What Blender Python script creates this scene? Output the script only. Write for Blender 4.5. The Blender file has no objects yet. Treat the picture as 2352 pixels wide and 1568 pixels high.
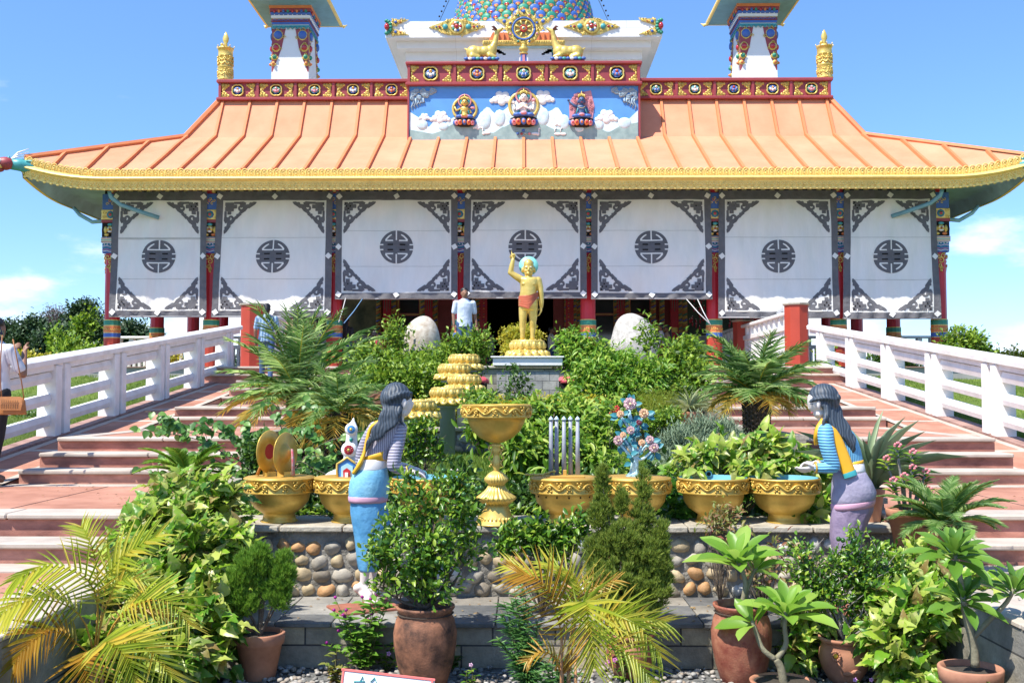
import bpy, math, random, colorsys
import numpy as np
from mathutils import Vector, Matrix, Euler, noise
PI=math.pi; rnd=random.Random(7); rng=np.random.default_rng(5)
SC=bpy.context.scene; COL=SC.collection
R=math.radians
# ---------------- camera ----------------
F=2400.0; TILT=R(2.77); YAW=R(.65); EYE=1.85
cam=bpy.data.cameras.new('camera'); co=bpy.data.objects.new('camera',cam); COL.objects.link(co)
cam.sensor_width=36; cam.lens=F/2352*36; cam.clip_end=3000; cam.clip_start=.1
co.location=(0,0,EYE); co.rotation_euler=(R(90)+TILT,0,YAW); SC.camera=co
CR=Euler((R(90)+TILT,0,YAW)).to_matrix()
def at(px,py,Y):
    d=CR@Vector(((px-1176)/F,(784-py)/F,-1.0)); s=Y/d.y
    return Vector((d.x*s,Y,EYE+d.z*s))
def onz(px,py,z):
    d=CR@Vector(((px-1176)/F,(784-py)/F,-1.0)); s=(z-EYE)/d.z
    return Vector((d.x*s,d.y*s,z))
# ---------------- tags ----------------
def tag(o,label=None,cat=None,group=None,kind=None):
    if label: o['label']=label
    if cat: o['category']=cat
    if group: o['group']=group
    if kind: o['kind']=kind
    return o
def thing(name,label,cat,loc=(0,0,0),rz=0,group=None):
    o=bpy.data.objects.new(name,None); COL.objects.link(o); o.location=loc; o.rotation_euler=(0,0,rz)
    o.empty_display_size=.1
    return tag(o,label,cat,group)
def copy_tree(o,parent=None):
    c=o.copy(); COL.objects.link(c); c.parent=parent
    for ch in list(o.children): copy_tree(ch,c)
    return c
def dup(o,loc,rz,label,scale=None,group=None):
    c=copy_tree(o); c.location=loc; c.rotation_euler=(0,0,rz); c['label']=label
    if scale: c.scale=(scale,)*3 if not hasattr(scale,'__len__') else scale
    if group: c['group']=group
    return c
# ---------------- materials ----------------
MATS={}
def _nt(name):
    m=bpy.data.materials.new(name); m.use_nodes=True; nt=m.node_tree
    return m,nt,nt.nodes['Principled BSDF'],nt.nodes['Material Output']
def M(name,col,rough=.6,metal=0.,var=.12,vs=3.,bump=0.,bs=30.,col2=None,spec=.5,coat=0,dist=None,detail=4,stretch=None):
    if name in MATS: return MATS[name]
    m,nt,p,out=_nt(name); N=nt.nodes; L=nt.links
    tc=N.new('ShaderNodeTexCoord'); src=tc.outputs['Object']
    if stretch:
        mp=N.new('ShaderNodeMapping'); mp.inputs['Scale'].default_value=stretch; L.new(src,mp.inputs[0]); src=mp.outputs[0]
    nz=N.new('ShaderNodeTexNoise'); nz.inputs['Scale'].default_value=vs; nz.inputs['Detail'].default_value=detail; nz.inputs['Roughness'].default_value=.62
    L.new(src,nz.inputs['Vector'])
    rp=N.new('ShaderNodeValToRGB'); c=np.array(col[:3])
    lo=np.clip(c*(1-var),0,1); hi=np.clip(c*(1+var),0,1) if col2 is None else np.array(col2[:3])
    rp.color_ramp.elements[0].position=.32; rp.color_ramp.elements[1].position=.68
    rp.color_ramp.elements[0].color=(*lo,1); rp.color_ramp.elements[1].color=(*hi,1)
    L.new(nz.outputs[0],rp.inputs[0]); L.new(rp.outputs[0],p.inputs['Base Color'])
    p.inputs['Roughness'].default_value=rough; p.inputs['Metallic'].default_value=metal
    p.inputs['Specular IOR Level'].default_value=spec
    if coat: p.inputs['Coat Weight'].default_value=coat; p.inputs['Coat Roughness'].default_value=.15
    if bump:
        n2=N.new('ShaderNodeTexNoise'); n2.inputs['Scale'].default_value=bs; n2.inputs['Detail'].default_value=5
        L.new(src,n2.inputs['Vector'])
        b=N.new('ShaderNodeBump'); b.inputs['Strength'].default_value=bump; b.inputs['Distance'].default_value=dist or (.6/bs)
        L.new(n2.outputs[0],b.inputs['Height']); L.new(b.outputs[0],p.inputs['Normal'])
    MATS[name]=m; return m
def leafmat(name,cols,rough=.45,trans=.3,spec=.5,patch=0,patchcol=None):
    """leaf: colour differs leaf by leaf, some light passes through"""
    if name in MATS: return MATS[name]
    m,nt,p,out=_nt(name); N=nt.nodes; L=nt.links
    g=N.new('ShaderNodeNewGeometry'); rp=N.new('ShaderNodeValToRGB'); cr=rp.color_ramp
    n=len(cols); cr.elements[0].position=0; cr.elements[0].color=(*cols[0],1); cr.elements[1].position=1; cr.elements[1].color=(*cols[-1],1)
    for i in range(1,n-1):
        e=cr.elements.new(i/(n-1)); e.color=(*cols[i],1)
    L.new(g.outputs['Random Per Island'],rp.inputs[0]); c=rp.outputs[0]
    if patch:
        tc=N.new('ShaderNodeTexCoord'); nz=N.new('ShaderNodeTexNoise'); nz.inputs['Scale'].default_value=patch
        L.new(tc.outputs['Object'],nz.inputs['Vector']); r2=N.new('ShaderNodeMapRange'); r2.inputs[1].default_value=.56; r2.inputs[2].default_value=.66
        L.new(nz.outputs[0],r2.inputs[0]); mx=N.new('ShaderNodeMix'); mx.data_type='RGBA'
        L.new(r2.outputs[0],mx.inputs[0]); L.new(c,mx.inputs[6]); mx.inputs[7].default_value=(*patchcol,1); c=mx.outputs[2]
    L.new(c,p.inputs['Base Color']); p.inputs['Roughness'].default_value=rough; p.inputs['Specular IOR Level'].default_value=spec
    t=N.new('ShaderNodeBsdfTranslucent'); hs=N.new('ShaderNodeHueSaturation'); hs.inputs['Value'].default_value=1.5; hs.inputs['Hue'].default_value=.49
    L.new(c,hs.inputs['Color']); L.new(hs.outputs[0],t.inputs[0])
    mx2=N.new('ShaderNodeMixShader'); mx2.inputs[0].default_value=trans
    L.new(p.outputs[0],mx2.inputs[1]); L.new(t.outputs[0],mx2.inputs[2]); L.new(mx2.outputs[0],out.inputs[0])
    MATS[name]=m; return m
def stripemat(name,c1,c2,scale,axis='Z',rough=.55,dist=1.2,bump=.5,thick=.25):
    if name in MATS: return MATS[name]
    m,nt,p,out=_nt(name); N=nt.nodes; L=nt.links
    tc=N.new('ShaderNodeTexCoord'); w=N.new('ShaderNodeTexWave'); w.bands_direction=axis
    w.inputs['Scale'].default_value=scale; w.inputs['Distortion'].default_value=dist; w.inputs['Detail'].default_value=1; w.inputs['Detail Scale'].default_value=.6
    L.new(tc.outputs['Object'],w.inputs[0]); rp=N.new('ShaderNodeValToRGB'); rp.color_ramp.elements[0].color=(*c2,1); rp.color_ramp.elements[1].color=(*c1,1)
    rp.color_ramp.elements[0].position=thick*.4; rp.color_ramp.elements[1].position=thick
    L.new(w.outputs[0],rp.inputs[0]); L.new(rp.outputs[0],p.inputs['Base Color']); p.inputs['Roughness'].default_value=rough
    b=N.new('ShaderNodeBump'); b.inputs['Strength'].default_value=bump; b.inputs['Distance'].default_value=.004
    L.new(w.outputs[0],b.inputs['Height']); L.new(b.outputs[0],p.inputs['Normal']); MATS[name]=m; return m
def brickmat(name,c1,c2,mortar,bw,bh,ms=.012,bump=.6,rough=.85,rot=None,off=.5,vs=6,nlo=.55,nhi=1.2):
    if name in MATS: return MATS[name]
    m,nt,p,out=_nt(name); N=nt.nodes; L=nt.links
    tc=N.new('ShaderNodeTexCoord'); mp=N.new('ShaderNodeMapping'); L.new(tc.outputs['Object'],mp.inputs[0])
    if rot: mp.inputs['Rotation'].default_value=rot
    br=N.new('ShaderNodeTexBrick'); L.new(mp.outputs[0],br.inputs[0]); br.offset=off
    br.inputs['Color1'].default_value=(*c1,1); br.inputs['Color2'].default_value=(*c2,1); br.inputs['Mortar'].default_value=(*mortar,1)
    br.inputs['Scale'].default_value=1; br.inputs['Brick Width'].default_value=bw; br.inputs['Row Height'].default_value=bh; br.inputs['Mortar Size'].default_value=ms
    nz=N.new('ShaderNodeTexNoise'); nz.inputs['Scale'].default_value=vs; nz.inputs['Detail'].default_value=8; nz.inputs['Roughness'].default_value=.7; L.new(tc.outputs['Object'],nz.inputs['Vector'])
    mr=N.new('ShaderNodeMapRange'); mr.inputs[1].default_value=.3; mr.inputs[2].default_value=.7; mr.inputs[3].default_value=nlo; mr.inputs[4].default_value=nhi; L.new(nz.outputs[0],mr.inputs[0])
    mx=N.new('ShaderNodeMix'); mx.data_type='RGBA'; mx.blend_type='MULTIPLY'; mx.inputs[0].default_value=1
    L.new(br.outputs[0],mx.inputs[6]); L.new(mr.outputs[0],mx.inputs[7]); L.new(mx.outputs[2],p.inputs['Base Color'])
    b=N.new('ShaderNodeBump'); b.inputs['Strength'].default_value=bump; b.inputs['Distance'].default_value=.01; b.invert=True
    L.new(br.outputs['Fac'],b.inputs['Height']); b2=N.new('ShaderNodeBump'); b2.inputs['Strength'].default_value=.5; b2.inputs['Distance'].default_value=.008
    n3=N.new('ShaderNodeTexNoise'); n3.inputs['Scale'].default_value=60; L.new(tc.outputs['Object'],n3.inputs['Vector']); L.new(n3.outputs[0],b2.inputs['Height']); L.new(b.outputs[0],b2.inputs['Normal'])
    L.new(b2.outputs[0],p.inputs['Normal']); p.inputs['Roughness'].default_value=rough; MATS[name]=m; return m
# ---------------- mesh builder ----------------
def rot(rx=0,ry=0,rz=0): return Euler((rx,ry,rz)).to_matrix().to_4x4()
def T(x,y,z): return Matrix.Translation((x,y,z))
class MB:
    def __init__(s): s.v=[]; s.f=[]; s.mi=[]; s.sm=[]
    def add(s,vs,fs,mi=0,sm=False,X=None):
        b=len(s.v)
        if X is not None: vs=[X@Vector(p) for p in vs]
        s.v.extend([tuple(p) for p in vs]); s.f.extend([tuple(b+i for i in f) for f in fs]); s.mi.extend([mi]*len(fs)); s.sm.extend([sm]*len(fs)); return s
    def box(s,c,d,mi=0,X=None,taper=1.):
        x,y,z=[a/2 for a in d]; cx,cy,cz=c; t=taper
        vs=[(cx-x,cy-y,cz-z),(cx+x,cy-y,cz-z),(cx+x,cy+y,cz-z),(cx-x,cy+y,cz-z),(cx-x*t,cy-y*t,cz+z),(cx+x*t,cy-y*t,cz+z),(cx+x*t,cy+y*t,cz+z),(cx-x*t,cy+y*t,cz+z)]
        return s.add(vs,[(0,3,2,1),(4,5,6,7),(0,1,5,4),(1,2,6,5),(2,3,7,6),(3,0,4,7)],mi,False,X)
    def bb(s,c,d,b=.01,mi=0,X=None):
        """box with chamfered edges"""
        x,y,z=[a/2 for a in d]; cx,cy,cz=c; b=min(b,x*.9,y*.9,z*.9); vs=[];
        for sz in(-1,1):
            for k,(sx,sy) in enumerate(((-1,-1),(1,-1),(1,1),(-1,1))):
                vs+= [(cx+sx*(x-b),cy+sy*(y-b),cz+sz*z),(cx+sx*(x-b),cy+sy*y,cz+sz*(z-b)),(cx+sx*x,cy+sy*(y-b),cz+sz*(z-b))]
        I=lambda zz,k,t: zz*12+k*3+t
        fs=[(I(0,3,0),I(0,2,0),I(0,1,0),I(0,0,0)),(I(1,0,0),I(1,1,0),I(1,2,0),I(1,3,0)),
            (I(0,0,1),I(0,1,1),I(1,1,1),I(1,0,1)),(I(0,2,1),I(0,3,1),I(1,3,1),I(1,2,1)),(I(0,1,2),I(0,2,2),I(1,2,2),I(1,1,2)),(I(0,3,2),I(0,0,2),I(1,0,2),I(1,3,2)),
            (I(0,0,0),I(0,1,0),I(0,1,1),I(0,0,1)),(I(0,2,0),I(0,3,0),I(0,3,1),I(0,2,1)),(I(0,1,0),I(0,2,0),I(0,2,2),I(0,1,2)),(I(0,3,0),I(0,0,0),I(0,0,2),I(0,3,2)),
            (I(1,1,0),I(1,0,0),I(1,0,1),I(1,1,1)),(I(1,3,0),I(1,2,0),I(1,2,1),I(1,3,1)),(I(1,2,0),I(1,1,0),I(1,1,2),I(1,2,2)),(I(1,0,0),I(1,3,0),I(1,3,2),I(1,0,2)),
            (I(0,0,1),I(1,0,1),I(1,0,2),I(0,0,2)),(I(0,1,2),I(1,1,2),I(1,1,1),I(0,1,1)),(I(0,2,1),I(1,2,1),I(1,2,2),I(0,2,2)),(I(0,3,2),I(1,3,2),I(1,3,1),I(0,3,1))]
        for k,fl in ((0,0),(1,1),(2,0),(3,1)):
            for zz in(0,1):
                t=(I(zz,k,0),I(zz,k,1),I(zz,k,2)); fs.append(t if (fl^zz)==1 else t[::-1])
        return s.add(vs,fs,mi,False,X)
    def lathe(s,prof,c=(0,0,0),n=24,mi=0,sm=True,X=None,sx=1,sy=1,cap=True,wob=None):
        vs=[];fs=[];m=len(prof)
        for j,(r,z) in enumerate(prof):
            for i in range(n):
                a=2*PI*i/n; rr=r*(1+(wob(a,j) if wob else 0)); vs.append((c[0]+rr*math.cos(a)*sx,c[1]+rr*math.sin(a)*sy,c[2]+z))
        for j in range(m-1):
            for i in range(n):
                k=(i+1)%n; fs.append((j*n+i,j*n+k,(j+1)*n+k,(j+1)*n+i))
        if cap: fs.append(tuple(range(n))[::-1]); fs.append(tuple((m-1)*n+i for i in range(n)))
        return s.add(vs,fs,mi,sm,X)
    def ell(s,c,r,mi=0,X=None,n=12,m=8,sm=True):
        if not hasattr(r,'__len__'): r=(r,r,r)
        vs=[(0,0,-1)]
        for j in range(1,m):
            a=-PI/2+PI*j/m
            for i in range(n): vs.append((math.cos(a)*math.cos(2*PI*i/n),math.cos(a)*math.sin(2*PI*i/n),math.sin(a)))
        vs.append((0,0,1)); fs=[]
        for i in range(n): fs.append((0,1+(i+1)%n,1+i)); fs.append((len(vs)-1,1+(m-2)*n+i,1+(m-2)*n+(i+1)%n))
        for j in range(m-2):
            for i in range(n): a=1+j*n; fs.append((a+i,a+(i+1)%n,a+n+(i+1)%n,a+n+i))
        Y=Matrix.LocRotScale(Vector(c),None,Vector(r))
        if X is not None: Y=T(*c)@X.to_3x3().to_4x4()@Matrix.Diagonal((*r,1))
        return s.add(vs,fs,mi,sm,Y)
    def tube(s,pts,rad,n=8,mi=0,sm=True,cap=True,X=None,flat=1.):
        pts=[Vector(p) for p in pts]; k=len(pts)
        if not hasattr(rad,'__len__'): rad=[rad]*k
        vs=[];fs=[];up=None
        for i,p in enumerate(pts):
            d=(pts[min(i+1,k-1)]-pts[max(i-1,0)]); d=d.normalized() if d.length>1e-9 else Vector((0,0,1))
            if up is None: up=Vector((0,0,1)) if abs(d.z)<.9 else Vector((1,0,0))
            a=d.cross(up); a=a.normalized() if a.length>1e-6 else d.orthogonal().normalized(); b=a.cross(d).normalized(); up=b
            for j in range(n):
                t=2*PI*j/n; vs.append(p+a*(rad[i]*math.cos(t))+b*(rad[i]*flat*math.sin(t)))
        for i in range(k-1):
            for j in range(n): q=(j+1)%n; fs.append((i*n+j,i*n+q,(i+1)*n+q,(i+1)*n+j))
        if cap: fs.append(tuple(range(n))[::-1]); fs.append(tuple((k-1)*n+j for j in range(n)))
        return s.add(vs,fs,mi,sm,X)
    def prism(s,poly,t,mi=0,X=None,y0=0):
        """polygon in x,z (front at y0) pushed back by t"""
        n=len(poly); A=sum(poly[i][0]*poly[(i+1)%n][1]-poly[(i+1)%n][0]*poly[i][1] for i in range(n))
        if A<0: poly=poly[::-1]
        vs=[(x,y0,z) for x,z in poly]+[(x,y0+t,z) for x,z in poly]
        fs=[tuple(range(n)),tuple(range(2*n-1,n-1,-1))]+[(i,i+n,(i+1)%n+n,(i+1)%n) for i in range(n)]
        return s.add(vs,fs,mi,False,X)
    def loft(s,rings,n=20,mi=0,sm=True,cap=True,X=None,tw=None):
        """rings (cx,cy,cz,rx,ry[,tiltx]) stacked in z"""
        vs=[];fs=[];m=len(rings)
        for j,q in enumerate(rings):
            cx,cy,cz,rx,ry=q[:5]; sl=q[5] if len(q)>5 else 0
            for i in range(n):
                a=2*PI*i/n; k=1+(tw(a,j) if tw else 0); x=rx*k*math.cos(a); vs.append((cx+x,cy+ry*k*math.sin(a),cz+x*sl))
        for j in range(m-1):
            for i in range(n): k=(i+1)%n; fs.append((j*n+i,j*n+k,(j+1)*n+k,(j+1)*n+i))
        if cap: fs.append(tuple(range(n))[::-1]); fs.append(tuple((m-1)*n+i for i in range(n)))
        if m>1 and rings[-1][2]<rings[0][2]: fs=[f[::-1] for f in fs]
        return s.add(vs,fs,mi,sm,X)
    def mesh(s,name,mats):
        me=bpy.data.meshes.new(name); me.from_pydata(s.v,[],s.f)
        for m in mats: me.materials.append(m)
        me.polygons.foreach_set('material_index',s.mi); me.polygons.foreach_set('use_smooth',s.sm); me.update(); return me
    def build(s,name,mats,parent=None,world=False,loc=None):
        if not isinstance(mats,(list,tuple)): mats=[mats]
        o=bpy.data.objects.new(name,s.mesh(name,mats)); COL.objects.link(o)
        if parent is not None:
            o.parent=parent
            if world:
                l=Vector(parent.location)
                pp=parent.parent
                while pp is not None: l+=Vector(pp.location); pp=pp.parent
                o.location=-l
        if loc is not None: o.location=loc
        return o
def interp(xs,tab):
    """catmull-rom through control points, xs samples"""
    pts=[Vector(p) for p in tab]; out=[]; n=len(pts)-1
    for t in xs:
        u=t*n; i=min(int(u),n-1); f=u-i
        p0=pts[max(i-1,0)];p1=pts[i];p2=pts[i+1];p3=pts[min(i+2,n)]
        out.append(.5*((2*p1)+(p2-p0)*f+(2*p0-5*p1+4*p2-p3)*f*f+(3*p1-p0-3*p2+p3)*f**3))
    return out
def curve(tab,n=16): return interp([i/(n-1) for i in range(n)],tab)
def capsules(mb,pts,rad,n=12,flat=None):
    pts=[Vector(p) for p in pts]
    if not hasattr(rad,'__len__'): rad=[rad]*len(pts)
    for i,p in enumerate(pts): mb.ell(p,rad[i],n=n,m=8)
    for i in range(len(pts)-1): mb.tube([pts[i],pts[i+1]],[rad[i],rad[i+1]],n=n)
def remesh(mb,name,mats,parent,voxel,smooth=4,world=False,loc=None,fac=.5,xf=None):
    """fuse overlapping volumes to one continuous skin"""
    me=mb.mesh(name,[]); o=bpy.data.objects.new(name+'_tmp',me); COL.objects.link(o)
    r=o.modifiers.new('r','REMESH'); r.mode='VOXEL'; r.voxel_size=voxel
    if smooth: q=o.modifiers.new('s','SMOOTH'); q.iterations=smooth; q.factor=fac
    dg=bpy.context.evaluated_depsgraph_get(); nm=bpy.data.meshes.new_from_object(o.evaluated_get(dg)); bpy.data.objects.remove(o)
    nm.name=name; nm.materials.clear()
    for m in (mats if isinstance(mats,(list,tuple)) else [mats]): nm.materials.append(m)
    nm.polygons.foreach_set('use_smooth',[True]*len(nm.polygons))
    ob=bpy.data.objects.new(name,nm); COL.objects.link(ob)
    if parent is not None:
        ob.parent=parent
        if world: ob.location=-Vector(parent.location)
    if loc is not None: ob.location=loc
    return ob
# ---------------- leaves ----------------
def _grid(rows,prof,bend,fold,wav=0):
    vs=[];fs=[]
    for j in range(rows+1):
        t=j/rows; w=prof(t); z=bend*t*t; f=fold*w
        vs+= [(-w,t,z+f+wav*math.sin(t*19)*w),(0,t,z),(w,t,z+f+wav*math.sin(t*19+1)*w)]
    for j in range(rows):
        a=j*3; fs+=[(a,a+1,a+4,a+3),(a+1,a+2,a+5,a+4)]
    return np.array(vs,float),np.array(fs)
TP={'small':(np.array([(0,0,0),(-.5,.45,.12),(0,.5,-.02),(.5,.45,.12),(0,1,-.1)],float),np.array([(0,2,4,1),(0,3,4,2)])),
 'oval':_grid(3,lambda t:.5*math.sin(PI*min(1,t*.92+.06))**.8,-.18,.25),
 'heart':_grid(4,lambda t:(.5*math.sin(PI*(t*.75+.25))**.9 if t>.01 else .2),-.25,.2,.1),
 'big':_grid(5,lambda t:.5*(math.sin(PI*(t**.75)*.97+.03))**.8 if t<.999 else 0.01,-.3,.25,.12),
 'arrow':_grid(7,lambda t:float(np.interp(t,[0,.07,.18,.35,.55,.75,.9,1],[.16,.40,.50,.45,.34,.20,.08,0])),-.30,.22,.16),
 'plum':_grid(6,lambda t:.5*math.sin(PI*(t**1.35)*.93+.04)**.75 if t<.999 else .02,-.22,.2),
 'strap':_grid(5,lambda t:.5*(1-t**3)*(.75+.5*t) if t<.999 else 0,-.45,.35),
 'blade':_grid(2,lambda t:.5*(1-t*t*.96),-.15,.2)}
_tuft=[];_tf=[]
for _k in range(6):
    _a=_k*PI/3; _b=.5 if _k%2 else .32; _d=Vector((math.cos(_a)*_b,1,math.sin(_a)*_b)); _s=Vector((-math.sin(_a),0,math.cos(_a)))*.09
    _n=len(_tuft); _tuft+=[tuple(-_s),tuple(_s),tuple(_d*.95)]; _tf.append((_n,_n+1,_n+2,_n+2))
TP['tuft']=(np.array(_tuft),np.array([t[:3] for t in _tf]))
def leafmesh(name,P,D,Nn,Ls,Ws,tp,mats,parent=None,midx=None,smooth=False,loc=None,kind=None):
    """one leaf per point: P base, D direction, Nn face normal"""
    V,Fc=TP[tp]; P=np.asarray(P,float);D=np.asarray(D,float);Nn=np.asarray(Nn,float);n=len(P)
    D=D/(np.linalg.norm(D,axis=1,keepdims=True)+1e-9); X=np.cross(D,Nn); X/= (np.linalg.norm(X,axis=1,keepdims=True)+1e-9); Z=np.cross(X,D)
    Ls=np.broadcast_to(np.asarray(Ls,float),(n,)); Ws=np.broadcast_to(np.asarray(Ws,float),(n,))
    W=P[:,None,:]+V[None,:,0:1]*X[:,None,:]*Ws[:,None,None]+V[None,:,1:2]*D[:,None,:]*Ls[:,None,None]+V[None,:,2:3]*Z[:,None,:]*Ls[:,None,None]
    if tp=='tuft': W=P[:,None,:]+(V[None,:,0:1]*X[:,None,:]+V[None,:,2:3]*Z[:,None,:])*Ws[:,None,None]+V[None,:,1:2]*D[:,None,:]*Ls[:,None,None]
    k=len(V); q=Fc.shape[1]; Fa=(Fc[None]+(np.arange(n)*k)[:,None,None]).reshape(-1)
    me=bpy.data.meshes.new(name); me.vertices.add(n*k); me.vertices.foreach_set('co',W.reshape(-1).astype('f4'))
    nf=n*len(Fc); me.loops.add(nf*q); me.loops.foreach_set('vertex_index',Fa.astype('i4')); me.polygons.add(nf)
    me.polygons.foreach_set('loop_start',(np.arange(nf)*q).astype('i4'))
    for m in (mats if isinstance(mats,(list,tuple)) else [mats]): me.materials.append(m)
    if midx is not None: me.polygons.foreach_set('material_index',np.repeat(midx,len(Fc)).astype('i4'))
    if smooth: me.polygons.foreach_set('use_smooth',np.ones(nf,dtype=bool))
    me.update(calc_edges=True); me.validate()
    o=bpy.data.objects.new(name,me); COL.objects.link(o)
    if parent is not None: o.parent=parent
    if loc is not None: o.location=loc
    return o
def sph(n,r=rng):
    v=r.normal(size=(n,3)); return v/np.linalg.norm(v,axis=1,keepdims=True)
# ---------------- light and sky ----------------
SUN=Vector((-.55,-.475,1.18)).normalized()
W=bpy.data.worlds.new('World'); SC.world=W; W.use_nodes=True; nt=W.node_tree; N=nt.nodes; L=nt.links
bg=N['Background']; sky=N.new('ShaderNodeTexSky'); sky.sky_type='NISHITA'; sky.sun_disc=False
sky.sun_elevation=math.asin(SUN.z); sky.sun_rotation=math.atan2(SUN.x,SUN.y); sky.air_density=1.0; sky.dust_density=.15; sky.ozone_density=3.0; sky.altitude=100
g=N.new('ShaderNodeTexCoord'); sx=N.new('ShaderNodeSeparateXYZ'); L.new(g.outputs['Generated'],sx.inputs[0])
mp=N.new('ShaderNodeMapping'); mp.inputs['Scale'].default_value=(1,1,2.6); mp.inputs['Location'].default_value=(.35,.1,.02); L.new(g.outputs['Generated'],mp.inputs[0])
nz=N.new('ShaderNodeTexNoise'); nz.inputs['Scale'].default_value=4.2; nz.inputs['Detail'].default_value=9; nz.inputs['Roughness'].default_value=.56; L.new(mp.outputs[0],nz.inputs['Vector'])
el=N.new('ShaderNodeMapRange'); el.inputs[1].default_value=.03; el.inputs[2].default_value=.22; el.inputs[3].default_value=.15; el.inputs[4].default_value=-.10; L.new(sx.outputs[2],el.inputs[0])
ad=N.new('ShaderNodeMath'); L.new(nz.outputs[0],ad.inputs[0]); L.new(el.outputs[0],ad.inputs[1])
cr=N.new('ShaderNodeMapRange'); cr.interpolation_type='SMOOTHSTEP'; cr.inputs[1].default_value=.535; cr.inputs[2].default_value=.67; cr.inputs[4].default_value=.85; L.new(ad.outputs[0],cr.inputs[0])
mx=N.new('ShaderNodeMix'); mx.data_type='RGBA'; L.new(cr.outputs[0],mx.inputs[0]); mx.inputs[7].default_value=(5.6,5.9,6.4,1)
hs=N.new('ShaderNodeHueSaturation'); hs.inputs['Saturation'].default_value=1.12; hs.inputs['Value'].default_value=1.1; L.new(sky.outputs[0],hs.inputs['Color'])
tn=N.new('ShaderNodeMix'); tn.data_type='RGBA'; tn.blend_type='MULTIPLY'; tn.inputs[7].default_value=(.52,.65,.92,1); hz=N.new('ShaderNodeMapRange'); hz.inputs[1].default_value=0; hz.inputs[2].default_value=.45; hz.inputs[3].default_value=1; hz.inputs[4].default_value=.25; L.new(sx.outputs[2],hz.inputs[0]); L.new(hz.outputs[0],tn.inputs[0]); L.new(hs.outputs[0],tn.inputs[6])
L.new(tn.outputs[2],mx.inputs[6]); L.new(mx.outputs[2],bg.inputs[0]); bg.inputs[1].default_value=.14
sl=bpy.data.lights.new('sun','SUN'); sl.energy=4.7; sl.angle=R(.5); sl.color=(1,.95,.86); so=bpy.data.objects.new('sun',sl); COL.objects.link(so)
so.rotation_euler=SUN.to_track_quat('Z','Y').to_euler(); so.location=(-20,-20,40)
SC.view_settings.view_transform='Standard'; SC.view_settings.look='None'; SC.view_settings.exposure=.76; SC.view_settings.gamma=1
SC.cycles.max_bounces=6; SC.cycles.transparent_max_bounces=4; SC.cycles.use_denoising=True
# ---------------- materials ----------------
m_pink=M('pink_sandstone',(.38,.165,.105),.8,0,.22,1.6,.15,90,col2=(.52,.26,.18),detail=10,spec=.3)
m_riser=M('pink_riser',(.26,.11,.08),.8,0,.3,2.2,.2,60,col2=(.60,.28,.20),detail=9,stretch=(1,1,2.2))
m_beige=M('beige_sandstone',(.42,.36,.30),.75,0,.15,2.5,.15,70,col2=(.56,.48,.40),detail=8)
m_white=M('white_paint',(.70,.685,.65),.6,0,.05,3.5,.2,25,col2=(.84,.83,.81),dist=.004,detail=10)
m_redpaint=M('red_paint',(.42,.050,.022),.55,0,.12,2,.1,40)
m_lawn=M('lawn',(.075,.135,.012),.95,0,.3,1.1,.8,28,col2=(.17,.235,.028),detail=8,dist=.04)
m_soil=M('garden_soil',(.06,.045,.03),.95,0,.35,3,.8,20,col2=(.10,.10,.035),dist=.03)
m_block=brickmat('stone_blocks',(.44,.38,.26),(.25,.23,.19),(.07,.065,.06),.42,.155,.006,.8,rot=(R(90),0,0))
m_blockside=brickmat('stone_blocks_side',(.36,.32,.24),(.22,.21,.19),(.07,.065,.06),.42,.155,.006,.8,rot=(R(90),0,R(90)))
m_mortar=M('mortar',(.17,.16,.14),.95,0,.35,5,.9,35,col2=(.32,.30,.26),dist=.02)
m_cap=M('capstone',(.34,.31,.24),.85,0,.3,3.5,.5,40,col2=(.50,.45,.36),detail=9)
m_slate=[M('slate_dark',(.09,.095,.10),.6,0,.3,3,.4,25,col2=(.17,.17,.165),detail=8),M('slate_light',(.24,.235,.22),.65,0,.3,3,.4,25,col2=(.36,.34,.30),detail=8),M('slate_tan',(.20,.18,.15),.65,0,.3,3,.4,25,col2=(.33,.30,.25),detail=8)]
# ---------------- ground ----------------
def gz(y):
    if y<10.5: return .86
    if y<22: return .86+(y-10.5)*.117
    if y<62: return 2.2
    if y<110: return 2.2-(y-62)/48*2.6
    return -.4
xs=sorted(set([-1200,-500,-200,-100,-60,-40,-30,-25,-20,-16,-13,-11,-9.2,-9.1,-7.6,-6.36,-6.34,-3,0,3,6.34,6.36,7.6,9.1,9.2,11,13,16,20,25,30,40,60,100,200,500,1200]))
ys=[-60,-20,-5,0,4,8.2,8.3,9,10.5]+[10.5+i*.9 for i in range(1,13)]+[22,22.2,24,28,34,40,50,56,62,75,90,110,160,250,500,1000,2000]
gb=MB(); vs=[]
for y in ys:
    for x in xs:
        z=gz(y)+ (0.05*math.sin(x*.9+y*.7)*(abs(x)>7))
        if abs(x)<6.35 and y<22.1: z=-.35
        if y<8.25 and abs(x)<9.15: z=-.35
        if 22<=y<54 and abs(x)<9: z=1.9
        vs.append((x,y,z))
nx=len(xs); gb.add(vs,[(j*nx+i,j*nx+i+1,(j+1)*nx+i+1,(j+1)*nx+i) for j in range(len(ys)-1) for i in range(nx-1)],0,True)
tag(gb.build('lawn',m_lawn),kind='structure')
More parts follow.
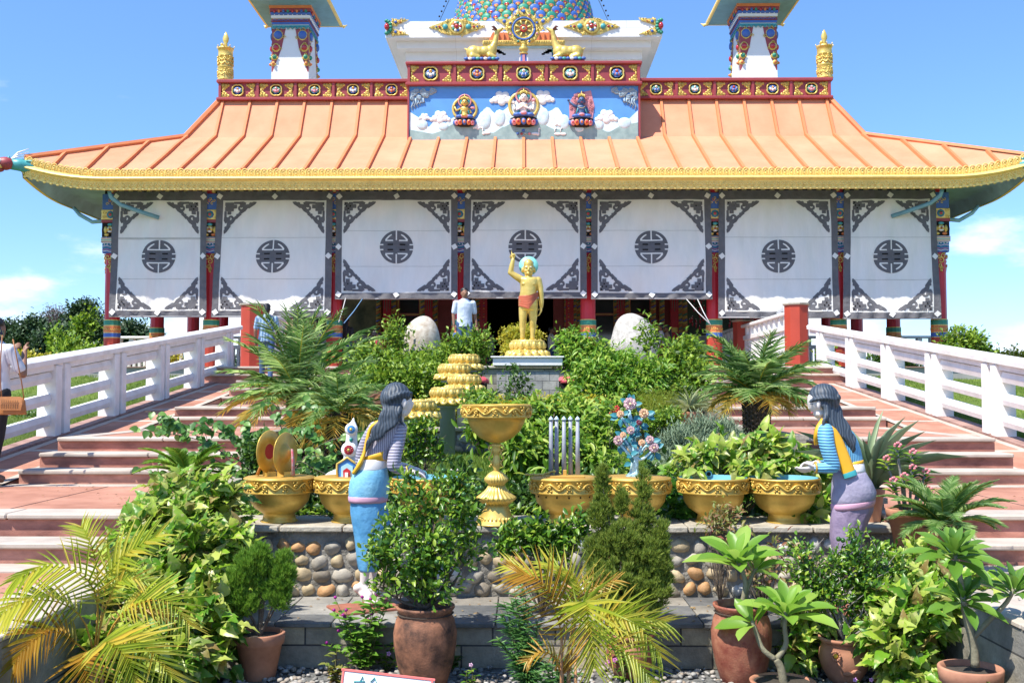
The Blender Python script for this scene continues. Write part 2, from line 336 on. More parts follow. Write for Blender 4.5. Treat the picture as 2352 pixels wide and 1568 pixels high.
# stairs
STEPS=[(7.74,.744,8.2,9.0),(8.2,.904,10.8,9.0),(10.8,1.05,11.3,5.22),(11.3,1.195,11.8,5.24),(11.8,1.34,15.3,5.27),(15.3,1.485,15.75,5.27),(15.75,1.63,18.2,5.27),(18.2,1.775,18.65,5.27),(18.65,1.92,19.1,5.27),(19.1,2.065,20.6,5.27),(20.6,2.21,21.0,6.34),(21.0,2.366,23.0,6.34)]
for s in(-1,1):
    b=MB()
    for k,(y0,zt,y1,xo) in enumerate(STEPS):
        xi=2.86 if k>1 else 2.8
        pieces=max(2,int((xo-xi)/1.15)); w=(xo-xi)/pieces
        b.box((s*(xi+xo)/2,(y0+y1)/2+.3,(zt-.05)/2-.1),(xo-xi,y1-y0+.6,zt-.05+.2),0)
        for i in range(pieces):
            cx=s*(xi+w*(i+.5))
            b.bb((cx,y0+.14,zt-.023),(w-.004,.36,.046),.012,1)
        if y1-y0>.8:
            b.box((s*(xi+xo)/2,(y0+.32+y1)/2,zt-.03),(xo-xi,y1-y0-.32,.046),2)
            b.box((s*(xi+xo)/2,y1-.12,zt-.005),(xo-xi,.24,.008),1)
            b.box((s*(xo-.12),(y0+.32+y1-.24)/2,zt-.004),(.24,y1-y0-.56,.006),1)
            for q in range(1,int((xo-xi)/1.4)+1):
                b.box((s*(xi+q*1.4),(y0+.32+y1-.24)/2,zt-.0055),(.006,y1-y0-.56,.004),3)
    tag(b.build('stairs',[m_riser,m_beige,m_pink,M('joint',(.12,.08,.07),.9)]),kind='structure')
    # front pavement
    b=MB(); b.box((s*6.4,3.0,.27),(7.2,9.5,.62),0)
    b.box((s*3.0,5.3,.584),(.42,4.7,.012),1); b.box((s*5.9,7.55,.585),(5.9,.34,.012),1); b.box((s*6.5,6.2,.585),(6.6,.3,.012),1); b.box((s*4.6,6.8,.583),(.22,1.5,.012),1)
    tag(b.build('pavement',[m_pink,m_beige]),kind='structure')
    # ramp
    b=MB(); rz=lambda y:.904+.11*(y-10.5)
    a,c=5.29,6.36; ya,yb=10.62,22.6
    def slab(xa,xb,y0,y1,dz,mi,th=.5):
        X0,X1=sorted((s*xa,s*xb)); z0,z1=rz(y0)+dz,rz(y1)+dz
        b.add([(X0,y0,z0),(X1,y0,z0),(X1,y1,z1),(X0,y1,z1),(X0,y0,z0-th),(X1,y0,z0-th),(X1,y1,z1-th),(X0,y1,z1-th)],[(0,1,2,3),(7,6,5,4),(0,4,5,1),(1,5,6,2),(2,6,7,3),(3,7,4,0)],mi)
    slab(a,c,ya,yb,0,0,1.2)
    for k in range(9): slab(a,c-.32,11.3+k*1.3,11.42+k*1.3,.004,1,.02)
    slab(5.98,6.08,ya,yb,.006,1,.02); slab(6.1,6.38,ya,yb,.03,2,.3); slab(a,a+.1,ya,yb,.005,1,.02)
    tag(b.build('ramp',[m_pink,m_beige,M('curb_stone',(.30,.17,.14),.8,0,.3,4,.3,50,col2=(.42,.26,.21))]),kind='structure')
# garden beds
b=MB(); nx_,ny_=20,30; vs=[]
for j in range(ny_+1):
    for i in range(nx_+1):
        x=-2.87+5.74*i/nx_; y=8.45+(14.85-8.45)*j/ny_; vs.append((x,y,.80+.17*j/ny_+.03*noise.noise(Vector((x*2,y*2,0)))))
b.add(vs,[(j*21+i,j*21+i+1,(j+1)*21+i+1,(j+1)*21+i) for j in range(ny_) for i in range(nx_)],0,True)
vs=[]
for j in range(ny_+1):
    for i in range(nx_+1):
        x=-2.87+5.74*i/nx_; y=15.0+(21.2-15.0)*j/ny_; vs.append((x,y,1.28+.55*j/ny_+.04*noise.noise(Vector((x*2,y*2,5)))))
b.add(vs,[(j*21+i,j*21+i+1,(j+1)*21+i+1,(j+1)*21+i) for j in range(ny_) for i in range(nx_)],0,True)
m_bed=M('bed_grass',(.05,.075,.018),.95,0,.3,2.2,.9,30,col2=(.10,.19,.02),dist=.03,detail=9)
tag(b.build('ground',m_bed),kind='structure')
tag(MB().add([(-2.7,-3,0),(2.7,-3,0),(2.7,7.4,0),(-2.7,7.4,0)],[(0,1,2,3)]).build('ground',M('gravel_bed',(.10,.10,.095),.95,0,.4,30,1,60,col2=(.2,.2,.19))),kind='structure')
# pebbles
def stone_verts(r,sq,seed,n=7,m=5,amp=.28):
    mb=MB(); mb.ell((0,0,0),r,n=n,m=m); off=Vector((seed*3.7,seed*1.3,seed*.7)); out=[]
    for p in mb.v:
        v=Vector(p); k=1+amp*noise.noise(v.normalized()*1.3+off); out.append(v*k)
    return out,mb.f
m_peb=leafmat('pebble',[(.10,.095,.085),(.22,.21,.19),(.34,.33,.31),(.28,.22,.16),(.42,.41,.39)],.7,0)
b=MB(); protos=[stone_verts((1,.8,.55),0,k) for k in range(10)]
r2=random.Random(3)
for i in range(5200):
    x=r2.uniform(-2.65,2.65); y=r2.uniform(5.1,7.06) if i<4200 else r2.uniform(4.2,5.1)
    s=r2.uniform(.011,.026)*(1.5 if r2.random()<.05 else 1); vs,fs=protos[i%10]
    X=T(x,y,s*.3+r2.uniform(0,.02))@rot(r2.uniform(-.4,.4),r2.uniform(-.4,.4),r2.uniform(0,6.28))@Matrix.Scale(s,4)
    b.add(vs,fs,0,True,X)
tag(b.build('gravel',m_peb),kind='stuff')
# ---------------- walls ----------------
m_st=[M('river_stone_grey',(.33,.30,.25),.75,0,.35,9,.6,60,detail=8,dist=.004),M('river_stone_tan',(.42,.33,.20),.75,0,.35,8,.6,60,detail=8,dist=.004),M('river_stone_white',(.52,.51,.48),.75,0,.25,9,.6,60,detail=8,dist=.004),M('river_stone_orange',(.45,.25,.11),.7,0,.35,7,.6,60,detail=8,dist=.004),M('river_stone_dark',(.20,.17,.13),.75,0,.35,8,.6,60,detail=8,dist=.004)]
def cobbles(mb,x0,x1,y,z0,z1,size,seed):
    r=random.Random(seed); z=z0+size*.5; row=0
    while z<z1-size*.2:
        x=x0+r.uniform(0,size)
        while x<x1:
            w=size*r.uniform(.75,1.35); h=size*r.uniform(.7,1.0)
            vs,fs=stone_verts((w*.5,size*.45,h*.5),0,r.random()*50,14,9)
            mi=r.choices(range(5),[5,5,2,1,1.2])[0]
            mb.add(vs,fs,mi,True,T(x+w/2,y+.03,z+r.uniform(-.02,.02))@rot(0,r.uniform(-.5,.5),0)); x+=w*1.03
        z+=size*.86; row+=1
t=thing('cobble_wall','retaining wall of rounded river stones under flat capstones behind both painted statues','wall',(0,7.96,.3))
MB().box((0,8.15,.45),(5.72,.36,.70),0).build('mortar',m_mortar,t,True)
b=MB(); cobbles(b,-2.82,2.75,7.96,.30,.81,.125,4); b.build('stones',m_st,t,True)
x=-2.87; r2=random.Random(8)
while x<2.9:
    w=min(r2.uniform(.45,.8),2.92-x); MB().bb((x+w/2,8.27,.82),(w-.008,.73+r2.uniform(-.02,.02),.045),.008).build('capstone',m_cap,t,True); x+=w
    if 2.92-x<.15: break
t=thing('stone_ledge','low block ledge paved with slate slabs under both painted statues','ledge',(0,7.5,0))
MB().box((0,7.53,.13),(5.34,.88,.30),0).build('block_wall',m_block,t,True)
b=MB(); x=-2.68; k=0
while x<2.66:
    w=min([.46,.55,.38,.6,.5][k%5],2.69-x)
    for q,(ya,yb) in enumerate(((7.05,7.34),(7.34,7.66),(7.66,7.97))):
        b.bb((x+w/2,(ya+yb)/2,.294),(w-.008,yb-ya-.008,.03),.004,r2.choices([0,1,2],[3,3,2])[0])
    x+=w; k+=1
    if x>2.66: break
b.build('slate_slabs',m_slate,t,True)
for s in(-1,1):
    t=thing('bed_wall','short block wall edging the sunken gravel bed on the %s'%('right' if s>0 else 'left, behind the yellow palm'),'wall',(s*2.74,5.2,0))
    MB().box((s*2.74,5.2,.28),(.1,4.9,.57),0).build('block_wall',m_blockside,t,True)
    b=MB()
    for i in range(8): b.bb((s*2.78,2.95+i*.62,.585),(.2,.61,.03),.006)
    b.build('capstone',m_beige,t,True)
    t=thing('bed_wall','stepped dark block wall between the garden and the %s stairs'%('right' if s>0 else 'left'),'wall',(s*2.85,10,.5))
    b=MB()
    for y0,y1,z in ((8.5,10.8,.95),(10.8,15.4,1.36),(15.4,18.2,1.65),(18.2,21.3,2.1)): b.box((s*2.85,(y0+y1)/2,z/2+.1),(.10,y1-y0,z-.2),0); b.box((s*2.85,(y0+y1)/2,z+.025),(.16,y1-y0,.045),1)
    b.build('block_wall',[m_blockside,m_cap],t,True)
t=thing('terrace_wall','short river stone wall holding the upper flower terrace behind the grey lotus pillars','wall',(.4,14.9,.9))
MB().box((0.0,15.0,1.12),(5.7,.26,.36),0).build('mortar',m_mortar,t,True)
b=MB(); cobbles(b,-2.8,2.75,14.87,.95,1.3,.19,9); b.build('stones',m_st,t,True)
b=MB()
for i in range(8): b.bb((-2.5+i*.712,14.98,1.32),(.705,.42,.05),.01)
b.build('capstone',m_cap,t,True)
# ---------------- fences ----------------
def rz(y): return .904+.11*(y-10.5)
PY=[13.83+1.965*k for k in range(-2,5)]
for s in(-1,1):
    X0=s*6.24
    t=thing('ramp_fence','white concrete post and rail fence climbing along the %s ramp'%('right' if s>0 else 'left'),'fence',(X0,PY[0],rz(PY[0])))
    for y in PY:
        b=MB()
        for dy in(-.135,.135):
            z0=rz(y+dy)-.1; z1=rz(y+dy)+.95; b.bb((X0,y+dy,(z0+z1)/2),(.26,.17,z1-z0),.012)
        b.bb((X0,y,rz(y)+.4),(.12,.14,.9),.005)
        b.build('post',m_white,t,True)
    for i in range(len(PY)-1):
        ya,yb=PY[i]+.14,PY[i+1]-.14
        for h in(.80,.51,.235):
            b=MB(); prof=[(-.045,-.07),(.045,-.07),(.065,0),(.045,.07),(-.045,.07),(-.065,0)]
            vs=[(X0+a,ya,rz(ya)+h+c) for a,c in prof]+[(X0+a,yb,rz(yb)+h+c) for a,c in prof]
            b.add(vs,[(i_,(i_+1)%6,(i_+1)%6+6,i_+6) for i_ in range(6)]+[(5,4,3,2,1,0),(6,7,8,9,10,11)]); b.build('rail',m_white,t,True)
    b=MB(); prof=[(-.09,-.13),(.09,-.13),(.09,-.045),(.145,-.045),(.15,.02),(.12,.045),(-.12,.045),(-.15,.02),(-.145,-.045),(-.09,-.045)]
    n=len(prof); segs=[PY[0]-1.0]+[y for y in PY]+[22.55]
    for i in range(len(segs)-1):
        ya,yb=segs[i]+.002,segs[i+1]-.002
        vs=[(X0+a,ya,rz(ya)+1.02+c) for a,c in prof]+[(X0+a,yb,rz(yb)+1.02+c) for a,c in prof]
        b.add(vs,[(i_,(i_+1)%n,(i_+1)%n+n,i_+n) for i_ in range(n)]+[tuple(range(n))[::-1],tuple(range(n,2*n))])
    b.build('top_rail',m_white,t,True)
def balustrade(name,label,p0,p1,zb,zt):
    p0=Vector(p0);p1=Vector(p1); d=p1-p0; Ln=d.length; a=math.atan2(d.y,d.x)
    t=thing(name,label,'balustrade',(p0.x,p0.y,zb),a)
    MB().bb((Ln/2,0,zt-zb-.04),(Ln,.3,.08),.015).build('top_rail',m_white,t)
    b=MB(); b.bb((Ln/2,0,zt-zb-.36),(Ln,.2,.12),.01); b.bb((Ln/2,0,.12),(Ln,.2,.2),.01)
    k=int(Ln/.5)
    for i in range(k+1): b.bb((i*Ln/k if 0<i<k else (.1 if i==0 else Ln-.1),0,zt-zb-.2),(.16,.2,.24),.01)
    b.build('rail',m_white,t)
    b=MB(); k=int(Ln/.17)
    for i in range(k): b.bb(((i+.5)*Ln/k,0,(zt-zb-.36)/2+.08),(.09,.12,zt-zb-.56),.01)
    b.build('balusters',m_white,t)
    return t
def hexpillar(x,y,label,zt=3.82,w=.27):
    t=thing('red_pillar',label,'pillar',(x,y,2.1))
    MB().lathe([(w,0),(w,zt-2.1-.04)],(0,0,0),8,0,False).build('shaft',m_redpaint,t)
    MB().lathe([(w+.02,zt-2.14),(w+.04,zt-2.12),(w+.04,zt-2.09)],(0,0,0),8,0,False).build('cap',m_cap,t)
for s in(-1,1):
    side='right' if s>0 else 'left'
    hexpillar(s*6.1,23.4,'red eight sided pillar with a pale cap at the top of the %s ramp fence'%side)
    hexpillar(s*6.05,28.9,'red eight sided pillar rising from the middle of the white balustrade on the %s'%side)
    balustrade('balustrade','white balustrade running back from the %s red pillar beside the columns'%side,(s*6.1,23.6,0),(s*6.1,34,0),2.37,3.68)
    balustrade('balustrade','white baluster fence behind the lawn on the %s of the temple'%side,(s*13.4,34.2,0) if s<0 else (6.2,34.2,0),(-6.2,34.2,0) if s<0 else (13.4,34.2,0),2.2,3.68)
m_gold=M('gold_paint',(.66,.46,.10),.38,.38,.12,6,.25,45,col2=(.82,.60,.17),dist=.003)
m_goldflat=M('gold_trim',(.86,.62,.19),.5,.15,.12,8,.3,50,dist=.003)
m_orange=M('orange_roof',(.64,.262,.145),.75,0,.06,.9,.08,20,col2=(.73,.315,.185),spec=.2,detail=9)
m_orib=M('orange_rib',(.60,.20,.075),.7,0,.08,3)
m_teal=M('teal_soffit',(.26,.46,.52),.6,0,.2,1.5,.1,20)
m_maroon=M('maroon_paint',(.30,.045,.05),.5,0,.12,3,.1,40)
m_red=M('red_lacquer',(.50,.015,.03),.4,0,.1,2)
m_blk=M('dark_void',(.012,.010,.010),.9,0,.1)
m_blue=M('blue_paint',(.05,.13,.42),.5,0,.12,8); m_sky=M('mural_sky_blue',(.10,.30,.68),.6,0,.08,2); m_green=M('green_paint',(.03,.25,.16),.5,0,.12,8)
m_wt=M('white_plaster',(.80,.80,.79),.6,0,.04,1.2,.1,20,col2=(.74,.73,.71)); m_pinkp=M('pink_paint',(.62,.25,.28),.55,0,.1,8); m_snow=M('mural_snow',(.62,.78,.80),.6,0,.1,5,col2=(.82,.86,.86))
m_hill=M('mural_hill',(.25,.36,.35),.65,0,.15,4,col2=(.34,.46,.43)); m_cloudg=M('mural_cloud_grey',(.24,.34,.42),.6,0,.15,12,col2=(.42,.52,.60)); m_skin=M('pale_skin_paint',(.78,.68,.62),.5); m_navy=M('navy_skin_paint',(.05,.10,.22),.5)
m_orp=M('orange_paint',(.65,.20,.06),.5,0,.1,6); m_tq=M('turquoise_paint',(.06,.32,.33),.4,0,.1,6); m_rj=M('red_jewel',(.45,.02,.03),.15,0,.1,coat=.5); m_bj=M('blue_jewel',(.01,.05,.28),.15,0,.1,coat=.5); m_tj=M('teal_jewel',(.01,.22,.18),.2,0,.1,coat=.5)
m_floor=M('platform_floor',(.30,.16,.13),.6,0,.2,1.2,col2=(.40,.24,.19)); m_conc=M('grey_stone_wall',(.34,.33,.31),.8,0,.1,3,.2,40)
m_glass=M('dark_window_glass',(.02,.025,.03),.08,0,.1,spec=.8)
PAL=[m_gold,m_blk,m_blue,m_pinkp,m_wt,m_rj,m_green,m_orp,m_maroon,m_tq]   # 0..9
def spiral(mb,cx,cz,r,turns,a0,s,y,th,mi,n=16,X=None,tail=None):
    pts=[];rad=[]
    for i in range(n):
        t=i/(n-1); a=a0+s*turns*2*PI*t; q=r*(1-.86*t); pts.append((cx+q*math.cos(a),y,cz+q*math.sin(a))); rad.append(th*(1-.35*t))
    if tail: pts=[tail]+pts; rad=[th*.5]+rad
    mb.tube(pts,rad,5,mi,True,True,X)
def petals(mb,c,n,r,rz_,rr,mi,a0=0,tilt=.4,span=2*PI):
    for i in range(n):
        a=a0+span*i/n; mb.ell((c[0]+r*math.cos(a),c[1],c[2]+r*math.sin(a)),rr,mi,n=7,m=5)
TEMPLE=thing('temple','wide temple with an orange ribbed roof, gold eaves and white painted curtains between red columns','temple',(0,28,2.37))
def tp(mb,name,mats,par=None): return mb.build(name,mats,par or TEMPLE,True)
b=MB(); b.box((0,37.8,1.17),(25,32.4,2.38),0); b.box((0,37.8,2.365),(25.1,32.5,.02),1)
b.box((0,21.5,1.9),(5.6,.3,.9),2); b.bb((0,21.5,2.36),(5.62,.42,.05),.01,3)
tp(b,'platform',[m_conc,m_floor,m_block,m_cap])
# roof
EH=12.8; EY=26.5; CY=EY+EH
up=lambda u:.32*max(0,(abs(u)-.83)/.17)**2      # lift of the eave towards the corners
RP=[(0,7.50),(1.0,8.032),(2.1,8.618),(3.08,9.14),(3.45,9.755),(3.85,10.42)]
def side(k): return T(0,CY,0)@rot(0,0,k*PI/2)@T(0,-CY,0)
b=MB()
for k in range(4):
    vs=[];n=64
    for s,z in RP:
        for i in range(n+1):
            u=-1+2*i/n; w=max(0,1-s/3.08); push=1-.006*up(u)/.34*w
            vs.append((u*(EH-s)*push,EY+s-.25*up(u)*w,z+up(u)*w))
    b.add(vs,[(j*(n+1)+i,j*(n+1)+i+1,(j+1)*(n+1)+i+1,(j+1)*(n+1)+i) for j in range(len(RP)-1) for i in range(n)],0,False,side(k))
b.box((0,CY,10.40),(2*(EH-3.85)+.02,2*(EH-3.85)+.02,.04),0)
ROOF=tp(b,'roof',m_orange)
def roofpt(x,s,lift=.0):
    for (a,za),(c,zc) in zip(RP,RP[1:]):
        if s<=c+1e-6: z=za+(zc-za)*(s-a)/(c-a); break
    u=x/(EH-s); w=max(0,1-s/3.08); return Vector((x,EY+s-.25*up(u)*w,z+up(u)*w+lift))
def rib(mb,pts,w=.045,h=.07,mi=0,X=None):
    vs=[]; n=len(pts)
    for p in pts: p=Vector(p); vs+=[p+Vector((-w,0,-.02)),p+Vector((-w*.8,-h*.5,h)),p+Vector((w*.8,-h*.5,h)),p+Vector((w,0,-.02))]
    fs=[(4*i+j,4*i+j+1,4*i+5+j,4*i+4+j) for i in range(n-1) for j in range(3)]+[(0,1,2,3),(4*n-1,4*n-2,4*n-3,4*n-4)]
    mb.add(vs,fs,mi,False,X)
b=MB()
for k in range(4):
    X=side(k)
    for i in range(-15,16):
        x=i*.805; sm=EH-abs(x)-.05
        if abs(i)<=4 and k==0: sm=min(sm,3.06)
        ss=[0.02]+[s for s,_ in RP[1:] if s<min(sm,3.8)]+[min(sm,3.8)]
        if sm>.3: rib(b,[roofpt(x,s) for s in ss],X=X)
    hp=[]
    for s,z in RP: hp.append(roofpt(-(EH-s),s)+Vector((0,0,.04)))
    b.tube([X@p for p in hp],.085,6,0,False)
tp(b,'ribs',m_orib,ROOF)
# eave
def eavept(u,k=0): return Vector((u*EH*(1-.006*up(u)/.34),EY-.25*up(u),7.50+up(u)))
prof=[(-.02,.03),(.05,.03),(.055,-.135),(.07,-.15),(.13,-.165),(.155,-.20),(.13,-.235),(.07,-.245),(.05,-.265),(.045,-.30),(.03,-.47),(-.05,-.475)]
b=MB()
for k in range(4):
    n=96; vs=[]
    for i in range(n+1):
        u=-1+2*i/n; p=eavept(u)
        for o,h in prof: vs.append((p.x*(1+o/EH),p.y-o,p.z+h))
    m=len(prof); b.add(vs,[(i*m+j,(i+1)*m+j,(i+1)*m+j+1,i*m+j+1) for i in range(n) for j in range(m-1)],0,False,side(k))
n=156
for i in range(n):
    u=-1+2*(i+.5)/n; p=eavept(u); w=EH/n
    sl=(eavept(u+.002)-eavept(u-.002)); a=math.atan2(sl.z,sl.x); X=T(p.x,p.y,p.z)@rot(0,-a,0)
    arc=[(w*.9*math.cos(t),-.062,-.015+w*.9*math.sin(t)) for t in [PI*q/6 for q in range(7)]]; arc=[(w*.9,-.06,-.12)]+arc+[(-w*.9,-.06,-.12)]
    b.tube(arc,.013,4,0,True,False,X)
    arc=[(w*.45*math.cos(t),-.062,-.04+w*.45*math.sin(t)) for t in [PI*q/4 for q in range(5)]]; arc=[(w*.45,-.06,-.12)]+arc+[(-w*.45,-.06,-.12)]
    b.tube(arc,.011,4,0,True,False,X)
    b.ell((0,-.07,-.08),(.018,.02,.035),0,n=6,m=4,X=X.to_3x3().to_4x4()) if False else b.add(*(lambda q:(q.v,q.f))(MB().ell((0,-.065,-.08),(.02,.02,.035),n=6,m=4)),0,True,X)
    arc=[(w*.98*math.cos(t),-.05+.012,-.335-w*.9*math.sin(t)) for t in [PI*q/6 for q in range(7)]]
    b.tube(arc,.016,4,0,True,False,X)
    q_=MB(); q_.ell((0,-.045,-.36),(.032,.025,.03),n=6,m=4); q_.ell((w*.5,-.05,-.315),(.02,.02,.02),n=6,m=4); q_.ell((-w*.5,-.05,-.315),(.02,.02,.02),n=6,m=4); q_.ell((0,-.035,-.46),(.05,.02,.035),n=7,m=4); b.add(q_.v,q_.f,0,True,X)
tp(b,'gold_eave',m_goldflat)
# soffit
b=MB()
for k in range(4):
    vs=[];n=48; rows=[(-.02,7.04),(.06,7.05),(.16,7.34),(1.3,7.37),(2.6,7.39)]
    for s,z in rows:
        for i in range(n+1):
            u=-1+2*i/n; w=max(0,1-s/2.2); vs.append((u*(EH-s)*(1-.006*up(u)/.34*w),EY+s-.25*up(u)*w,z+up(u)*w))
    b.add(vs,[(j*(n+1)+i,j*(n+1)+i+1,(j+1)*(n+1)+i+1,(j+1)*(n+1)+i) for j in range(len(rows)-1) for i in range(n)],0,True,side(k))
b.box((0,CY,7.43),(20.6,20.6,.06),0)
tp(b,'soffit',m_teal)
b=MB()
for s in(-1,1):
    for y in(28,): pass
b.box((0,28.0,7.23),(22.6,.30,.28),0); b.box((-11.1,CY,7.23),(.30,22.2,.28),0); b.box((11.1,CY,7.23),(.30,22.2,.28),0); b.box((0,50.6,7.23),(22.6,.30,.28),0)
for i in range(90): b.ell((-11.1+i*.25,27.83,7.24),(.07,.04,.05),1,n=6,m=4)
tp(b,'beam',[m_blk,m_goldflat])
# columns
CX=[-11.1,-8.42,-5.1,-1.72,1.72,5.1,8.42,11.1]
def column_mesh():
    b=MB(); r=.2
    b.lathe([(r+.015,0),(r+.015,.93)],(0,0,0),12,1,False); z=.93
    for h,mi in((.02,2),(.11,5),(.02,2),(.17,4),(.02,2),(.13,3),(.02,2)): b.lathe([(r+.02,z),(r+.02,z+h)],(0,0,0),12,mi,False,cap=True); z+=h
    b.lathe([(r,z),(r,4.98)],(0,0,0),12,0,False)
    for k in range(12):
        a=2*PI*(k+.5)/12; rr=(r+.02)*.966
        for q in range(2): spiral(b,(q-.5)*.05,1.165,.04,1,k,1,-rr-.004,.008,2,8,X=rot(0,0,a+PI/2))
    return b.mesh('column',[m_red,m_redpaint,m_gold,m_green,m_orp,m_blue])
def capital_mesh():
    b=MB(); rows=[(2.66,3.2,'scroll'),(3.2,3.47,'cloud'),(3.47,3.63,'band'),(3.63,4.02,'face'),(4.02,4.10,'red'),(4.10,4.37,'disc'),(4.37,4.80,'blue')]
    for z0,z1,k in rows:
        h=z1-z0; w={'scroll':.205,'cloud':.22,'band':.245,'face':.235,'red':.25,'disc':.25,'blue':.235}[k]; mi={'scroll':8,'cloud':2,'band':4,'face':1,'red':8,'disc':0,'blue':2}[k]
        if k!='scroll': b.bb((0,0,(z0+z1)/2),(2*w,2*w,h),.01,mi)
        for q in range(4):
            X=rot(0,0,q*PI/2); y=-w-.006; zc=(z0+z1)/2
            if k=='scroll':
                for j,(zz,xx,rr) in enumerate(((3.1,-.07,.08),(3.1,.07,.08),(2.98,0,.09),(2.86,-.03,.065),(2.78,.02,.05),(2.71,0,.03))): spiral(b,xx,zz,rr,1.3,j,1 if j%2 else -1,-.205,.018,0,10,X)
            elif k=='cloud':
                for j in range(5): b.tube([(-.2,y,z0+.05+j*.045),(-.1,y,z0+.07+j*.045),(0,y,z0+.04+j*.045),(.1,y,z0+.07+j*.045),(.2,y,z0+.05+j*.045)],.012,4,[4,3,9,4,6][j],True,True,X)
                for j in range(5): b.add(*(lambda e:(e.v,e.f))(MB().ell((-.16+j*.08,y,z1-.03),.02,n=6,m=4)),4,True,X)
            elif k=='band':
                for j,mi2 in enumerate((8,0,9,0,8)): b.box((0,y+.004,z0+.03+j*.026),(.49,.012,.013),mi2,X)
            elif k=='face':
                for c,r3,mi2 in (((0,0,.02),(.1,.05,.1),0),((-.045,-.03,.05),(.025,.03,.02),4),((.045,-.03,.05),(.025,.03,.02),4),((0,-.05,.01),(.03,.03,.03),8),((0,-.03,-.05),(.07,.04,.025),4),((0,-.02,.14),(.08,.04,.04),9),((-.13,0,.0),(.05,.04,.1),0),((.13,0,0),(.05,.04,.1),0),((-.1,0,-.13),(.07,.04,.04),0),((.1,0,-.13),(.07,.04,.04),7)):
                    b.add(*(lambda e:(e.v,e.f))(MB().ell((c[0],y+c[1],zc+c[2]),r3,n=8,m=6)),mi2,True,X)
            elif k=='disc':
                for rr,mi2,d in((.105,2,.0),(.08,6,.008),(.05,5,.016)): b.add(*(lambda e:(e.v,e.f))(MB().ell((0,y-d,zc),(rr,.02,rr),n=12,m=4)),mi2,True,X)
                for sx in(-1,1):
                    for sz in(-1,1): spiral(b,sx*.17,zc+sz*.07,.06,1.2,0,sx*sz,y,.014,0,9,X)
            elif k=='blue':
                for j in range(5): spiral(b,(-.1,.05,-.02,.11,.0)[j],zc+(-.06,-.05,.03,.04,.08)[j],.05,1,j,1,y,.012,[0,0,7,0,0][j],8,X)
    return b.mesh('capital',PAL)
cm=column_mesh(); cpm=capital_mesh()
def column(x,y,cap=True):
    o=bpy.data.objects.new('column',cm); COL.objects.link(o); o.parent=TEMPLE; o.location=(x,y-28,0)
    if cap: c=bpy.data.objects.new('capital',cpm); COL.objects.link(c); c.parent=o
for x in CX: column(x,28)
for s in(-1,1):
    for k in range(1,5): column(s*11.1,28+k*3.45,False)
    column(s*8.0,36.0,False); column(s*8.0,43.0,False); column(s*9.4,50.5,False)
# hall
b=MB(); WY=36.0
for x0,x1 in((-7.5,-1.72),(1.02,7.5)): b.box(((x0+x1)/2,WY+.2,4.75),(x1-x0,.3,4.8),0)
b.box((-.35,WY+.2,6.6),(2.8,.3,1.1),0)
for s in(-1,1): b.box((s*7.4,43,4.75),(.3,14,4.8),0)
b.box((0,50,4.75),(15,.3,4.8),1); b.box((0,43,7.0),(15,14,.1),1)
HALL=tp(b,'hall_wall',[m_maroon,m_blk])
m_land=M('painted_landscape',(.05,.07,.03),.6,0,.3,1.3,col2=(.26,.22,.11),detail=5)
def wz(py,d=WY): return EYE+(900-py)/2400*d
def wx(px,d=WY): return at(px,800,d).x
m_frame=M('carved_frame',(.55,.12,.04),.5,0,.3,14,.5,30,col2=(.55,.36,.08)); 
def vstrip(mb,px0,px1,mi,y=WY,d=.08,z0=2.37,z1=6.9):
    x0,x1=wx(px0),wx(px1); mb.box(((x0+x1)/2,y-d/2,(z0+z1)/2),(x1-x0,d,z1-z0),mi)
b=MB()
for px in (870,905,972,1000,1098,1108,1302,1318,1330,1415,1438,1500,1520,1560,1572):  # carved uprights
    vstrip(b,px-6,px+6,0,d=.12+.012*(px%5))
    for j in range(46):
        x=wx(px); z=2.5+j*.095; b.tube([(x-.075,WY-.15,z-.035),(x+.075,WY-.19,z+.035)],.024,5,[1,2,3,1,4][j%5])
for px in(890,985,1110,1308,1425,1548): vstrip(b,px-9,px+9,5,d=.2)
for px in (890,1548,985,1425):
    b.box((wx(px),WY-.21,wz(758)),(.2,.02,.16),1)
    for j in range(3): b.tube([(wx(px)-.08+j*.08,WY-.22,wz(690)),(wx(px)-.08+j*.08,WY-.22,wz(716-6*abs(j-1)))],.008,4,2)
b.box((0,WY-.1,6.2),(15,.22,.25),0)
tp(b,'door_frame',[m_frame,m_gold,m_green,m_orp,m_blue,m_red],HALL)
def window(px0,px1):
    x0,x1=wx(px0),wx(px1); b=MB(); b.box(((x0+x1)/2,WY+.02,4.2),(x1-x0,.05,3.6),0)
    w=tp(b,'window',m_glass,HALL)
    b=MB()
    for x in(x0,x1): b.box((x,WY-.03,4.2),(.09,.12,3.6),0); b.box((x,WY-.10,4.2),(.03,.03,3.6),1)
    for py in(722,800): b.box(((x0+x1)/2,WY-.04,wz(py)),(x1-x0,.1,.09),0); b.box(((x0+x1)/2,WY-.1,wz(py)),(x1-x0,.02,.02),1)
    b.build('frame',[m_maroon,m_gold],w)
for a,c in((915,965),(1040,1086),(1330,1412) if False else (1365,1412),(1446,1495)): window(a,c)
def painting(px0,px1,mats):
    x0,x1=wx(px0),wx(px1); b=MB(); zb=wz(770); b.box(((x0+x1)/2,WY+.01,(zb+6.5)/2),(x1-x0,.05,6.5-zb),0); b.box(((x0+x1)/2,WY+.01,(zb+2.37)/2),(x1-x0,.06,zb-2.37),1)
    r=random.Random(px0)
    if px0>1500:
        for i in range(26):
            x=r.uniform(x0+.1,x1-.1); z=r.uniform(zb+.2,zb+1.4); b.ell((x,WY-.02,z),(.03,.01,.075),2,n=6,m=4); b.ell((x,WY-.025,z+.09),(.018,.01,.02),3,n=6,m=4)
    return tp(b,'wall_painting',mats,HALL)
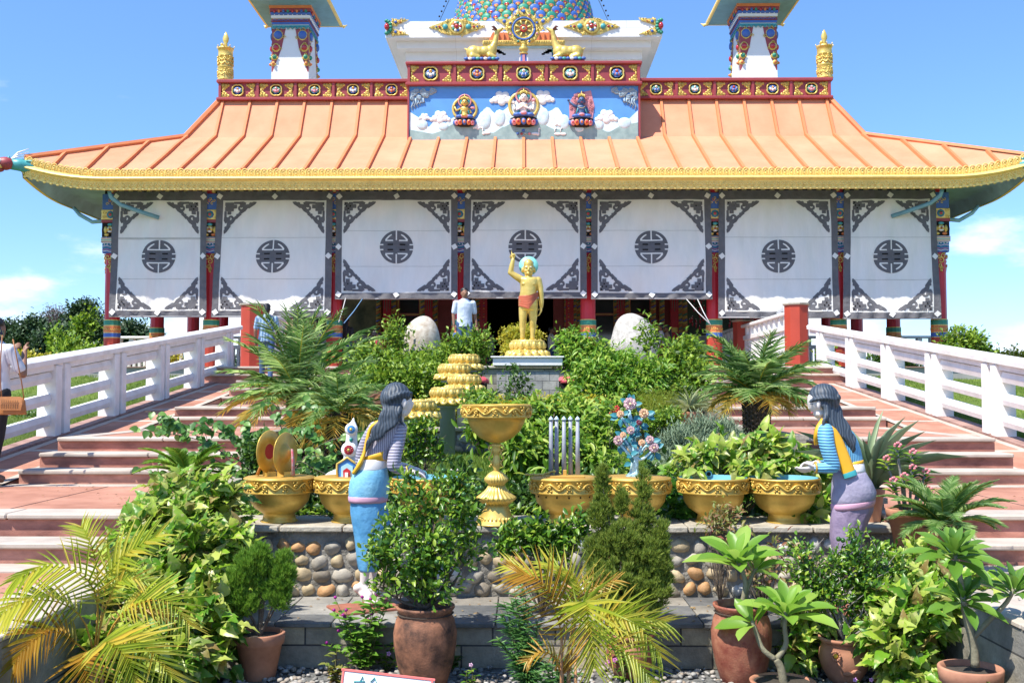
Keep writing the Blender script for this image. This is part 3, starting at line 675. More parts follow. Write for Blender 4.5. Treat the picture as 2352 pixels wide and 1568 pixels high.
painting(790,866,[m_land,m_conc,m_red,m_skin]); painting(1574,1625,[M('dark_landscape',(.02,.035,.015),.6,0,.3,2,col2=(.06,.07,.03)),m_conc,m_red,m_skin]); painting(1632,1700,[M('dark_landscape',(.02,.035,.015)),m_conc,m_red,m_skin]); painting(690,745,[M('dark_landscape',(.02,.035,.015)),m_conc,m_red,m_skin])
# interior altar shapes far back in the dark hall
# friezes
def medmesh(kind):
    b=MB(); rim=MB()
    w=lambda a,j:.16*abs(math.sin(2*a))**.6-.06
    X=rot(R(90),0,0)
    b.lathe([(.02,0),(.20,0),(.215,.012),(.205,.03),(.175,.034),(.165,.02)],(0,0,0),32,0,True,X,wob=w,cap=False)
    b.lathe([(.0,.012),(.168,.012)],(0,0,0),32,1,True,X,wob=w,cap=False)
    c1,c2=[(2,4),(3,4),(3,3),(2,7),(7,2),(2,3),(4,2),(5,4)][kind%8]
    for i in range(5):
        a=PI*(.1+.8*i/4); b.ell((.075*math.cos(a),-.03,-.035-.03*math.sin(a)+.03),(.04,.02,.05),c1 if i%2 else c2,n=8,m=5)
    b.ell((0,-.035,-.04),(.06,.025,.055),c2,n=8,m=5); b.ell((0,-.018,.0),(.14,.012,.13),[2,9,6,2][kind%4],n=14,m=4); b.ell((0,-.025,-.11),(.07,.015,.02),2,n=8,m=4)
    tops=[(0,0,.07,.05),(4,0,.06,.045),(3,0,.06,.05),(8,0,.05,.06),(5,0,.06,.045),(0,0,.06,.06),(4,0,.07,.05),(0,0,.05,.04)][kind%8]
    b.ell((0,-.035,tops[2]),(tops[3],.025,tops[3]),tops[0],n=10,m=6); b.ell((0,-.045,tops[2]),(tops[3]*.5,.025,tops[3]*.5),[5,0,4,0,7,2,0,5][kind%8],n=8,m=5)
    for sx in(-1,1): spiral(b,sx*.11,.03,.035,1.1,0,sx,-.025,.008,4,8); spiral(b,sx*.12,-.04,.03,1.1,1,-sx,-.025,.008,9,8)
    return b.mesh('medallion',PAL)
MED=[medmesh(k) for k in range(8)]; mk=[0]
def frieze(x0,x1,yf,zb0,zb1,zt0,zt1,nsec,dep=.5):
    b=MB(); xm=(x0+x1)/2; w=x1-x0
    b.box((xm,yf+dep/2,(zb1+zt0)/2),(w,dep,zt0-zb1+.02),0)
    for za,zb in((zb0,zb1),(zt0,zt1)): 
        b.bb((xm,yf+dep/2-.05,(za+zb)/2),(w+.1,dep+.1,zb-za),.02,0)
    for i in range(nsec+1): b.bb((x0+.045+(w-.09)*i/nsec,yf-.02,(zb1+zt0)/2),(.08,.08,zt0-zb1),.008,0)
    sw=w/nsec; h=zt0-zb1
    for i in range(nsec):
        cx=x0+sw*(i+.5); cz=(zb1+zt0)/2
        for sx in(-1,1):
            ex=cx+sx*(sw/2-.10)
            for sz in(-1,1):
                for q,(dx,dz,rr) in enumerate(((.0,.0,.05),(.09,.025,.042),(.165,.045,.033),(.03,-.085,.05),(.10,-.05,.033))):
                    px,pz=ex-sx*(dx+.02),cz+sz*(h/2-.06+ (dz if dz<0 else 0) - (.0 if dz<0 else dz*0))
                    b.ell((px,yf-.004,pz),(rr*1.45,.018,rr*1.35),1,n=9,m=4); spiral(b,px,pz,rr*.9,1.2,q,sx*sz,yf-.028,.010,1,9)
            b.ell((ex-sx*.02,yf-.01,cz),(.03,.02,.06),1,n=8,m=4)
    f=tp(b,'frieze',[m_maroon,m_gold])
    for i in range(nsec):
        o=bpy.data.objects.new('medallion',MED[mk[0]%8]); mk[0]+=3; COL.objects.link(o); o.parent=f; o.location=(x0+sw*(i+.5),yf-.012,(zb1+zt0)/2); k=(h-.04)/.46; o.scale=(k,1.2,k)
    return f
frieze(-3.30,3.30,29.25,10.52,10.615,11.116,11.20,5,1.6)
frieze(-8.98,-3.31,30.28,10.40,10.49,10.92,11.02,5,.6); frieze(3.31,8.98,30.28,10.40,10.49,10.92,11.02,5,.6)
b=MB()
for s in(-1,1): b.box((s*8.93,CY,10.7),(.3,17.3,.62),0)
b.box((0,48.2,10.7),(17.5,.3,.6),0); b.box((0,CY,10.5),(17.7,17.5,.14),1)
tp(b,'parapet',[m_maroon,m_conc])
# mural
b=MB(); mx0,mx1,mz0,mz1=-3.26,3.26,8.95,10.53; my=29.3
b.box((0,my+.4,(mz0+mz1)/2),(6.52,.8,mz1-mz0),0)
for s in(-1,1): b.box((s*3.275,my+.38,(mz0+mz1)/2),(.05,.86,mz1-mz0),5)
MZ=lambda py:EYE+(900-py)/2400*my; MX=lambda px:(px-1206)/2400*my
def poly(pts,t,mi,lay):
    up_=[p for p in pts if p[1]<317 and not(p[1]>=306 and p[0] in(941,1471))]; q=interp([i/70 for i in range(71)],[(x,y,0) for x,y in up_]); q=[(p.x,p.y+1.6*noise.noise(Vector((p.x*.12,mi,0)))) for p in q]
    b.prism([(MX(x),MZ(y)) for x,y in q+[(1471,319),(941,319)]],t,mi,y0=my-lay)
poly([(941,306),(941,250),(960,262),(985,285),(1003,262),(1020,278),(1045,262),(1062,272),(1080,276),(1100,262),(1122,238),(1140,255),(1160,246),(1180,230),(1206,215),(1240,228),(1262,250),(1284,240),(1300,262),(1325,275),(1350,282),(1375,270),(1398,250),(1420,262),(1440,274),(1471,248),(1471,318),(941,318)],.03,2,.012)
poly([(941,311),(941,292),(965,296),(1000,300),(1040,280),(1062,273),(1090,282),(1130,300),(1160,285),(1206,270),(1240,274),(1280,292),(1310,285),(1340,276),(1370,280),(1400,298),(1430,285),(1471,276),(1471,318),(941,318)],.03,3,.024)
for cx,cy,sc in((1012,262,1.0),(1155,218,1.15),(1250,216,1.15),(1398,262,1.1),(975,262,.6),(1330,268,.7),(1100,285,.5),(1290,278,.5)):
    for dx,dy,r in((0,0,9),(-12,3,8),(12,3,8),(-5,-7,8),(7,-6,8),(-20,6,5),(20,6,5),(0,7,9)): b.ell((MX(cx+dx*sc),my-.012,MZ(cy+dy*sc)),(r*sc*.0122,.03,r*sc*.0122),1,n=10,m=5)
for s in(-1,1):
    r3=random.Random(4)
    for i in range(34):
        u=r3.random()*60; v=r3.random()*34
        if u/60+v/38>1: continue
        x=MX(1206+s*(262-u)); z=MZ(197+v); b.ell((x,my-.015,z),(.075,.035,.075),4,n=9,m=5); spiral(b,x,z,.06,1.4,i,s,my-.05,.012,4,10)
    for i in range(5):
        x0_=1206+s*(262-4-i*6); b.tube([(MX(x0_),my-.01,MZ(218)),(MX(x0_-s*2),my-.02,MZ(228)),(MX(x0_+s*3),my-.02,MZ(238-i*3)),(MX(x0_-s*0),my-.01,MZ(247-i*4))],[.03,.03,.022,.008],5,4)
for px,py in((1120,300),(1232,302)):
    for dx,dy,rx,ry in((0,0,9,3.6),(-7,1,4,4),(-9,-7,1.6,5),(-10,-12,3,1.8)) : b.ell((MX(px+dx*(1 if px<1200 else -1)*1),my-.03,MZ(py+dy)),(rx*.0122,.02,ry*.0122),1,n=9,m=5)
for px in(1284,1297):
    b.ell((MX(px),my-.03,MZ(303)),(.1,.02,.045),1,n=9,m=5); b.tube([(MX(px-5),my-.03,MZ(301)),(MX(px-6),my-.03,MZ(292)),(MX(px-2),my-.03,MZ(289))],.014,5,1)
for i in range(4): b.ell((MX(1192+i*9),my-.04,MZ(302)),.04,[6,5,3,7][i],n=8,m=5)
b.ell((MX(1205),my-.04,MZ(295)),.045,6,n=8,m=5)
for i,(cx,cy,w_,h_) in enumerate(((1115,270,16,22),(1150,265,14,20),(1250,262,16,22),(1300,275,14,18),(970,280,14,12),(1440,278,16,14),(1020,285,12,10),(1380,282,12,12),(1190,262,12,18),(1335,290,12,9))): b.ell((MX(cx),my-.010,MZ(cy)),(w_*.0122,.035,h_*.0122),8,n=10,m=6)
MUR=tp(b,'mural',[m_sky,m_wt,m_snow,m_hill,m_cloudg,m_maroon,m_blue,m_pinkp,M('mural_glacier',(.50,.68,.72),.6,0,.1,8,col2=(.70,.80,.82))])
def deity(px,pyb,h,skin,kind):
    """seated painted relief: px centre, pyb bottom of lotus, h height in picture units"""
    k=.0122*h/100; cx=MX(px); cz=MZ(pyb); y=my-.04; b=MB(); P_=lambda x,z:(cx+x*k,y,cz+z*k)
    E=lambda x,z,rx,rz_,mi,dy=0,ry=None:b.ell((cx+x*k,y-dy*k,cz+z*k),(rx*k,(ry or min(rx,rz_))*k,rz_*k),mi,n=12,m=8)
    # lotus seat
    b.lathe([(14*k,0),(26*k,3*k),(33*k,14*k),(34*k,22*k),(30*k,24*k)],(cx,y,cz),24,1,True,sy=.45)
    for i in range(7):
        a=PI+PI*(i+.5)/7; E(0+30*math.cos(a),12,7,9,[2,3,7,2,7,3,2][i],-30*math.sin(a)*.42,5); E(0+31*math.cos(a),12,4,5,[7,5,5,7,5,5,7][i],-36*math.sin(a)*.42,4)
    if kind<2:
        ring=[(cx+36*k*math.sin(t),y+.02,cz+(56-34*math.cos(t))*k) for t in [2*PI*i/28 for i in range(29)]]; b.tube(ring,4.2*k,6,0)
        b.lathe([(0.01,0),(32*k,0)],(0,0,0),24,2,True,T(cx,y+.03,cz+56*k)@rot(R(90),0,0),cap=False)
        ring=[(cx+19*k*math.sin(t),y-.0,cz+(80-19*math.cos(t))*k) for t in [2*PI*i/24 for i in range(25)]]; b.tube(ring,2.6*k,6,3)
        b.ell((cx,y+.01,cz+80*k),(18*k,.02,18*k),9,n=16,m=4)
    else:
        r=random.Random(2)
        b.prism([(cx-33*k,cz+22*k),(cx+30*k,cz+22*k),(cx+36*k,cz+60*k),(cx+26*k,cz+104*k),(cx+8*k,cz+100*k),(cx-14*k,cz+96*k),(cx-34*k,cz+72*k)],.03,3,y0=y+.02)
        for i in range(60):
            a=r.uniform(0,2*PI); q=r.uniform(.55,1); X_=30*q*math.cos(a); Z_=60+38*q*math.sin(a); spiral(b,cx+X_*k,cz+Z_*k,5*k,1.1,r.random()*6,1,y,.9*k,3,8)
    sk=10
    E(0,30,22,6.5,2 if kind!=0 else 3,8,10); E(-16,29,11,6,2,10,8); E(16,29,11,6,2,10,8); E(0,32,9,5,3 if kind else 0,14,7)   # folded legs in cloth
    for dz,rx in((38,10),(44,9.5),(50,12),(55,13)): E(0,dz,rx,7,sk,4,7)
    E(0,62,4,6,sk,4,4)
    E(0,73,9,10.5,sk,6,9); E(0,73,1.6,3,sk,15,2)
    E(-3.4,75,1.6,1,1,14,1.2); E(3.4,75,1.6,1,1,14,1.2); E(0,67.5,2.4,.9,5,13,1.2)
    E(-9.5,71,2,5,sk,3,2); E(9.5,71,2,5,sk,3,2)
    E(0,81,9.5,6,1,2,8)
    for i in range(5): E(-8+4*i,86+2*(2-abs(i-2)),2.2,5,0,6,2)
    E(0,95,1.8,6,0,4,2)
    for s in(-1,1):
        if kind==0 and s<0: A=[(-12,56),(-26,50),(-33,66)]
        elif kind==2 and s<0: A=[(-12,56),(-22,62),(-36,76)]
        else: A=[(s*12,56),(s*19,44),(s*8,42)] if kind!=1 else [(s*12,56),(s*24,44),(s*25,62)]
        b.tube([P_(*q) for q in A],[4.2*k,3.4*k,2.6*k],8,sk); E(A[-1][0],A[-1][1],3.4,4,sk,1)
    if kind==1:
        for s in(-1,1): b.tube([P_(s*12,55),(cx+s*17*k,y-8*k,cz+42*k),(cx+s*2*k,y-13*k,cz+50*k)],[4*k,3.2*k,2.4*k],8,sk)
        E(25,68,5,5,3,2,3)
    for s in(-1,1): b.tube([P_(s*8,62),(cx+s*11*k,y-6*k,cz+48*k),(cx+s*15*k,y-4*k,cz+34*k)],[1.8*k,2.2*k,3*k],6,9 if kind!=1 else 9)
    if kind==0: E(24,58,7,4,3,2,3)
    for i in range(7): a=PI*(1.15+.7*i/6); E(9*math.cos(a),58+9*math.sin(a)*.8,1.1,1.1,0,12,1)
    tp(b,'deity_relief',[m_gold,m_blk,m_blue,m_pinkp,m_wt,m_rj,m_green,m_orp,m_maroon,m_tq,skin],MUR)
deity(1069,286,76,m_gold,0); deity(1206,287,92,m_skin,1); deity(1340,288,84,m_navy,2)
# drain pipes
for s in(-1,1):
    b=MB(); b.tube([(s*10.75,26.75,7.05),(s*10.72,26.8,6.9),(s*10.55,27.0,6.74),(s*10.1,27.4,6.6),(s*9.75,27.62,6.5)],.055,8,0); tp(b,'drain_pipe',M('blue_pipe',(.16,.36,.42),.5))
    b=MB(); b.tube([(s*11.2,28.3,6.55),(s*11.9,28.5,6.53),(s*12.3,28.6,6.75),(s*12.5,28.7,6.95)],.055,8,0); tp(b,'drain_pipe',m_teal)
# dragon head on the left eave corner
for s in(-1,1):
    c=eavept(s*1.0)+Vector((0,0,-.16)); b=MB(); dn=lambda o,z,dy=0:(c.x+s*(o*.8+.08),c.y-o*.5+dy,c.z-.05+z*.8-max(0,o)*.25)
    b.tube([dn(-.55,-.02),dn(-.2,.0),dn(.1,.08),dn(.35,.16)],[.17,.17,.16,.14],12,0)
    for i in range(4): b.tube([dn(-.1-.05*i,.16-.08*i,-.14),dn(-.35-.04*i,.2-.1*i,-.17),dn(-.5,.12-.09*i,-.17)],[.03,.025,.012],6,0)
    b.ell(dn(.48,.2),(.22,.18,.17),1,n=14,m=10); b.ell(dn(.7,.14),(.18,.12,.08),2,n=12,m=8); b.ell(dn(.66,.02),(.16,.11,.05),1,n=12,m=8)
    for q in range(5): b.ell(dn(.35+.06*q,.33-.02*q,-.08),(.04,.04,.06),1 if q%2 else 0,n=7,m=5)
    b.ell(dn(.55,.28,-.12),.045,3,n=8,m=6); b.ell(dn(.57,.28,-.155),.02,4,n=6,m=5)
    for q in range(3): b.tube([dn(.4,.28,-.05+.06*q),dn(.15,.34+.07*q,-.05),dn(-.12,.38+.11*q,-.05)],[.03,.02,.006],6,3)
    b.tube([dn(.6,0,-.1),dn(.62,-.12,-.1),dn(.66,-.2,-.1)],[.02,.015,.005],6,3)
    tp(b,'dragon_head',[m_tq,m_maroon,m_gold,m_wt,m_blk])
# ---------------- stupa stage above the roof ----------------
ST=thing('stupa','white stepped stupa base with jewelled gold plaques under a dome of blue and green scales','stupa',(0,37.5,10.6))
def sp(mb,name,mats,par=None): return mb.build(name,mats,par or ST,True)
m_marble=brickmat('white_marble',(.80,.79,.77),(.76,.75,.73),(.5,.48,.45),2.2,.9,.004,.15,.5,rot=(R(90),0,0),vs=1.5,nlo=.93,nhi=1.03)
b=MB(); H=4.44; cy=37.45
b.box((0,cy,13.475),(2*H,2*H,.53),0)
h=H
for yf,zt,zb in((33.35,13.22,12.98),(33.72,12.98,12.71),(34.1,12.71,10.5)):
    hw=cy-yf-.0; hw2={33.35:4.12,33.72:3.87,34.1:3.6}[yf]; b.box((0,cy,(zt+zb)/2),(2*hw2,2*hw,zt-zb),0)
SLAB=sp(b,'slab',m_marble)
def TZ(py,d=33): return EYE+(900-py)/2400*d
def TX(px,d=33): return (px-1205)/2400*d
Y=33.0-.0
def scrollfill(b,pts,n,seed,y,rr=.06,mi=0):
    r=random.Random(seed); xs=[p[0] for p in pts]; zs=[p[1] for p in pts]
    def inside(x,z):
        c=False;j=len(pts)-1
        for i in range(len(pts)):
            xi,zi=pts[i];xj,zj=pts[j]
            if (zi>z)!=(zj>z) and x<(xj-xi)*(z-zi)/(zj-zi)+xi: c=not c
            j=i
        return c
    k=0
    for _ in range(n*8):
        x=r.uniform(min(xs),max(xs)); z=r.uniform(min(zs),max(zs))
        if inside(x,z): spiral(b,x,z,rr*r.uniform(.7,1.2),1.2,r.random()*6,r.choice((-1,1)),y,rr*.26,mi,8); k+=1
        if k>=n: break
def plaque(cx):
    b=MB(); pz=TZ(50); w=.81; hh=.26; yy=Y-.02
    w=.9; pts=[(TX(cx)-w,pz),(TX(cx)-.55,pz+.13),(TX(cx)-.25,pz+hh),(TX(cx)+.25,pz+hh),(TX(cx)+.55,pz+.13),(TX(cx)+w,pz),(TX(cx)+.55,pz-.13),(TX(cx)+.25,pz-hh),(TX(cx)-.25,pz-hh),(TX(cx)-.55,pz-.13)]
    b.prism(pts,.05,0,y0=yy); scrollfill(b,pts,60,cx,yy-.01,.055,0)
    X=lambda d:T(TX(cx),yy-d,pz)@rot(R(90),0,0)
    b.lathe([(0,0),(.23,0),(.25,.03),(.22,.06),(.19,.05)],(0,0,0),24,0,True,X(.0))
    for i in range(10): a=2*PI*i/10; b.ell((TX(cx)+.13*math.cos(a),yy-.06,pz+.13*math.sin(a)),(.045,.03,.045),[5,4,6,4,7,4,6,4,2,4][i],n=8,m=5)
    b.ell((TX(cx),yy-.08,pz),(.07,.05,.07),5,n=10,m=6)
    for s in(-1,1): b.ell((TX(cx)+s*.37,yy-.03,pz),(.09,.05,.09),9,n=10,m=6); b.ell((TX(cx)+s*.55,yy-.03,pz),(.04,.04,.04),5,n=8,m=5); b.ell((TX(cx)+s*.66,yy-.03,pz),(.03,.03,.03),2,n=8,m=5)
    sp(b,'plaque',PAL,SLAB)
plaque(1049); plaque(1363)
for s in(-1,1):
    b=MB(); yy=Y-.02; ex=s*H; pz=TZ(50)
    for q in(-1,1):
        pts=[(ex-s*.2,pz+q*.02),(ex-s*.2,pz+q*.26),(ex-s*.75,pz+q*.25),(ex-s*.45,pz+q*.12)]; b.prism(pts,.05,0,y0=yy); scrollfill(b,pts,22,3+q,yy-.01,.05,0); b.ell((ex-s*.33,yy-.03,pz+q*.16),(.05,.04,.05),2,n=8,m=5); b.ell((ex-s*.48,yy-.03,pz+q*.17),(.03,.04,.03),7,n=8,m=5)
    for i in range(7): a=PI*(.5-i/6) if s<0 else PI*(.5+i/6); b.ell((ex+.13*math.cos(a)*1.0-s*.04,yy-.02,pz+.2*math.sin(a)),(.07,.06,.06),6,n=8,m=6)
    b.ell((ex-s*.05,yy-.06,pz),(.08,.08,.11),5,n=12,m=8)
    sp(b,'corner_ornament',PAL,SLAB)
# central plaque behind the wheel
b=MB(); yy=Y-.02; pz=TZ(50); pts=[(-.9,pz+.25),(-.35,pz+.27),(0,TZ(12)),(.35,pz+.27),(.9,pz+.25),(.55,pz),(.9,pz-.25),(-.9,pz-.25),(-.55,pz)]
b.prism(pts,.05,0,y0=yy); scrollfill(b,pts,110,7,yy-.01,.06,0)
for x,z in((-.62,.17),(.62,.17),(-.62,-.17),(.62,-.17),(0,.5)): b.ell((x,yy-.04,pz+z),(.06,.04,.06),2,n=8,m=5)
sp(b,'plaque',PAL,SLAB)
# little porch under the slab
b=MB(); y0=33.0
b.box((0,34.0,12.2),(1.78,2.6,2.2),4)
pr=[(-.98,13.2),(.98,13.2),(1.12,12.93),(-1.12,12.93)]
b.prism(pr,1.4,7,y0=32.55)
for i in range(13): b.box((-.96+i*.16,32.5,13.06),(.035,.06,.26),7)
b.bb((0,33.1,12.85),(2.6,1.3,.16),.03,0)
for i in range(34): b.tube([(-1.26+i*.075,32.44,12.79),(-1.26+i*.075,32.43,12.86),(-1.235+i*.075,32.43,12.9),(-1.21+i*.075,32.43,12.86)],.01,4,0)
b.box((0,33.15,12.755),(2.4,1.2,.03),10)
for s in(-1,1):
    for j in range(4): b.box((s*(.92-.1*j),32.85,12.68-.07*j*.6),(.34-.08*j,.3,.06),[9,6,9,2][j])
    b.box((s*.86,32.9,12.2),(.16,.25,.9),2)
    for j in range(6): b.ell((s*.86,32.76,12.0+j*.1),(.07,.04,.05),[6,4,2,9,5,6][j],n=8,m=5)
for z in(12.13,12.07,12.01,11.95): b.bb((0,32.78,z),(1.6,.2,.045),.01,0)
sp(b,'porch',PAL+[M('pale_blue_paint',(.40,.62,.72),.6)],None)
# dome with scales
b=MB(); R0=2.62; b.lathe([(R0-.06,13.74),(R0*.955,14.8),(R0*.87,15.8),(R0*.7,17),(.4,18)],(0,37.5,0),48,1,True)
rows=10; nn=42
for j in range(rows):
    z=13.82+j*.215; rr=R0*(1.0-.0012*j*j)
    for i in range(nn):
        a=2*PI*(i+.5*(j%2))/nn
        if math.sin(a)>.15: continue
        X=T(rr*math.cos(a),37.5+rr*math.sin(a),z)@rot(0,0,a+PI/2); c=2 if (i+j)%2 else 6
        e=MB(); e.ell((0,.02,0),(.215,.08,.175),0,n=12,m=6); e.ell((0,-.025,-.005),(.185,.07,.148),1,n=12,m=6); e.ell((0,-.05,-.06),(.11,.05,.07),2,n=10,m=5); e.ell((0,-.06,-.09),(.05,.04,.04),0,n=8,m=5)
        e.ell((0,-.04,.135),(.03,.03,.02),0,n=6,m=4)
        for m0,m1 in((0,0),(1,c),(2,7 if (i+j)%3 else 5)):
            ii=[k for k,v in enumerate(e.mi) if v==m0]; 
        b.add(e.v,e.f,0,True,X); off=len(b.mi)-len(e.mi)
        for k,v in enumerate(e.mi): b.mi[off+k]={0:0,1:c,2:7 if (i+j)%3 else 5}[v]
sp(b,'dome',PAL)
for s in(-1,1):
    b=MB(); b.tube([(s*3.2,34.6,13.7),(s*2.9,35.4,14.6),(s*2.6,36,15.6),(s*2.4,36.4,17.4)],.012,4,0)
    for i in range(8): t=i/8; b.ell((s*(3.15-.5*t),34.7+1.3*t,13.8+1.9*t),.035,0,n=6,m=4)
    sp(b,'cable',m_blk)
# ---------------- corner towers ----------------
def tower(s):
    x0,x1=sorted((s*TX(614,33)*-1,s*TX(704,33)*-1)); xc=(x0+x1)/2; w=x1-x0; yc=33+.75
    t=thing('corner_tower','white tapered tower with blue and red jewels under a small tiled roof on the %s'%('left' if s<0 else 'right'),'tower',(xc,yc,10.57))
    zt=14.05; b=MB(); k=.93
    b.box((0,0,1.74),(w,1.5,3.48),0,taper=k); b.build('shaft',m_wt,t)
    b=MB()
    for z,h,mi,o in((3.34,.10,4,.05),(3.22,.09,8,.04),(3.44,.09,2,.07),(3.13,.08,2,.03),(3.03,.08,9,.02),(3.55,.1,8,.09),(3.65,.1,7,.11)):
        b.bb((0,0,z),(w*.93+2*o,1.5*.93+2*o,h),.01,mi)
    for q in range(4):
        L_=w*.94 if q%2==0 else 1.5*.94; D_=(1.5 if q%2==0 else w)*.94/2; X=rot(0,0,q*PI/2)
        n=int(L_/.13)
        for i in range(n):
            xx=-L_/2+(i+.5)*L_/n
            e=MB(); e.ell((xx,-D_-.09,3.5),(.045,.03,.055),[5,7,2,6][i%4],n=7,m=5); e.ell((xx,-D_-.06,3.39),(.02,.02,.02),4,n=6,m=4)
            e.tube([(xx-.06,-D_-.03,3.02),(xx,-D_-.04,2.93),(xx+.06,-D_-.03,3.02)],.02,5,9); e.tube([(xx-.06,-D_-.05,3.2),(xx,-D_-.06,3.23),(xx+.06,-D_-.05,3.2)],.015,4,2)
            off=len(b.mi); b.add(e.v,e.f,0,True,X); b.mi[off:]=e.mi
    b.build('cornice',PAL,t)
    b=MB()
    for q in range(4):
        L_=(w if q%2==0 else 1.5); D_=(1.5 if q%2==0 else w)/2; X=rot(0,0,q*PI/2)
        for sx in(-1,1):
            e=MB()
            # hanging drop of jewels along each edge
            for zz,rr,mi in((2.74,.17,2),(2.33,.12,5),(2.02,.085,6),(1.80,.06,7)):
                f=1-.07*zz/3.48; ex=sx*(L_/2*f-rr*1.12); yy=-D_*f
                e.ell((ex,yy,zz),(rr*1.25,.03,rr*1.35),0,n=12,m=5); e.ell((ex,yy-.035,zz),(rr*.82,.07,rr*.82),mi,n=12,m=7); spiral(e,ex,zz+rr*.9,rr*.6,1.1,0,sx,yy-.03,.015,0,8); spiral(e,ex-sx*rr*1.1,zz-rr*.4,rr*.4,1.1,0,-sx,yy-.03,.014,0,8)
            f=.96; e.prism([(sx*L_/2*.965,1.45),(sx*L_/2*.935,2.95),(sx*(L_/2*.935-.42),2.95),(sx*(L_/2*.94-.3),2.3)],.02,8,y0=-D_*.965-.003)
            off=len(b.mi); b.add(e.v,e.f,0,True,X); b.mi[off:]=e.mi; b.sm[off:]=e.sm
    b.build('jewel_drops',PAL,t)
    b=MB(); o=.62; hw,hd=w/2+o,.75+o; z0=3.78
    b.add([(-hw,-hd,z0),(hw,-hd,z0),(hw,hd,z0),(-hw,hd,z0),(-.3,-.3,z0+1.2),(.3,-.3,z0+1.2),(.3,.3,z0+1.2),(-.3,.3,z0+1.2)],[(0,1,5,4),(1,2,6,5),(2,3,7,6),(3,0,4,7),(4,5,6,7)],0)
    b.add([(-hw,-hd,z0-.02),(hw,-hd,z0-.02),(hw,hd,z0-.02),(-hw,hd,z0-.02),(-w/2,-.75,z0-.1),(w/2,-.75,z0-.1),(w/2,.75,z0-.1),(-w/2,.75,z0-.1)],[(1,0,4,5),(2,1,5,6),(3,2,6,7),(0,3,7,4)],1)
    b.build('roof',[m_orange,M('blue_soffit',(.14,.33,.42),.6)],t)
    b=MB()
    for q in range(4):
        a,c=(hw,hd) if q%2==0 else (hd,hw); X=rot(0,0,q*PI/2); b.box((0,-c-.02,z0+.03),(2*a+.1,.06,.11),0,X)
        for i in range(int(2*a/.09)): e=MB().ell((-a+.045+i*.09,-c-.05,z0+.04),(.035,.02,.045),n=6,m=4); b.add(e.v,e.f,0,True,X)
        e=MB(); e.tube([(a,-c,z0),(a+.12,-c-.12,z0+.02),(a+.2,-c-.2,z0+.1)],[.05,.04,.01],6); e.ell((a+.1,-c-.1,z0),.05,n=6,m=5); b.add(e.v,e.f,0,True,X)
    b.build('gold_trim',m_goldflat,t)
tower(-1); tower(1)
# ---------------- victory banners, deer, wheel ----------------
def banner(s):
    p=at(516 if s<0 else 1896,175,30.55); t=thing('victory_banner','embossed gold cylinder banner with a flame finial at the %s end of the roof parapet'%('left' if s<0 else 'right'),'finial',(p.x,30.62,11.02))
    b=MB(); b.lathe([(.2,0),(.2,.06),(.235,.07),(.225,.1),(.22,.45),(.235,.47),(.215,.5),(.21,.78),(.23,.8),(.215,.83),(.215,1.0),(.235,1.01),(.235,1.06),(.20,1.07),(.05,1.09),(.05,1.12)],(0,0,0),28)
    for z in(.3,.62,.74):
        for i in range(9):
            a=2*PI*i/9; pts=[(.225*math.cos(a+u),.225*math.sin(a+u),z-.09*math.sin(PI*(u/.7))) for u in [0,.17,.35,.52,.7]]; b.tube(pts,.018,5)
            b.ell((.225*math.cos(a),.225*math.sin(a),z+.03),.03,n=6,m=5)
    r=random.Random(1)
    for i in range(60): a=r.random()*6.28; z=r.uniform(.1,.45); b.ell((.225*math.cos(a),.225*math.sin(a),z),.022,n=6,m=4)
    for i in range(8): a=2*PI*i/8; b.tube([(.22*math.cos(a),.22*math.sin(a),1.05),(.26*math.cos(a),.26*math.sin(a),1.08),(.25*math.cos(a),.25*math.sin(a),1.13)],[.015,.015,.005],5)
    b.build('cylinder',m_gold,t)
    b=MB(); b.lathe([(.03,1.1),(.06,1.16),(.045,1.2),(.085,1.28),(.095,1.36),(.06,1.46),(.01,1.56)],(0,0,0),12,sy=.5); b.ell((-.1,-.05,1.16),.05,n=8,m=6); b.build('finial',m_gold,t)
    MB().lathe([(.17,-.0),(.17,.05)],(0,0,.0),20).build('base',m_maroon,t)
banner(-1); banner(1)
K=.0138
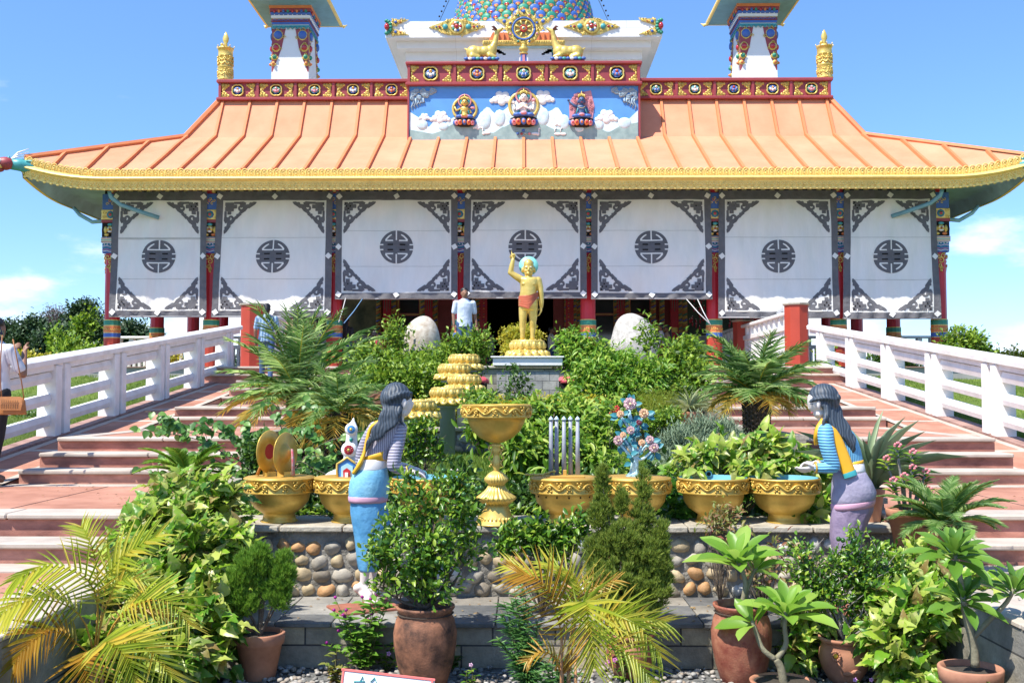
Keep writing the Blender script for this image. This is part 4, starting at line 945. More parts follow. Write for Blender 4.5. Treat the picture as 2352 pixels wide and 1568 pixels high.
def deer(s):
    cx=at(1107 if s<0 else 1304,130,29.5).x
    t=thing('deer_statue','gold kneeling deer on a painted lotus base, %s of the wheel, looking up at it'%('left' if s<0 else 'right'),'statue',(cx,29.5,11.21))
    f=-s; b=MB(); q=lambda x,z,y=0:(f*x*K,y*K,z*K)
    for x,z,rx,rz_,ry in((-17,25,16,15,13),(-6,26,14,12,12),(6,26,15,13,12),(18,27,13,14,11)): b.ell(q(x,z),(rx*K,ry*K,rz_*K),n=16,m=12)
    capsules(b,[q(22,33),q(27,46),q(30,60),q(31,68)],[9*K,6.5*K,5*K,5*K]); capsules(b,[q(31,69),q(37,72),q(42,76)],[5.2*K,4*K,2.6*K]); capsules(b,[q(-30,30),q(-36,34)],[3*K,1.5*K])
    for yy in(-9,9):
        capsules(b,[q(-20,15,yy),q(-6,12,yy),q(-22,8,yy)],[7*K,4.5*K,3*K]); capsules(b,[q(16,16,yy),q(28,13,yy),q(14,8,yy)],[6*K,4*K,3*K])
    remesh(b,'body',m_gold,t,.018,5)
    b=MB()
    for yy in(-1,1): b.tube([q(30,72,yy*4),q(24,77,yy*8),q(20,76,yy*10)],[2.2*K,2.6*K,.6*K],6)
    b.build('ear',M('brown_ear',(.12,.04,.03),.6),t)
    b=MB(); b.lathe([(36*K,0),(39*K,3*K),(33*K,6*K),(32*K,9*K),(30*K,10*K)],(0,0,0),4,0,False,rot(0,0,PI/4),sx=1,sy=1); b.v=[(x*1.25,y*.62,z) for x,y,z in b.v]
    for i in range(9):
        for yy in(-1,1): b.ell(((-32+8*i)*K,yy*17*K,7*K),(5*K,3*K,3.5*K),[1,2,1,3][i%4],n=8,m=5)
    b.build('lotus_base',[m_maroon,m_blue,m_wt,m_tq],t)
    b=MB(); b.tube([q(-4,38),q(-9,46),q(-13,48)],[2*K,3*K,2*K],6); b.lathe([(.2*K,14*K),(4*K,10*K),(5*K,5*K),(1.5*K,0)],(q(-13,46)[0],0,46*K),8)  # small bud on the back
    
deer(-1); deer(1)
t=thing('dharma_wheel','gold eight spoked wheel with blue rim and jewelled flame surround on a vase shaped stem','wheel',(0,29.45,11.21))
wz0=11.21; wc=TZ(55,29.45)-wz0
b=MB(); b.lathe([(.14,0),(.13,.05),(.10,.22),(.11,.26)],(0,0,0),4,0,False,rot(0,0,PI/4),); b.box((0,-.09,.13),(.07,.03,.2),1); b.box((-.11,0,.1),(.03,.18,.12),2); b.box((.11,0,.1),(.03,.18,.12),2); b.build('pedestal',[m_blue,m_pinkp,m_wt],t)
b=MB(); b.lathe([(.10,.26),(.13,.30),(.06,.33),(.12,.37),(.135,.45),(.08,.50),(.10,.53),(.05,.56),(.05,.6)],(0,0,0),16); b.build('stem',m_gold,t)
b=MB()
def ring(b,r,th,mi,y=0,n=36): b.tube([(r*math.cos(2*PI*i/n),y,wc+r*math.sin(2*PI*i/n)) for i in range(n+1)],th,6,mi)
ring(b,.315,.028,1,-.04); ring(b,.27,.03,0,-.02); ring(b,.085,.022,2,-.06); b.ell((0,-.05,wc),(.07,.05,.07),0,n=12,m=8); b.ell((0,-.08,wc),(.035,.04,.035),1,n=8,m=6)
for i in range(8):
    a=2*PI*i/8+PI/8; c,s_=math.cos(a),math.sin(a); b.tube([(.09*c,-.03,wc+.09*s_),(.14*c,-.03,wc+.14*s_),(.18*c,-.03,wc+.18*s_),(.26*c,-.03,wc+.26*s_)],[.016,.02,.034,.022],8,0)
b.ell((0,.02,wc),(.27,.015,.27),3,n=24,m=4)
b.build('wheel',[m_gold,m_blue,m_rj,M('wheel_back',(.45,.40,.22),.6)],t)
b=MB(); r=random.Random(6)
b.lathe([(.33,-.02),(.33,.03),(.47,.03),(.47,-.02),(.33,-.02)],(0,0,0),40,0,True,T(0,.0,wc)@rot(R(90),0,0),cap=False)
for i in range(64):
    a=r.random()*2*PI; q=r.uniform(.36,.49); spiral(b,q*math.cos(a),wc+q*math.sin(a)*1.0,.045,1.2,a,1,-.045,.014,0,8)
for i in range(22): u=r.uniform(-.2,.2); v=r.uniform(.4,.62)*(1-abs(u)); spiral(b,u,wc+v,.045,1.2,i,1,-.045,.014,0,8)
for i in range(8): a=2*PI*i/8+.4; b.ell((.41*math.cos(a),-.06,wc+.41*math.sin(a)),(.035,.03,.035),[1,2,3][i%3],n=8,m=6)
b.ell((0,-.06,wc+.5),(.05,.03,.05),1,n=8,m=6); b.tube([(0,0,wc-.47),(0,0,.58)],.05,8,0)
b.build('flame_surround',[m_gold,m_blue,m_pinkp,m_tj],t)
# ---------------- curtains ----------------
m_cw=M('curtain_cloth',(.79,.765,.71),.85,0,.06,2.2,.6,5,dist=.05,stretch=(1,1,.3),detail=7); m_cd=M('curtain_dark_cloth',(.125,.122,.13),.85,0,.15,5,.8,7,dist=.04); m_hole=M('curtain_hole',(.008,.006,.006),1)
def curtain(tl,tr,br,bl,label,d0=27.72,d1=27.5,zt=7.22,seed=0,name='curtain'):
    """corners given on the picture; geometry hangs in the column line"""
    A,B,C_,D_=[at(*p,d) if not isinstance(p,Vector) else p for p,d in ((tl,d0),(tr,d0),(br,d1),(bl,d1))]
    A.z=B.z=zt; org=Vector(((C_.x+D_.x)/2,d0,(C_.z+D_.z)/2)); Wd=(B-A).length; Ht=A.z-D_.z
    def S(u,v,lay=0):
        """u across 0..1, v down 0..1"""
        p=A*(1-u)*(1-v)+B*u*(1-v)+C_*u*v+D_*(1-u)*v
        ph=seed*1.7; w=.016*math.sin(u*17+ph+2*math.sin(v*3))*(1-.4*v)+.012*math.sin(u*31+v*4+ph)+.02*math.sin(v*9+u*3+ph)*v+.045*noise.noise(Vector((u*4+seed*9,v*4,0)))+.02*noise.noise(Vector((u*14+seed*5,v*5,3)))
        hem=.03*math.sin(u*40+ph)*max(0,(v-.93)/.07)
        sag=.015*Wd*math.sin(PI*u)*0
        return Vector((p.x,p.y-w-hem-lay,p.z-sag))-org
    t=thing(name,label,'curtain',org,0,'painted curtains between the temple columns')
    def grid(mb,u0,u1,v0,v1,nu,nv,lay,mi):
        vs=[S(u0+(u1-u0)*i/nu,v0+(v1-v0)*j/nv,lay) for j in range(nv+1) for i in range(nu+1)]
        mb.add(vs,[(j*(nu+1)+i,(j+1)*(nu+1)+i,(j+1)*(nu+1)+i+1,j*(nu+1)+i+1) for j in range(nv) for i in range(nu)],mi,True)
    b=MB(); grid(b,0,1,0,1,64,64,0,0); b.build('cloth',m_cw,t)
    bw=.17/Wd; bt=.245/Ht; bb_=.155/Ht
    b=MB(); L_=.004
    grid(b,0,bw,0,1,4,64,L_,0); grid(b,1-bw,1,0,1,4,64,L_,0); grid(b,bw,1-bw,0,bt,64,4,L_,0); grid(b,bw,1-bw,1-bb_,1,64,5,L_,0); b.build('border',m_cd,t)
    def fl(mb,pts,mi,lay):  # flat patch laid on the cloth; pts in metres from panel top-left
        vs=[S(x/Wd,z/Ht,lay) for x,z in pts]; mb.add(vs,[tuple(range(len(vs)))],mi,True)
    def stroke(mb,pts,wd,mi,lay,n=None):
        pts=[Vector((p[0],p[1],0)) for p in pts]; vs=[]
        if not hasattr(wd,'__len__'): wd=[wd]*len(pts)
        for i,p in enumerate(pts):
            d=pts[min(i+1,len(pts)-1)]-pts[max(i-1,0)]; d.normalize(); nrm=Vector((-d.y,d.x,0))*wd[i]/2
            for q in(p+nrm,p-nrm): vs.append(S(q.x/Wd,q.y/Ht,lay))
        mb.add(vs,[(2*i,2*i+1,2*i+3,2*i+2) for i in range(len(pts)-1)],mi,True)
    # white diamonds on the border
    dsz=.085
    for x,z in((bw*Wd*.5,.14),(Wd*.5,.14),(Wd-bw*Wd*.5,.14),(bw*Wd*.5,Ht*.52),(Wd-bw*Wd*.5,Ht*.52),(bw*Wd*.55,Ht-.12),(Wd*.5,Ht-.11),(Wd-bw*Wd*.55,Ht-.12)):
        b=MB(); j=rnd.uniform(-.25,.25); fl(b,[(x+dsz*1.05*math.cos(a+j),z+dsz*1.05*math.sin(a+j)) for a in (0,PI/2,PI,1.5*PI)],0,.026); b.build('diamond_patch',m_cw,t)
    b=MB()
    for v in(.37,.70): grid(b,bw,1-bw,v,v+(.016 if seed==0 and v<.5 else .004),64,1,.005,0)
    b.build('seam',M('curtain_seam',(.50,.48,.43),.9),t)
    # round emblem
    b=MB(); ex,ez=Wd/2,(bt*Ht+(Ht-bb_*Ht-bt*Ht)*.51); r=.445
    n=40; ringp=[(ex+r*math.cos(2*PI*i/n),ez+r*1.02*math.sin(2*PI*i/n)) for i in range(n)]
    vs=[S(ex/Wd,ez/Ht,.008)]; 
    for q in(.25,.5,.75,1): vs+=[S((ex+r*q*math.cos(2*PI*i/n))/Wd,(ez+r*q*math.sin(2*PI*i/n))/Ht,.008) for i in range(n)]
    fs=[(0,1+i,1+(i+1)%n) for i in range(n)]+[(1+j*n+i,1+(j+1)*n+i,1+(j+1)*n+(i+1)%n,1+j*n+(i+1)%n) for j in range(3) for i in range(n)]
    b.add(vs,fs,0,True)
    LW=.014
    for s in(-1,1):
        stroke(b,[(ex,ez+s*r*1.01),(ex,ez+s*r*.42)],.035,1,LW); stroke(b,[(ex-r*.66,ez+s*r*.40),(ex-.3*r,ez+s*r*.40),(ex+.3*r,ez+s*r*.40),(ex+r*.66,ez+s*r*.40)],.034,1,LW)
        for q in(-1,1):
            stroke(b,[(ex+q*r*.64,ez+s*r*.42),(ex+q*r*.56,ez+s*r*.54),(ex+q*r*.44,ez+s*r*.66),(ex+q*r*.28,ez+s*r*.76)],[.05,.04,.04,.03],1,LW)
            stroke(b,[(ex+q*r*1.02,ez+s*r*.15),(ex+q*r*.78,ez+s*r*.15)],.032,1,LW)
            fl(b,[(ex+q*r*.36-.075,ez+s*r*.16-.018),(ex+q*r*.36+.075,ez+s*r*.16-.018),(ex+q*r*.36+.075,ez+s*r*.16+.018),(ex+q*r*.36-.075,ez+s*r*.16+.018)],2,LW+.002)
    b.build('emblem',[m_cd,m_cw,m_hole],t)
    # corner scrollwork
    x0,x1,z0,z1=bw*Wd+.03,Wd-bw*Wd-.03,bt*Ht+.03,Ht-bb_*Ht-.03
    for cx,cz,fx,fz in((x0,z0,1,1),(x1,z0,-1,1),(x0,z1,1,-1),(x1,z1,-1,-1)):
        b=MB(); KS=.88; Y_=lambda a,c,mir=False:(cx+fx*KS*(c if mir else a),cz+fz*KS*(a if mir else c))
        def sq(a0,a1,c0,c1,mi=0,lay=.020): fl(b,[Y_(a0,c0),Y_(a1,c0),Y_(a1,c1),Y_(a0,c1)],mi,lay)
        sq(.03,.30,.03,.30); sq(.30,.40,.10,.22); sq(.10,.22,.30,.40)
        for mir in(False,True):
            G=lambda l:[Y_(a,c,mir) for a,c in l]
            def sp_(c0,c1,r,a0,tn,wd,sg=1):
                l=[]
                for i in range(14): tt=i/13; a=a0+sg*tn*2*PI*tt; q=r*(1-.75*tt); l.append((c0+q*math.cos(a),c1+q*math.sin(a)))
                stroke(b,G(l),[wd*(1-.3*i/13) for i in range(14)],0,.008)
            stroke(b,G([(.30,.045),(.45,.045),(.58,.05),(.66,.08)]),[.06,.06,.09,.07],0,.0085)
            sp_(.52,.20,.115,-1.9,1.25,.075)
            stroke(b,G([(.64,.12),(.70,.16),(.62,.26),(.52,.34),(.46,.40)]),[.07,.10,.10,.08,.06],0,.009)
            stroke(b,G([(.38,.41),(.46,.43),(.54,.39)]),[.03,.08,.03],0,.0095)
            stroke(b,G([(.66,.14),(.76,.15),(.84,.10),(.92,.055),(.99,.03)]),[.08,.12,.10,.09,.02],0,.0088)
            sp_(.80,.075,.06,2.2,.9,.045,-1)
            stroke(b,G([(.70,.17),(.78,.20)]),[.08,.02],0,.0092)
            stroke(b,G([(.012,-.012),(.3,-.012),(.7,-.012),(1.05,-.012)]),.022,1,.011)
        for a,c in((.10,.16),(.22,.16),(.16,.24),(.07,.07)): sq(a-.022,a+.022,c-.022,c+.022,2,.025)
        stroke(b,[Y_(.0,.155),Y_(.07,.155)],.025,1,.025); stroke(b,[Y_(.155,.0),Y_(.155,.07)],.025,1,.025)
        b.build('corner_motif',[m_cd,m_cw,m_hole],t)
    MB().tube([S(0,1,-.02),S(.5,1,-.02),S(1,1,-.02)],.018,8).build('hem_bar',M('hem_bar',(.30,.30,.31),.6),t)
    return t
Cs=[((262,446),(475,446),(473,727),(250,727),'leftmost painted curtain, the one beside the open lawn and trees'),
((499,446),(765,446),(760,727),(485,727),'long painted curtain behind the left red hexagonal pillar'),
((772,446),(1051,446),(1051,686),(769,686),'short painted curtain just left of the man in the white shirt'),
((1068,446),(1346,446),(1348,684),(1064,684),'short middle painted curtain above the open doorway, behind the golden child statue'),
((1358,446),(1632,446),(1637,686),(1358,686),'short painted curtain above the large pale boulder on the right'),
((1651,446),(1921,446),(1929,729),(1650,729),'long painted curtain behind the white balustrade and right hexagonal pillar'),
((1939,446),(2148,446),(2162,731),(1937,731),'rightmost painted curtain, next to the flowering tree')]
for i,c in enumerate(Cs): CUR=curtain(*c,seed=i)
for i,(xa,xb,yy,zb) in enumerate(((-10.6,-7.4,41,4.45),(-15,-11.4,50,4.5),(7.6,10.8,41,4.4),(-10.9,-8.0,50.2,4.6))[:1]+((7.6,10.8,41,4.4),)):
    t=thing('curtain','painted curtain coloured dark as a backlit silhouette, seen from behind at the back of the %s gallery'%('left' if xa<0 else 'right'),'curtain',((xa+xb)/2,yy,zb),0)
    b=MB(); vs=[(-1.6+3.2*i_/12,.06*math.sin(i_*1.3),(7.0-zb)*j_/6+.12*math.sin(i_*.6)*(1-j_/6)) for j_ in range(7) for i_ in range(13)]
    b.add(vs,[(j_*13+i_,j_*13+i_+1,(j_+1)*13+i_+1,(j_+1)*13+i_) for j_ in range(6) for i_ in range(12)],0,True); b.build('cloth',M('curtain_back_silhouette',(.03,.032,.035),.85),t)  # backlit shade put into the cloth colour, near black against the sky
    b=MB()
    for k in range(3): spiral(b,-.9+k*.8,.35,.22,1.4,k,1,-.06,.03,0,14)
    b.build('corner_motif',M('curtain_back_pattern',(.18,.18,.18),.8),t)
# ---------------- gold child statue ----------------
def lotus(t,r,h,n=14,name='lotus'):
    b=MB(); b.lathe([(r*.86,0),(r*.90,h*.1),(r*.80,h*.35),(r*.72,h*.5),(r*.76,h*.7),(r*.78,h*.92),(r*.77,h),(r*.66,h)],(0,0,0),36)
    for i in range(n):
        a=2*PI*i/n
        X=T(r*.84*math.cos(a),r*.84*math.sin(a),h*.25)@rot(0,0,a-PI/2)@rot(.95,0,0)
        e=MB(); e.ell((0,0,0),(r*PI*.84/n*1.2,h*.13,h*.36),n=10,m=8); e.ell((0,h*.07,-h*.06),(r*PI*.8/n*.62,h*.13,h*.19),n=10,m=8); b.add(e.v,e.f,0,True,X)
    for k,(rr,aa,hh) in enumerate(((.72,0,.74),(.66,.5,.78))):
        for i in range(n):
            a=2*PI*(i+aa)/n; X=T(r*rr*math.cos(a),r*rr*math.sin(a),h*hh)@rot(0,0,a-PI/2)@rot(.22,0,0)
            e=MB(); e.ell((0,0,0),(r*PI*.8/n*1.02,h*.12,h*.30),n=10,m=8); e.ell((0,h*.08,-h*.02),(r*PI*.8/n*.6,h*.1,h*.19),n=10,m=8); b.add(e.v,e.f,0,True,X)
    return b.build(name,m_gold,t)
def hand(mb,w,d,nrm,L_=.17,curl=.5,spread=.12,side=1,r=.0085,curls=None):
    """palm and five fingers; w wrist, d pointing direction, nrm palm normal (fingers curl towards it)"""
    w=Vector(w); d=Vector(d).normalized(); nrm=Vector(nrm); nrm=(nrm-d*nrm.dot(d)).normalized(); x=d.cross(nrm).normalized()*side
    for a in(-.3,-.1,.1,.3): capsules(mb,[w,w+d*L_*.42+x*a*L_*.42],[r*1.5,r*1.35],8)
    for i,(a,l) in enumerate(((-.33,.42),(-.11,.5),(.11,.47),(.33,.36))):
        cu=curls[i] if curls else curl*(1+.15*i)
        p=w+d*L_*.43+x*a*L_*.46; v=(d+x*a*spread*3).normalized(); pts=[p]; ang=0
        for q in range(3):
            ang+=cu*(.5 if q==0 else .8); p=p+(v*math.cos(ang)+nrm*math.sin(ang))*l*L_*(.42,.32,.26)[q]; pts.append(p)
        capsules(mb,pts,[r,r*.95,r*.85,r*.7],8)
    p=w+d*L_*.1-x*L_*.16; capsules(mb,[w,p,p+(d*.6-x*.5+nrm*.4).normalized()*L_*.2,p+(d*.85-x*.3+nrm*.6).normalized()*L_*.38],[r*1.3,r*1.25,r*1.05,r*.8],8)
KD=17.0; kk=KD/2400
c0=at(1212,783,KD); t=thing('child_statue','gold statue of a child raising one finger, in a red loincloth','statue',(c0.x,KD,0))
zt=at(1212,800,KD).z
c=at(1212,820.5,KD); zb=c.z
ped=thing('pedestal','stone block pedestal with a white slab top under the gold child statue','pedestal',(c.x,KD,1.3))
MB().box((0,0,.42),(.98,.98,.92),0).build('block_base',brickmat('pale_stone_blocks',(.42,.41,.38),(.33,.33,.32),(.12,.12,.12),.23,.145,.004,.5,rot=(R(90),0,0)),ped)
b=MB(); b.bb((0,0,zb-1.3-.085),(1.10,1.10,.13),.01); b.bb((0,0,zb-1.3-.011),(1.17,1.17,.022),.006); b.build('slab',m_wt,ped)
lb=thing('lotus_base','gold double lotus base directly under the feet of the golden child','lotus',(c.x,KD,zb)); lotus(lb,.355,.27,16,'petals')
def SP(px,py,dy=0): return at(px,py,KD+dy)
b=MB(); E=lambda px,py,dy,rx,ry,rz_: b.ell(SP(px,py,dy),(rx,ry,rz_),n=18,m=12)
E(1214,617,0,.087,.092,.118); E(1214,608,-.0,.084,.09,.095); E(1214,627,-.02,.07,.07,.06); E(1214,632,-.045,.03,.03,.025)
for s in(-1,1): E(1214+s*14,620,.01,.018,.03,.05); E(1214+s*5,622,-.055,.035,.035,.03); E(1214+s*5.2,613,-.078,.020,.016,.011)
E(1214,619,-.098,.014,.022,.026); E(1214,621.5,-.10,.02,.018,.012); E(1214,626.5,-.088,.028,.018,.009)
capsules(b,[SP(1214,628),SP(1214,640)],[.058,.062])
rings=[(1193.5,1235.5,638,.07),(1192,1238,643,.10),(1194,1236,652,.115),(1195,1233.5,662,.115),(1194.5,1232.5,672,.12),(1192.5,1233.5,682,.128),(1191,1235.5,692,.13),(1191,1236,702,.125),(1194,1234,713,.11)]
b.loft([(SP((a+c)/2,y).x,KD,SP(0,y).z,(c-a)/2*kk,d) for a,c,y,d in rings][::-1],24)
E(1205,652,-.075,.05,.03,.03); E(1224,652,-.075,.05,.03,.03); E(1214,684,-.12,.014,.014,.014)
capsules(b,[SP(1197,642),SP(1184,634,-.0),SP(1172.5,626),SP(1175,612),SP(1178.3,598)],[.062,.054,.046,.042,.033],14)
hd=MB(); W0=SP(1178.3,597)
hand(b,W0,(0.05,0,1),(0,-1,0),.17,0,.05,1,.0125,curls=[.1,1.6,1.7,1.7])
capsules(b,[SP(1236,644),SP(1241,660),SP(1242.8,678),SP(1243.5,690),SP(1243.6,703)],[.062,.05,.045,.042,.032],14)
hand(b,SP(1243.6,703),(-.12,0,-1),(-1,-.2,0),.18,.25,.05,-1,.0125)
for a,kx,an in((1202.5,1200.5,1200),(1224.5,1224,1223)):
    capsules(b,[SP(a,708),SP((a+kx)/2,724),SP(kx,740),SP(kx,752,.015),SP(an,768),SP(an,776)],[.080,.070,.055,.053,.038,.038],16)
    f=SP(an,779); b.ell((f.x,KD-.05,zt+0.075),(.045,.10,.032),n=12,m=8)
    for q in range(5): b.ell((f.x-.036+.018*q,KD-.145,zt+.066),(.012,.02,.013),n=8,m=6)
remesh(b,'body',m_gold,t,.0085,4,True)
b=MB(); b.ell(SP(1214,604,.02),(.088,.085,.052),n=20,m=14); b.ell(SP(1214,610,.045),(.08,.06,.08),n=16,m=10); 
o=remesh(b,'hair',M('blue_hair',(.04,.17,.42),.5),t,.012,3,True)
b=MB(); b.lathe([(0,0),(.155,0),(.16,.012),(.155,.024),(0,.024)],(0,0,0),40,0,True,T(*SP(1214,611,.11))@rot(R(90),0,0)); b.build('halo',M('turquoise_halo',(.22,.62,.56),.5,0,.06,3),t,True)
b=MB(); rr=[(1190.5,1236,684,.135,.0),(1190,1236.5,692,.14,.1),(1190,1237,700,.14,.13),(1190.5,1235.5,708,.135,.1),(1193,1232,713,.12,.0)]
def drape(a,j): return .012*math.sin(j*2.2+a*2)
vs=[];n=40
for j in range(13):
    tt=j/12
    for i in range(n):
        a=2*PI*i/n; x=math.cos(a); zc=SP(0,681+ (-5 if x>.0 else 0)*abs(x)-4*max(0,x)**2 + tt*(24 if x<0 else 24-16*x) + tt*7*(1-abs(x)) ).z
        w=.163+.008*math.sin(j*2.6+x*2); vs.append((SP(1213.5,0).x+w*x, KD+(.142+.006*math.sin(j*2.6+x*2))*math.sin(a),zc))
b.add(vs,[(j*n+i,(j+1)*n+i,(j+1)*n+(i+1)%n,j*n+(i+1)%n) for j in range(12) for i in range(n)],0,True); b.build('loincloth',M('red_cloth_paint',(.52,.12,.055),.5,0,.1,8),t,True)
b=MB()
for s in(-1,1): b.ell(SP(1214+s*5.3,613,-.093),(.019,.010,.009),0,n=10,m=6); b.ell(SP(1214+s*5.3,613,-.099),(.006,.005,.006),1,n=8,m=5)
b.build('eyes',[m_wt,m_blk],t,True)
# ---------------- grey pillars carrying gold lotuses ----------------
m_pil=M('grey_pillar_paint',(.30,.36,.42),.5,0,.12,2,.1,30)
lots=[(1066,850,16.4,'gold lotus on the tallest grey pillar, topmost and nearest the pedestal'),(1043,873,15.9,'gold lotus second from the top of the stepped lotus row'),(1066.5,899,15.35,'gold lotus third from the top, tucked right of its lower neighbour'),(1028,930.5,14.4,'gold lotus on a sturdy grey pillar left of the tall goblet'),(958,962,13.4,'gold lotus on a grey pillar beside the face of the left painted woman'),(838,999,12.2,'lowest gold lotus, behind the white ritual cake ornament')]
for px,py,d,lab in lots:
    p=at(px,py,d); w=45.5/2400*14.6; t=thing('lotus_pillar',lab,'pillar',(p.x,d,p.z),0,'stepping gold lotuses on grey pillars')
    lotus(t,w*1.07,w*.86*1.0,15,'lotus')
    zg=(.80+.17*(d-8.45)/6.4) if d<14.8 else 1.28
    MB().lathe([(.108,zg-p.z-.1),(.108,-.035),(.20,-.03),(.20,.01)],(0,0,0),24).build('pillar',m_pil,t)
# ---------------- vessels on the wall ----------------
def band(b,r,z0,z1,n=11,mi=0):
    zc=(z0+z1)/2; h=(z1-z0)
    P_=lambda a,z,o=0:((r+o)*math.cos(a),(r+o)*math.sin(a),z)
    m=n*10; b.tube([P_(2*PI*i/m,zc+h*.27*math.sin(n*2*PI*i/m),.006) for i in range(m+1)],.009,5,mi,True,False)
    for i in range(2*n):
        a0=2*PI*(i+.5)/(2*n)+0; s=1 if i%2 else -1; pts=[]
        for q in range(12):
            tt=q/11; ang=-s*PI/2+2*PI*1.3*tt; rr=h*.27*(1-.8*tt); pts.append(P_(a0+rr*math.cos(ang)/r,zc-s*h*.02+rr*math.sin(ang)+s*h*.04,.008))
        b.tube(pts,.0065,4,mi)
        e=MB(); e.ell(P_(a0+.05,zc+s*h*.36,.004),.010,n=6,m=4); e.ell(P_(a0-.06,zc+s*h*.38,.004),.008,n=6,m=4); e.ell(P_(a0,zc,.008),.010,n=6,m=4); b.add(e.v,e.f,mi,True)
def bowlmesh(open_,holes=False):
    b=MB(); b.lathe([(.140,0),(.143,.008),(.128,.02),(.120,.062),(.135,.072),(.19,.11),(.225,.16),(.24,.225),(.272,.228),(.276,.236),(.270,.242),(.268,.325),(.276,.331),(.278,.34),(.270,.346)]+([] if open_ else [(.20,.350),(0.001,.352)]),(0,0,0),48,0,True,cap=False)
    if open_: b.lathe([(.262,.346),(.25,.30),(.22,.22),(.001,.2)],(0,0,0),40,1,True,cap=False); b.lathe([(.001,.305),(.25,.305)],(0,0,0),40,2,False,cap=False)
    if open_: b.lathe([(.0262,-.012),(.0262,.012)],(0,0,0),12,1,False,T(0,.255,.352)@rot(R(90),0,0)); b.lathe([(.017,-.014),(.017,.014)],(0,0,0),12,3,False,T(0,.255,.352)@rot(R(90),0,0))
    band(b,.268,.245,.325)
    if holes:
        for i in range(16): a=2*PI*i/16; b.ell((.236*math.cos(a),.236*math.sin(a),.205),(.007,.007,.007),3,n=8,m=5)
    return b.mesh('bowl',[m_vg,M('turquoise_inside',(.15,.42,.50),.4),M('bowl_water',(.04,.10,.10),.03,0,.2,3,spec=1),m_blk])
m_vg=M('brass_gold_paint',(.50,.30,.045),.40,.38,.08,5,.12,60,col2=(.74,.50,.11),dist=.001,detail=10)
BM=[bowlmesh(False),bowlmesh(True),bowlmesh(False,True)]
ZC=.843; bowls=[]
for px,kind,lab in((642,0,'gold bowl with a closed lid carrying a pair of cymbals, leftmost on the wall'),(803,0,'gold bowl with a closed lid carrying the white ritual cake ornament'),(979,1,'open gold bowl of water beneath the hands of the woman in blue skirt'),(1298,2,'lidded gold bowl with small holes below the rim, carrying five grey rods'),(1460,0,'lidded gold bowl behind the cypress carrying the painted flower tree'),(1638,1,'open gold bowl overhung by leaves, between the cypress and its twin bowl'),(1801,1,'open gold bowl beneath the hands of the woman in lilac skirt')):
    p=at(px,1150,8.2); o=thing('offering_bowl',lab[:200],'bowl',(p.x,8.2,ZC),rnd.random()*.5-.2,'gold bowls along the wall'); q=bpy.data.objects.new('bowl',BM[kind]); COL.objects.link(q); q.parent=o; bowls.append((p.x,kind))
    if kind!=1: MB().lathe([(.001,.353),(.19,.353),(.262,.349),(.262,.342)][::-1],(0,0,0),40).build('lid',M('lid_gold_paint',(.55,.33,.07),.45,.35,.1,4),o)
# goblet
p=at(1140,1150,8.05); g=thing('goblet','tall gold goblet on a fluted stem standing among the low gold bowls','goblet',(p.x,8.05,ZC))
zz=lambda P:EYE-(P-900)*8.05/2400-ZC
b=MB(); b.lathe([(.02,zz(1017)),(.06,zz(1014)),(.13,zz(1004)),(.185,zz(988)),(.215,zz(970)),(.225,zz(959)),(.262,zz(959)+.001),(.268,zz(956)),(.262,zz(953)),(.262,zz(933)),(.268,zz(930)),(.262,zz(928)),(.25,zz(928)),(.24,zz(945)),(.001,zz(950))],(0,0,0),48,0,True,cap=False); band(b,.262,zz(955),zz(932)); b.build('bowl',m_vg,g)
fl=lambda a,j:.05*math.sin(24*a)
b=MB(); b.lathe([(.035,zz(1018)),(.045,zz(1022)),(.028,zz(1026)),(.04,zz(1032)),(.024,zz(1040)),(.024,zz(1046)),(.032,zz(1058)),(.036,zz(1068)),(.022,zz(1076)),(.03,zz(1083))],(0,0,0),20)
b.lathe([(.03,zz(1080)),(.06,zz(1086)),(.088,zz(1096)),(.088,zz(1102)),(.062,zz(1110)),(.060,zz(1116))],(0,0,0),96,0,True,wob=fl)
b.lathe([(.060,zz(1112)),(.075,zz(1120)),(.10,zz(1128)),(.145,zz(1138)),(.148,zz(1142)),(.11,zz(1152)),(.09,zz(1156))],(0,0,0),96,0,True,wob=fl)
b.lathe([(.088,zz(1152)),(.10,zz(1165)),(.125,zz(1185)),(.138,zz(1192)),(.165,zz(1196)),(.175,0.004),(.17,0)],(0,0,0),40)
for i in range(28): a=2*PI*i/28; b.ell((.128*math.cos(a),.128*math.sin(a),zz(1188)),(.012,.012,.02),n=6,m=5)
for s in(-1,1):
    for i in range(14): b.ell((s*(.045+.012*math.sin(i)),-.02,zz(1022+i*3.6)),.008,n=6,m=4)
b.build('stem',m_gold,g)
def on(i,dy=0): return bowls[i][0]
# cymbals
p=at(642,1095,8.2); t=thing('cymbals','pair of large gold cymbals standing upright with red inner boss and cloth straps','cymbals',(p.x,8.2,ZC+.352))
for s,c in((-1,(-.075,0,.19)),(1,(.045,-.03,.175))):
    X=T(*c)@rot(0,R(90)*s if s<0 else R(90),R(-20 if s>0 else 200) if s>0 else R(-22))@rot(0,0,0)
    b=MB(); b.lathe([(.001,.055),(.03,.052),(.07,.02),(.085,.004),(.165,.012),(.168,.008),(.165,.004),(.085,-.004),(.06,.006),(.001,.03)],(0,0,0),40,0,True,X,cap=False)
    if s<0: b.lathe([(.001,-.006),(.082,-.006)],(0,0,0),30,1,False,X@rot(PI,0,0),cap=False)
    b.build('cymbal',[m_vg,M('red_boss',(.36,.015,.03),.5)],t)
b=MB(); b.box((-.075,0,.012),(.10,.05,.05),0); b.box((.045,-.03,.012),(.10,.05,.05),0); b.build('stand',m_vg,t)
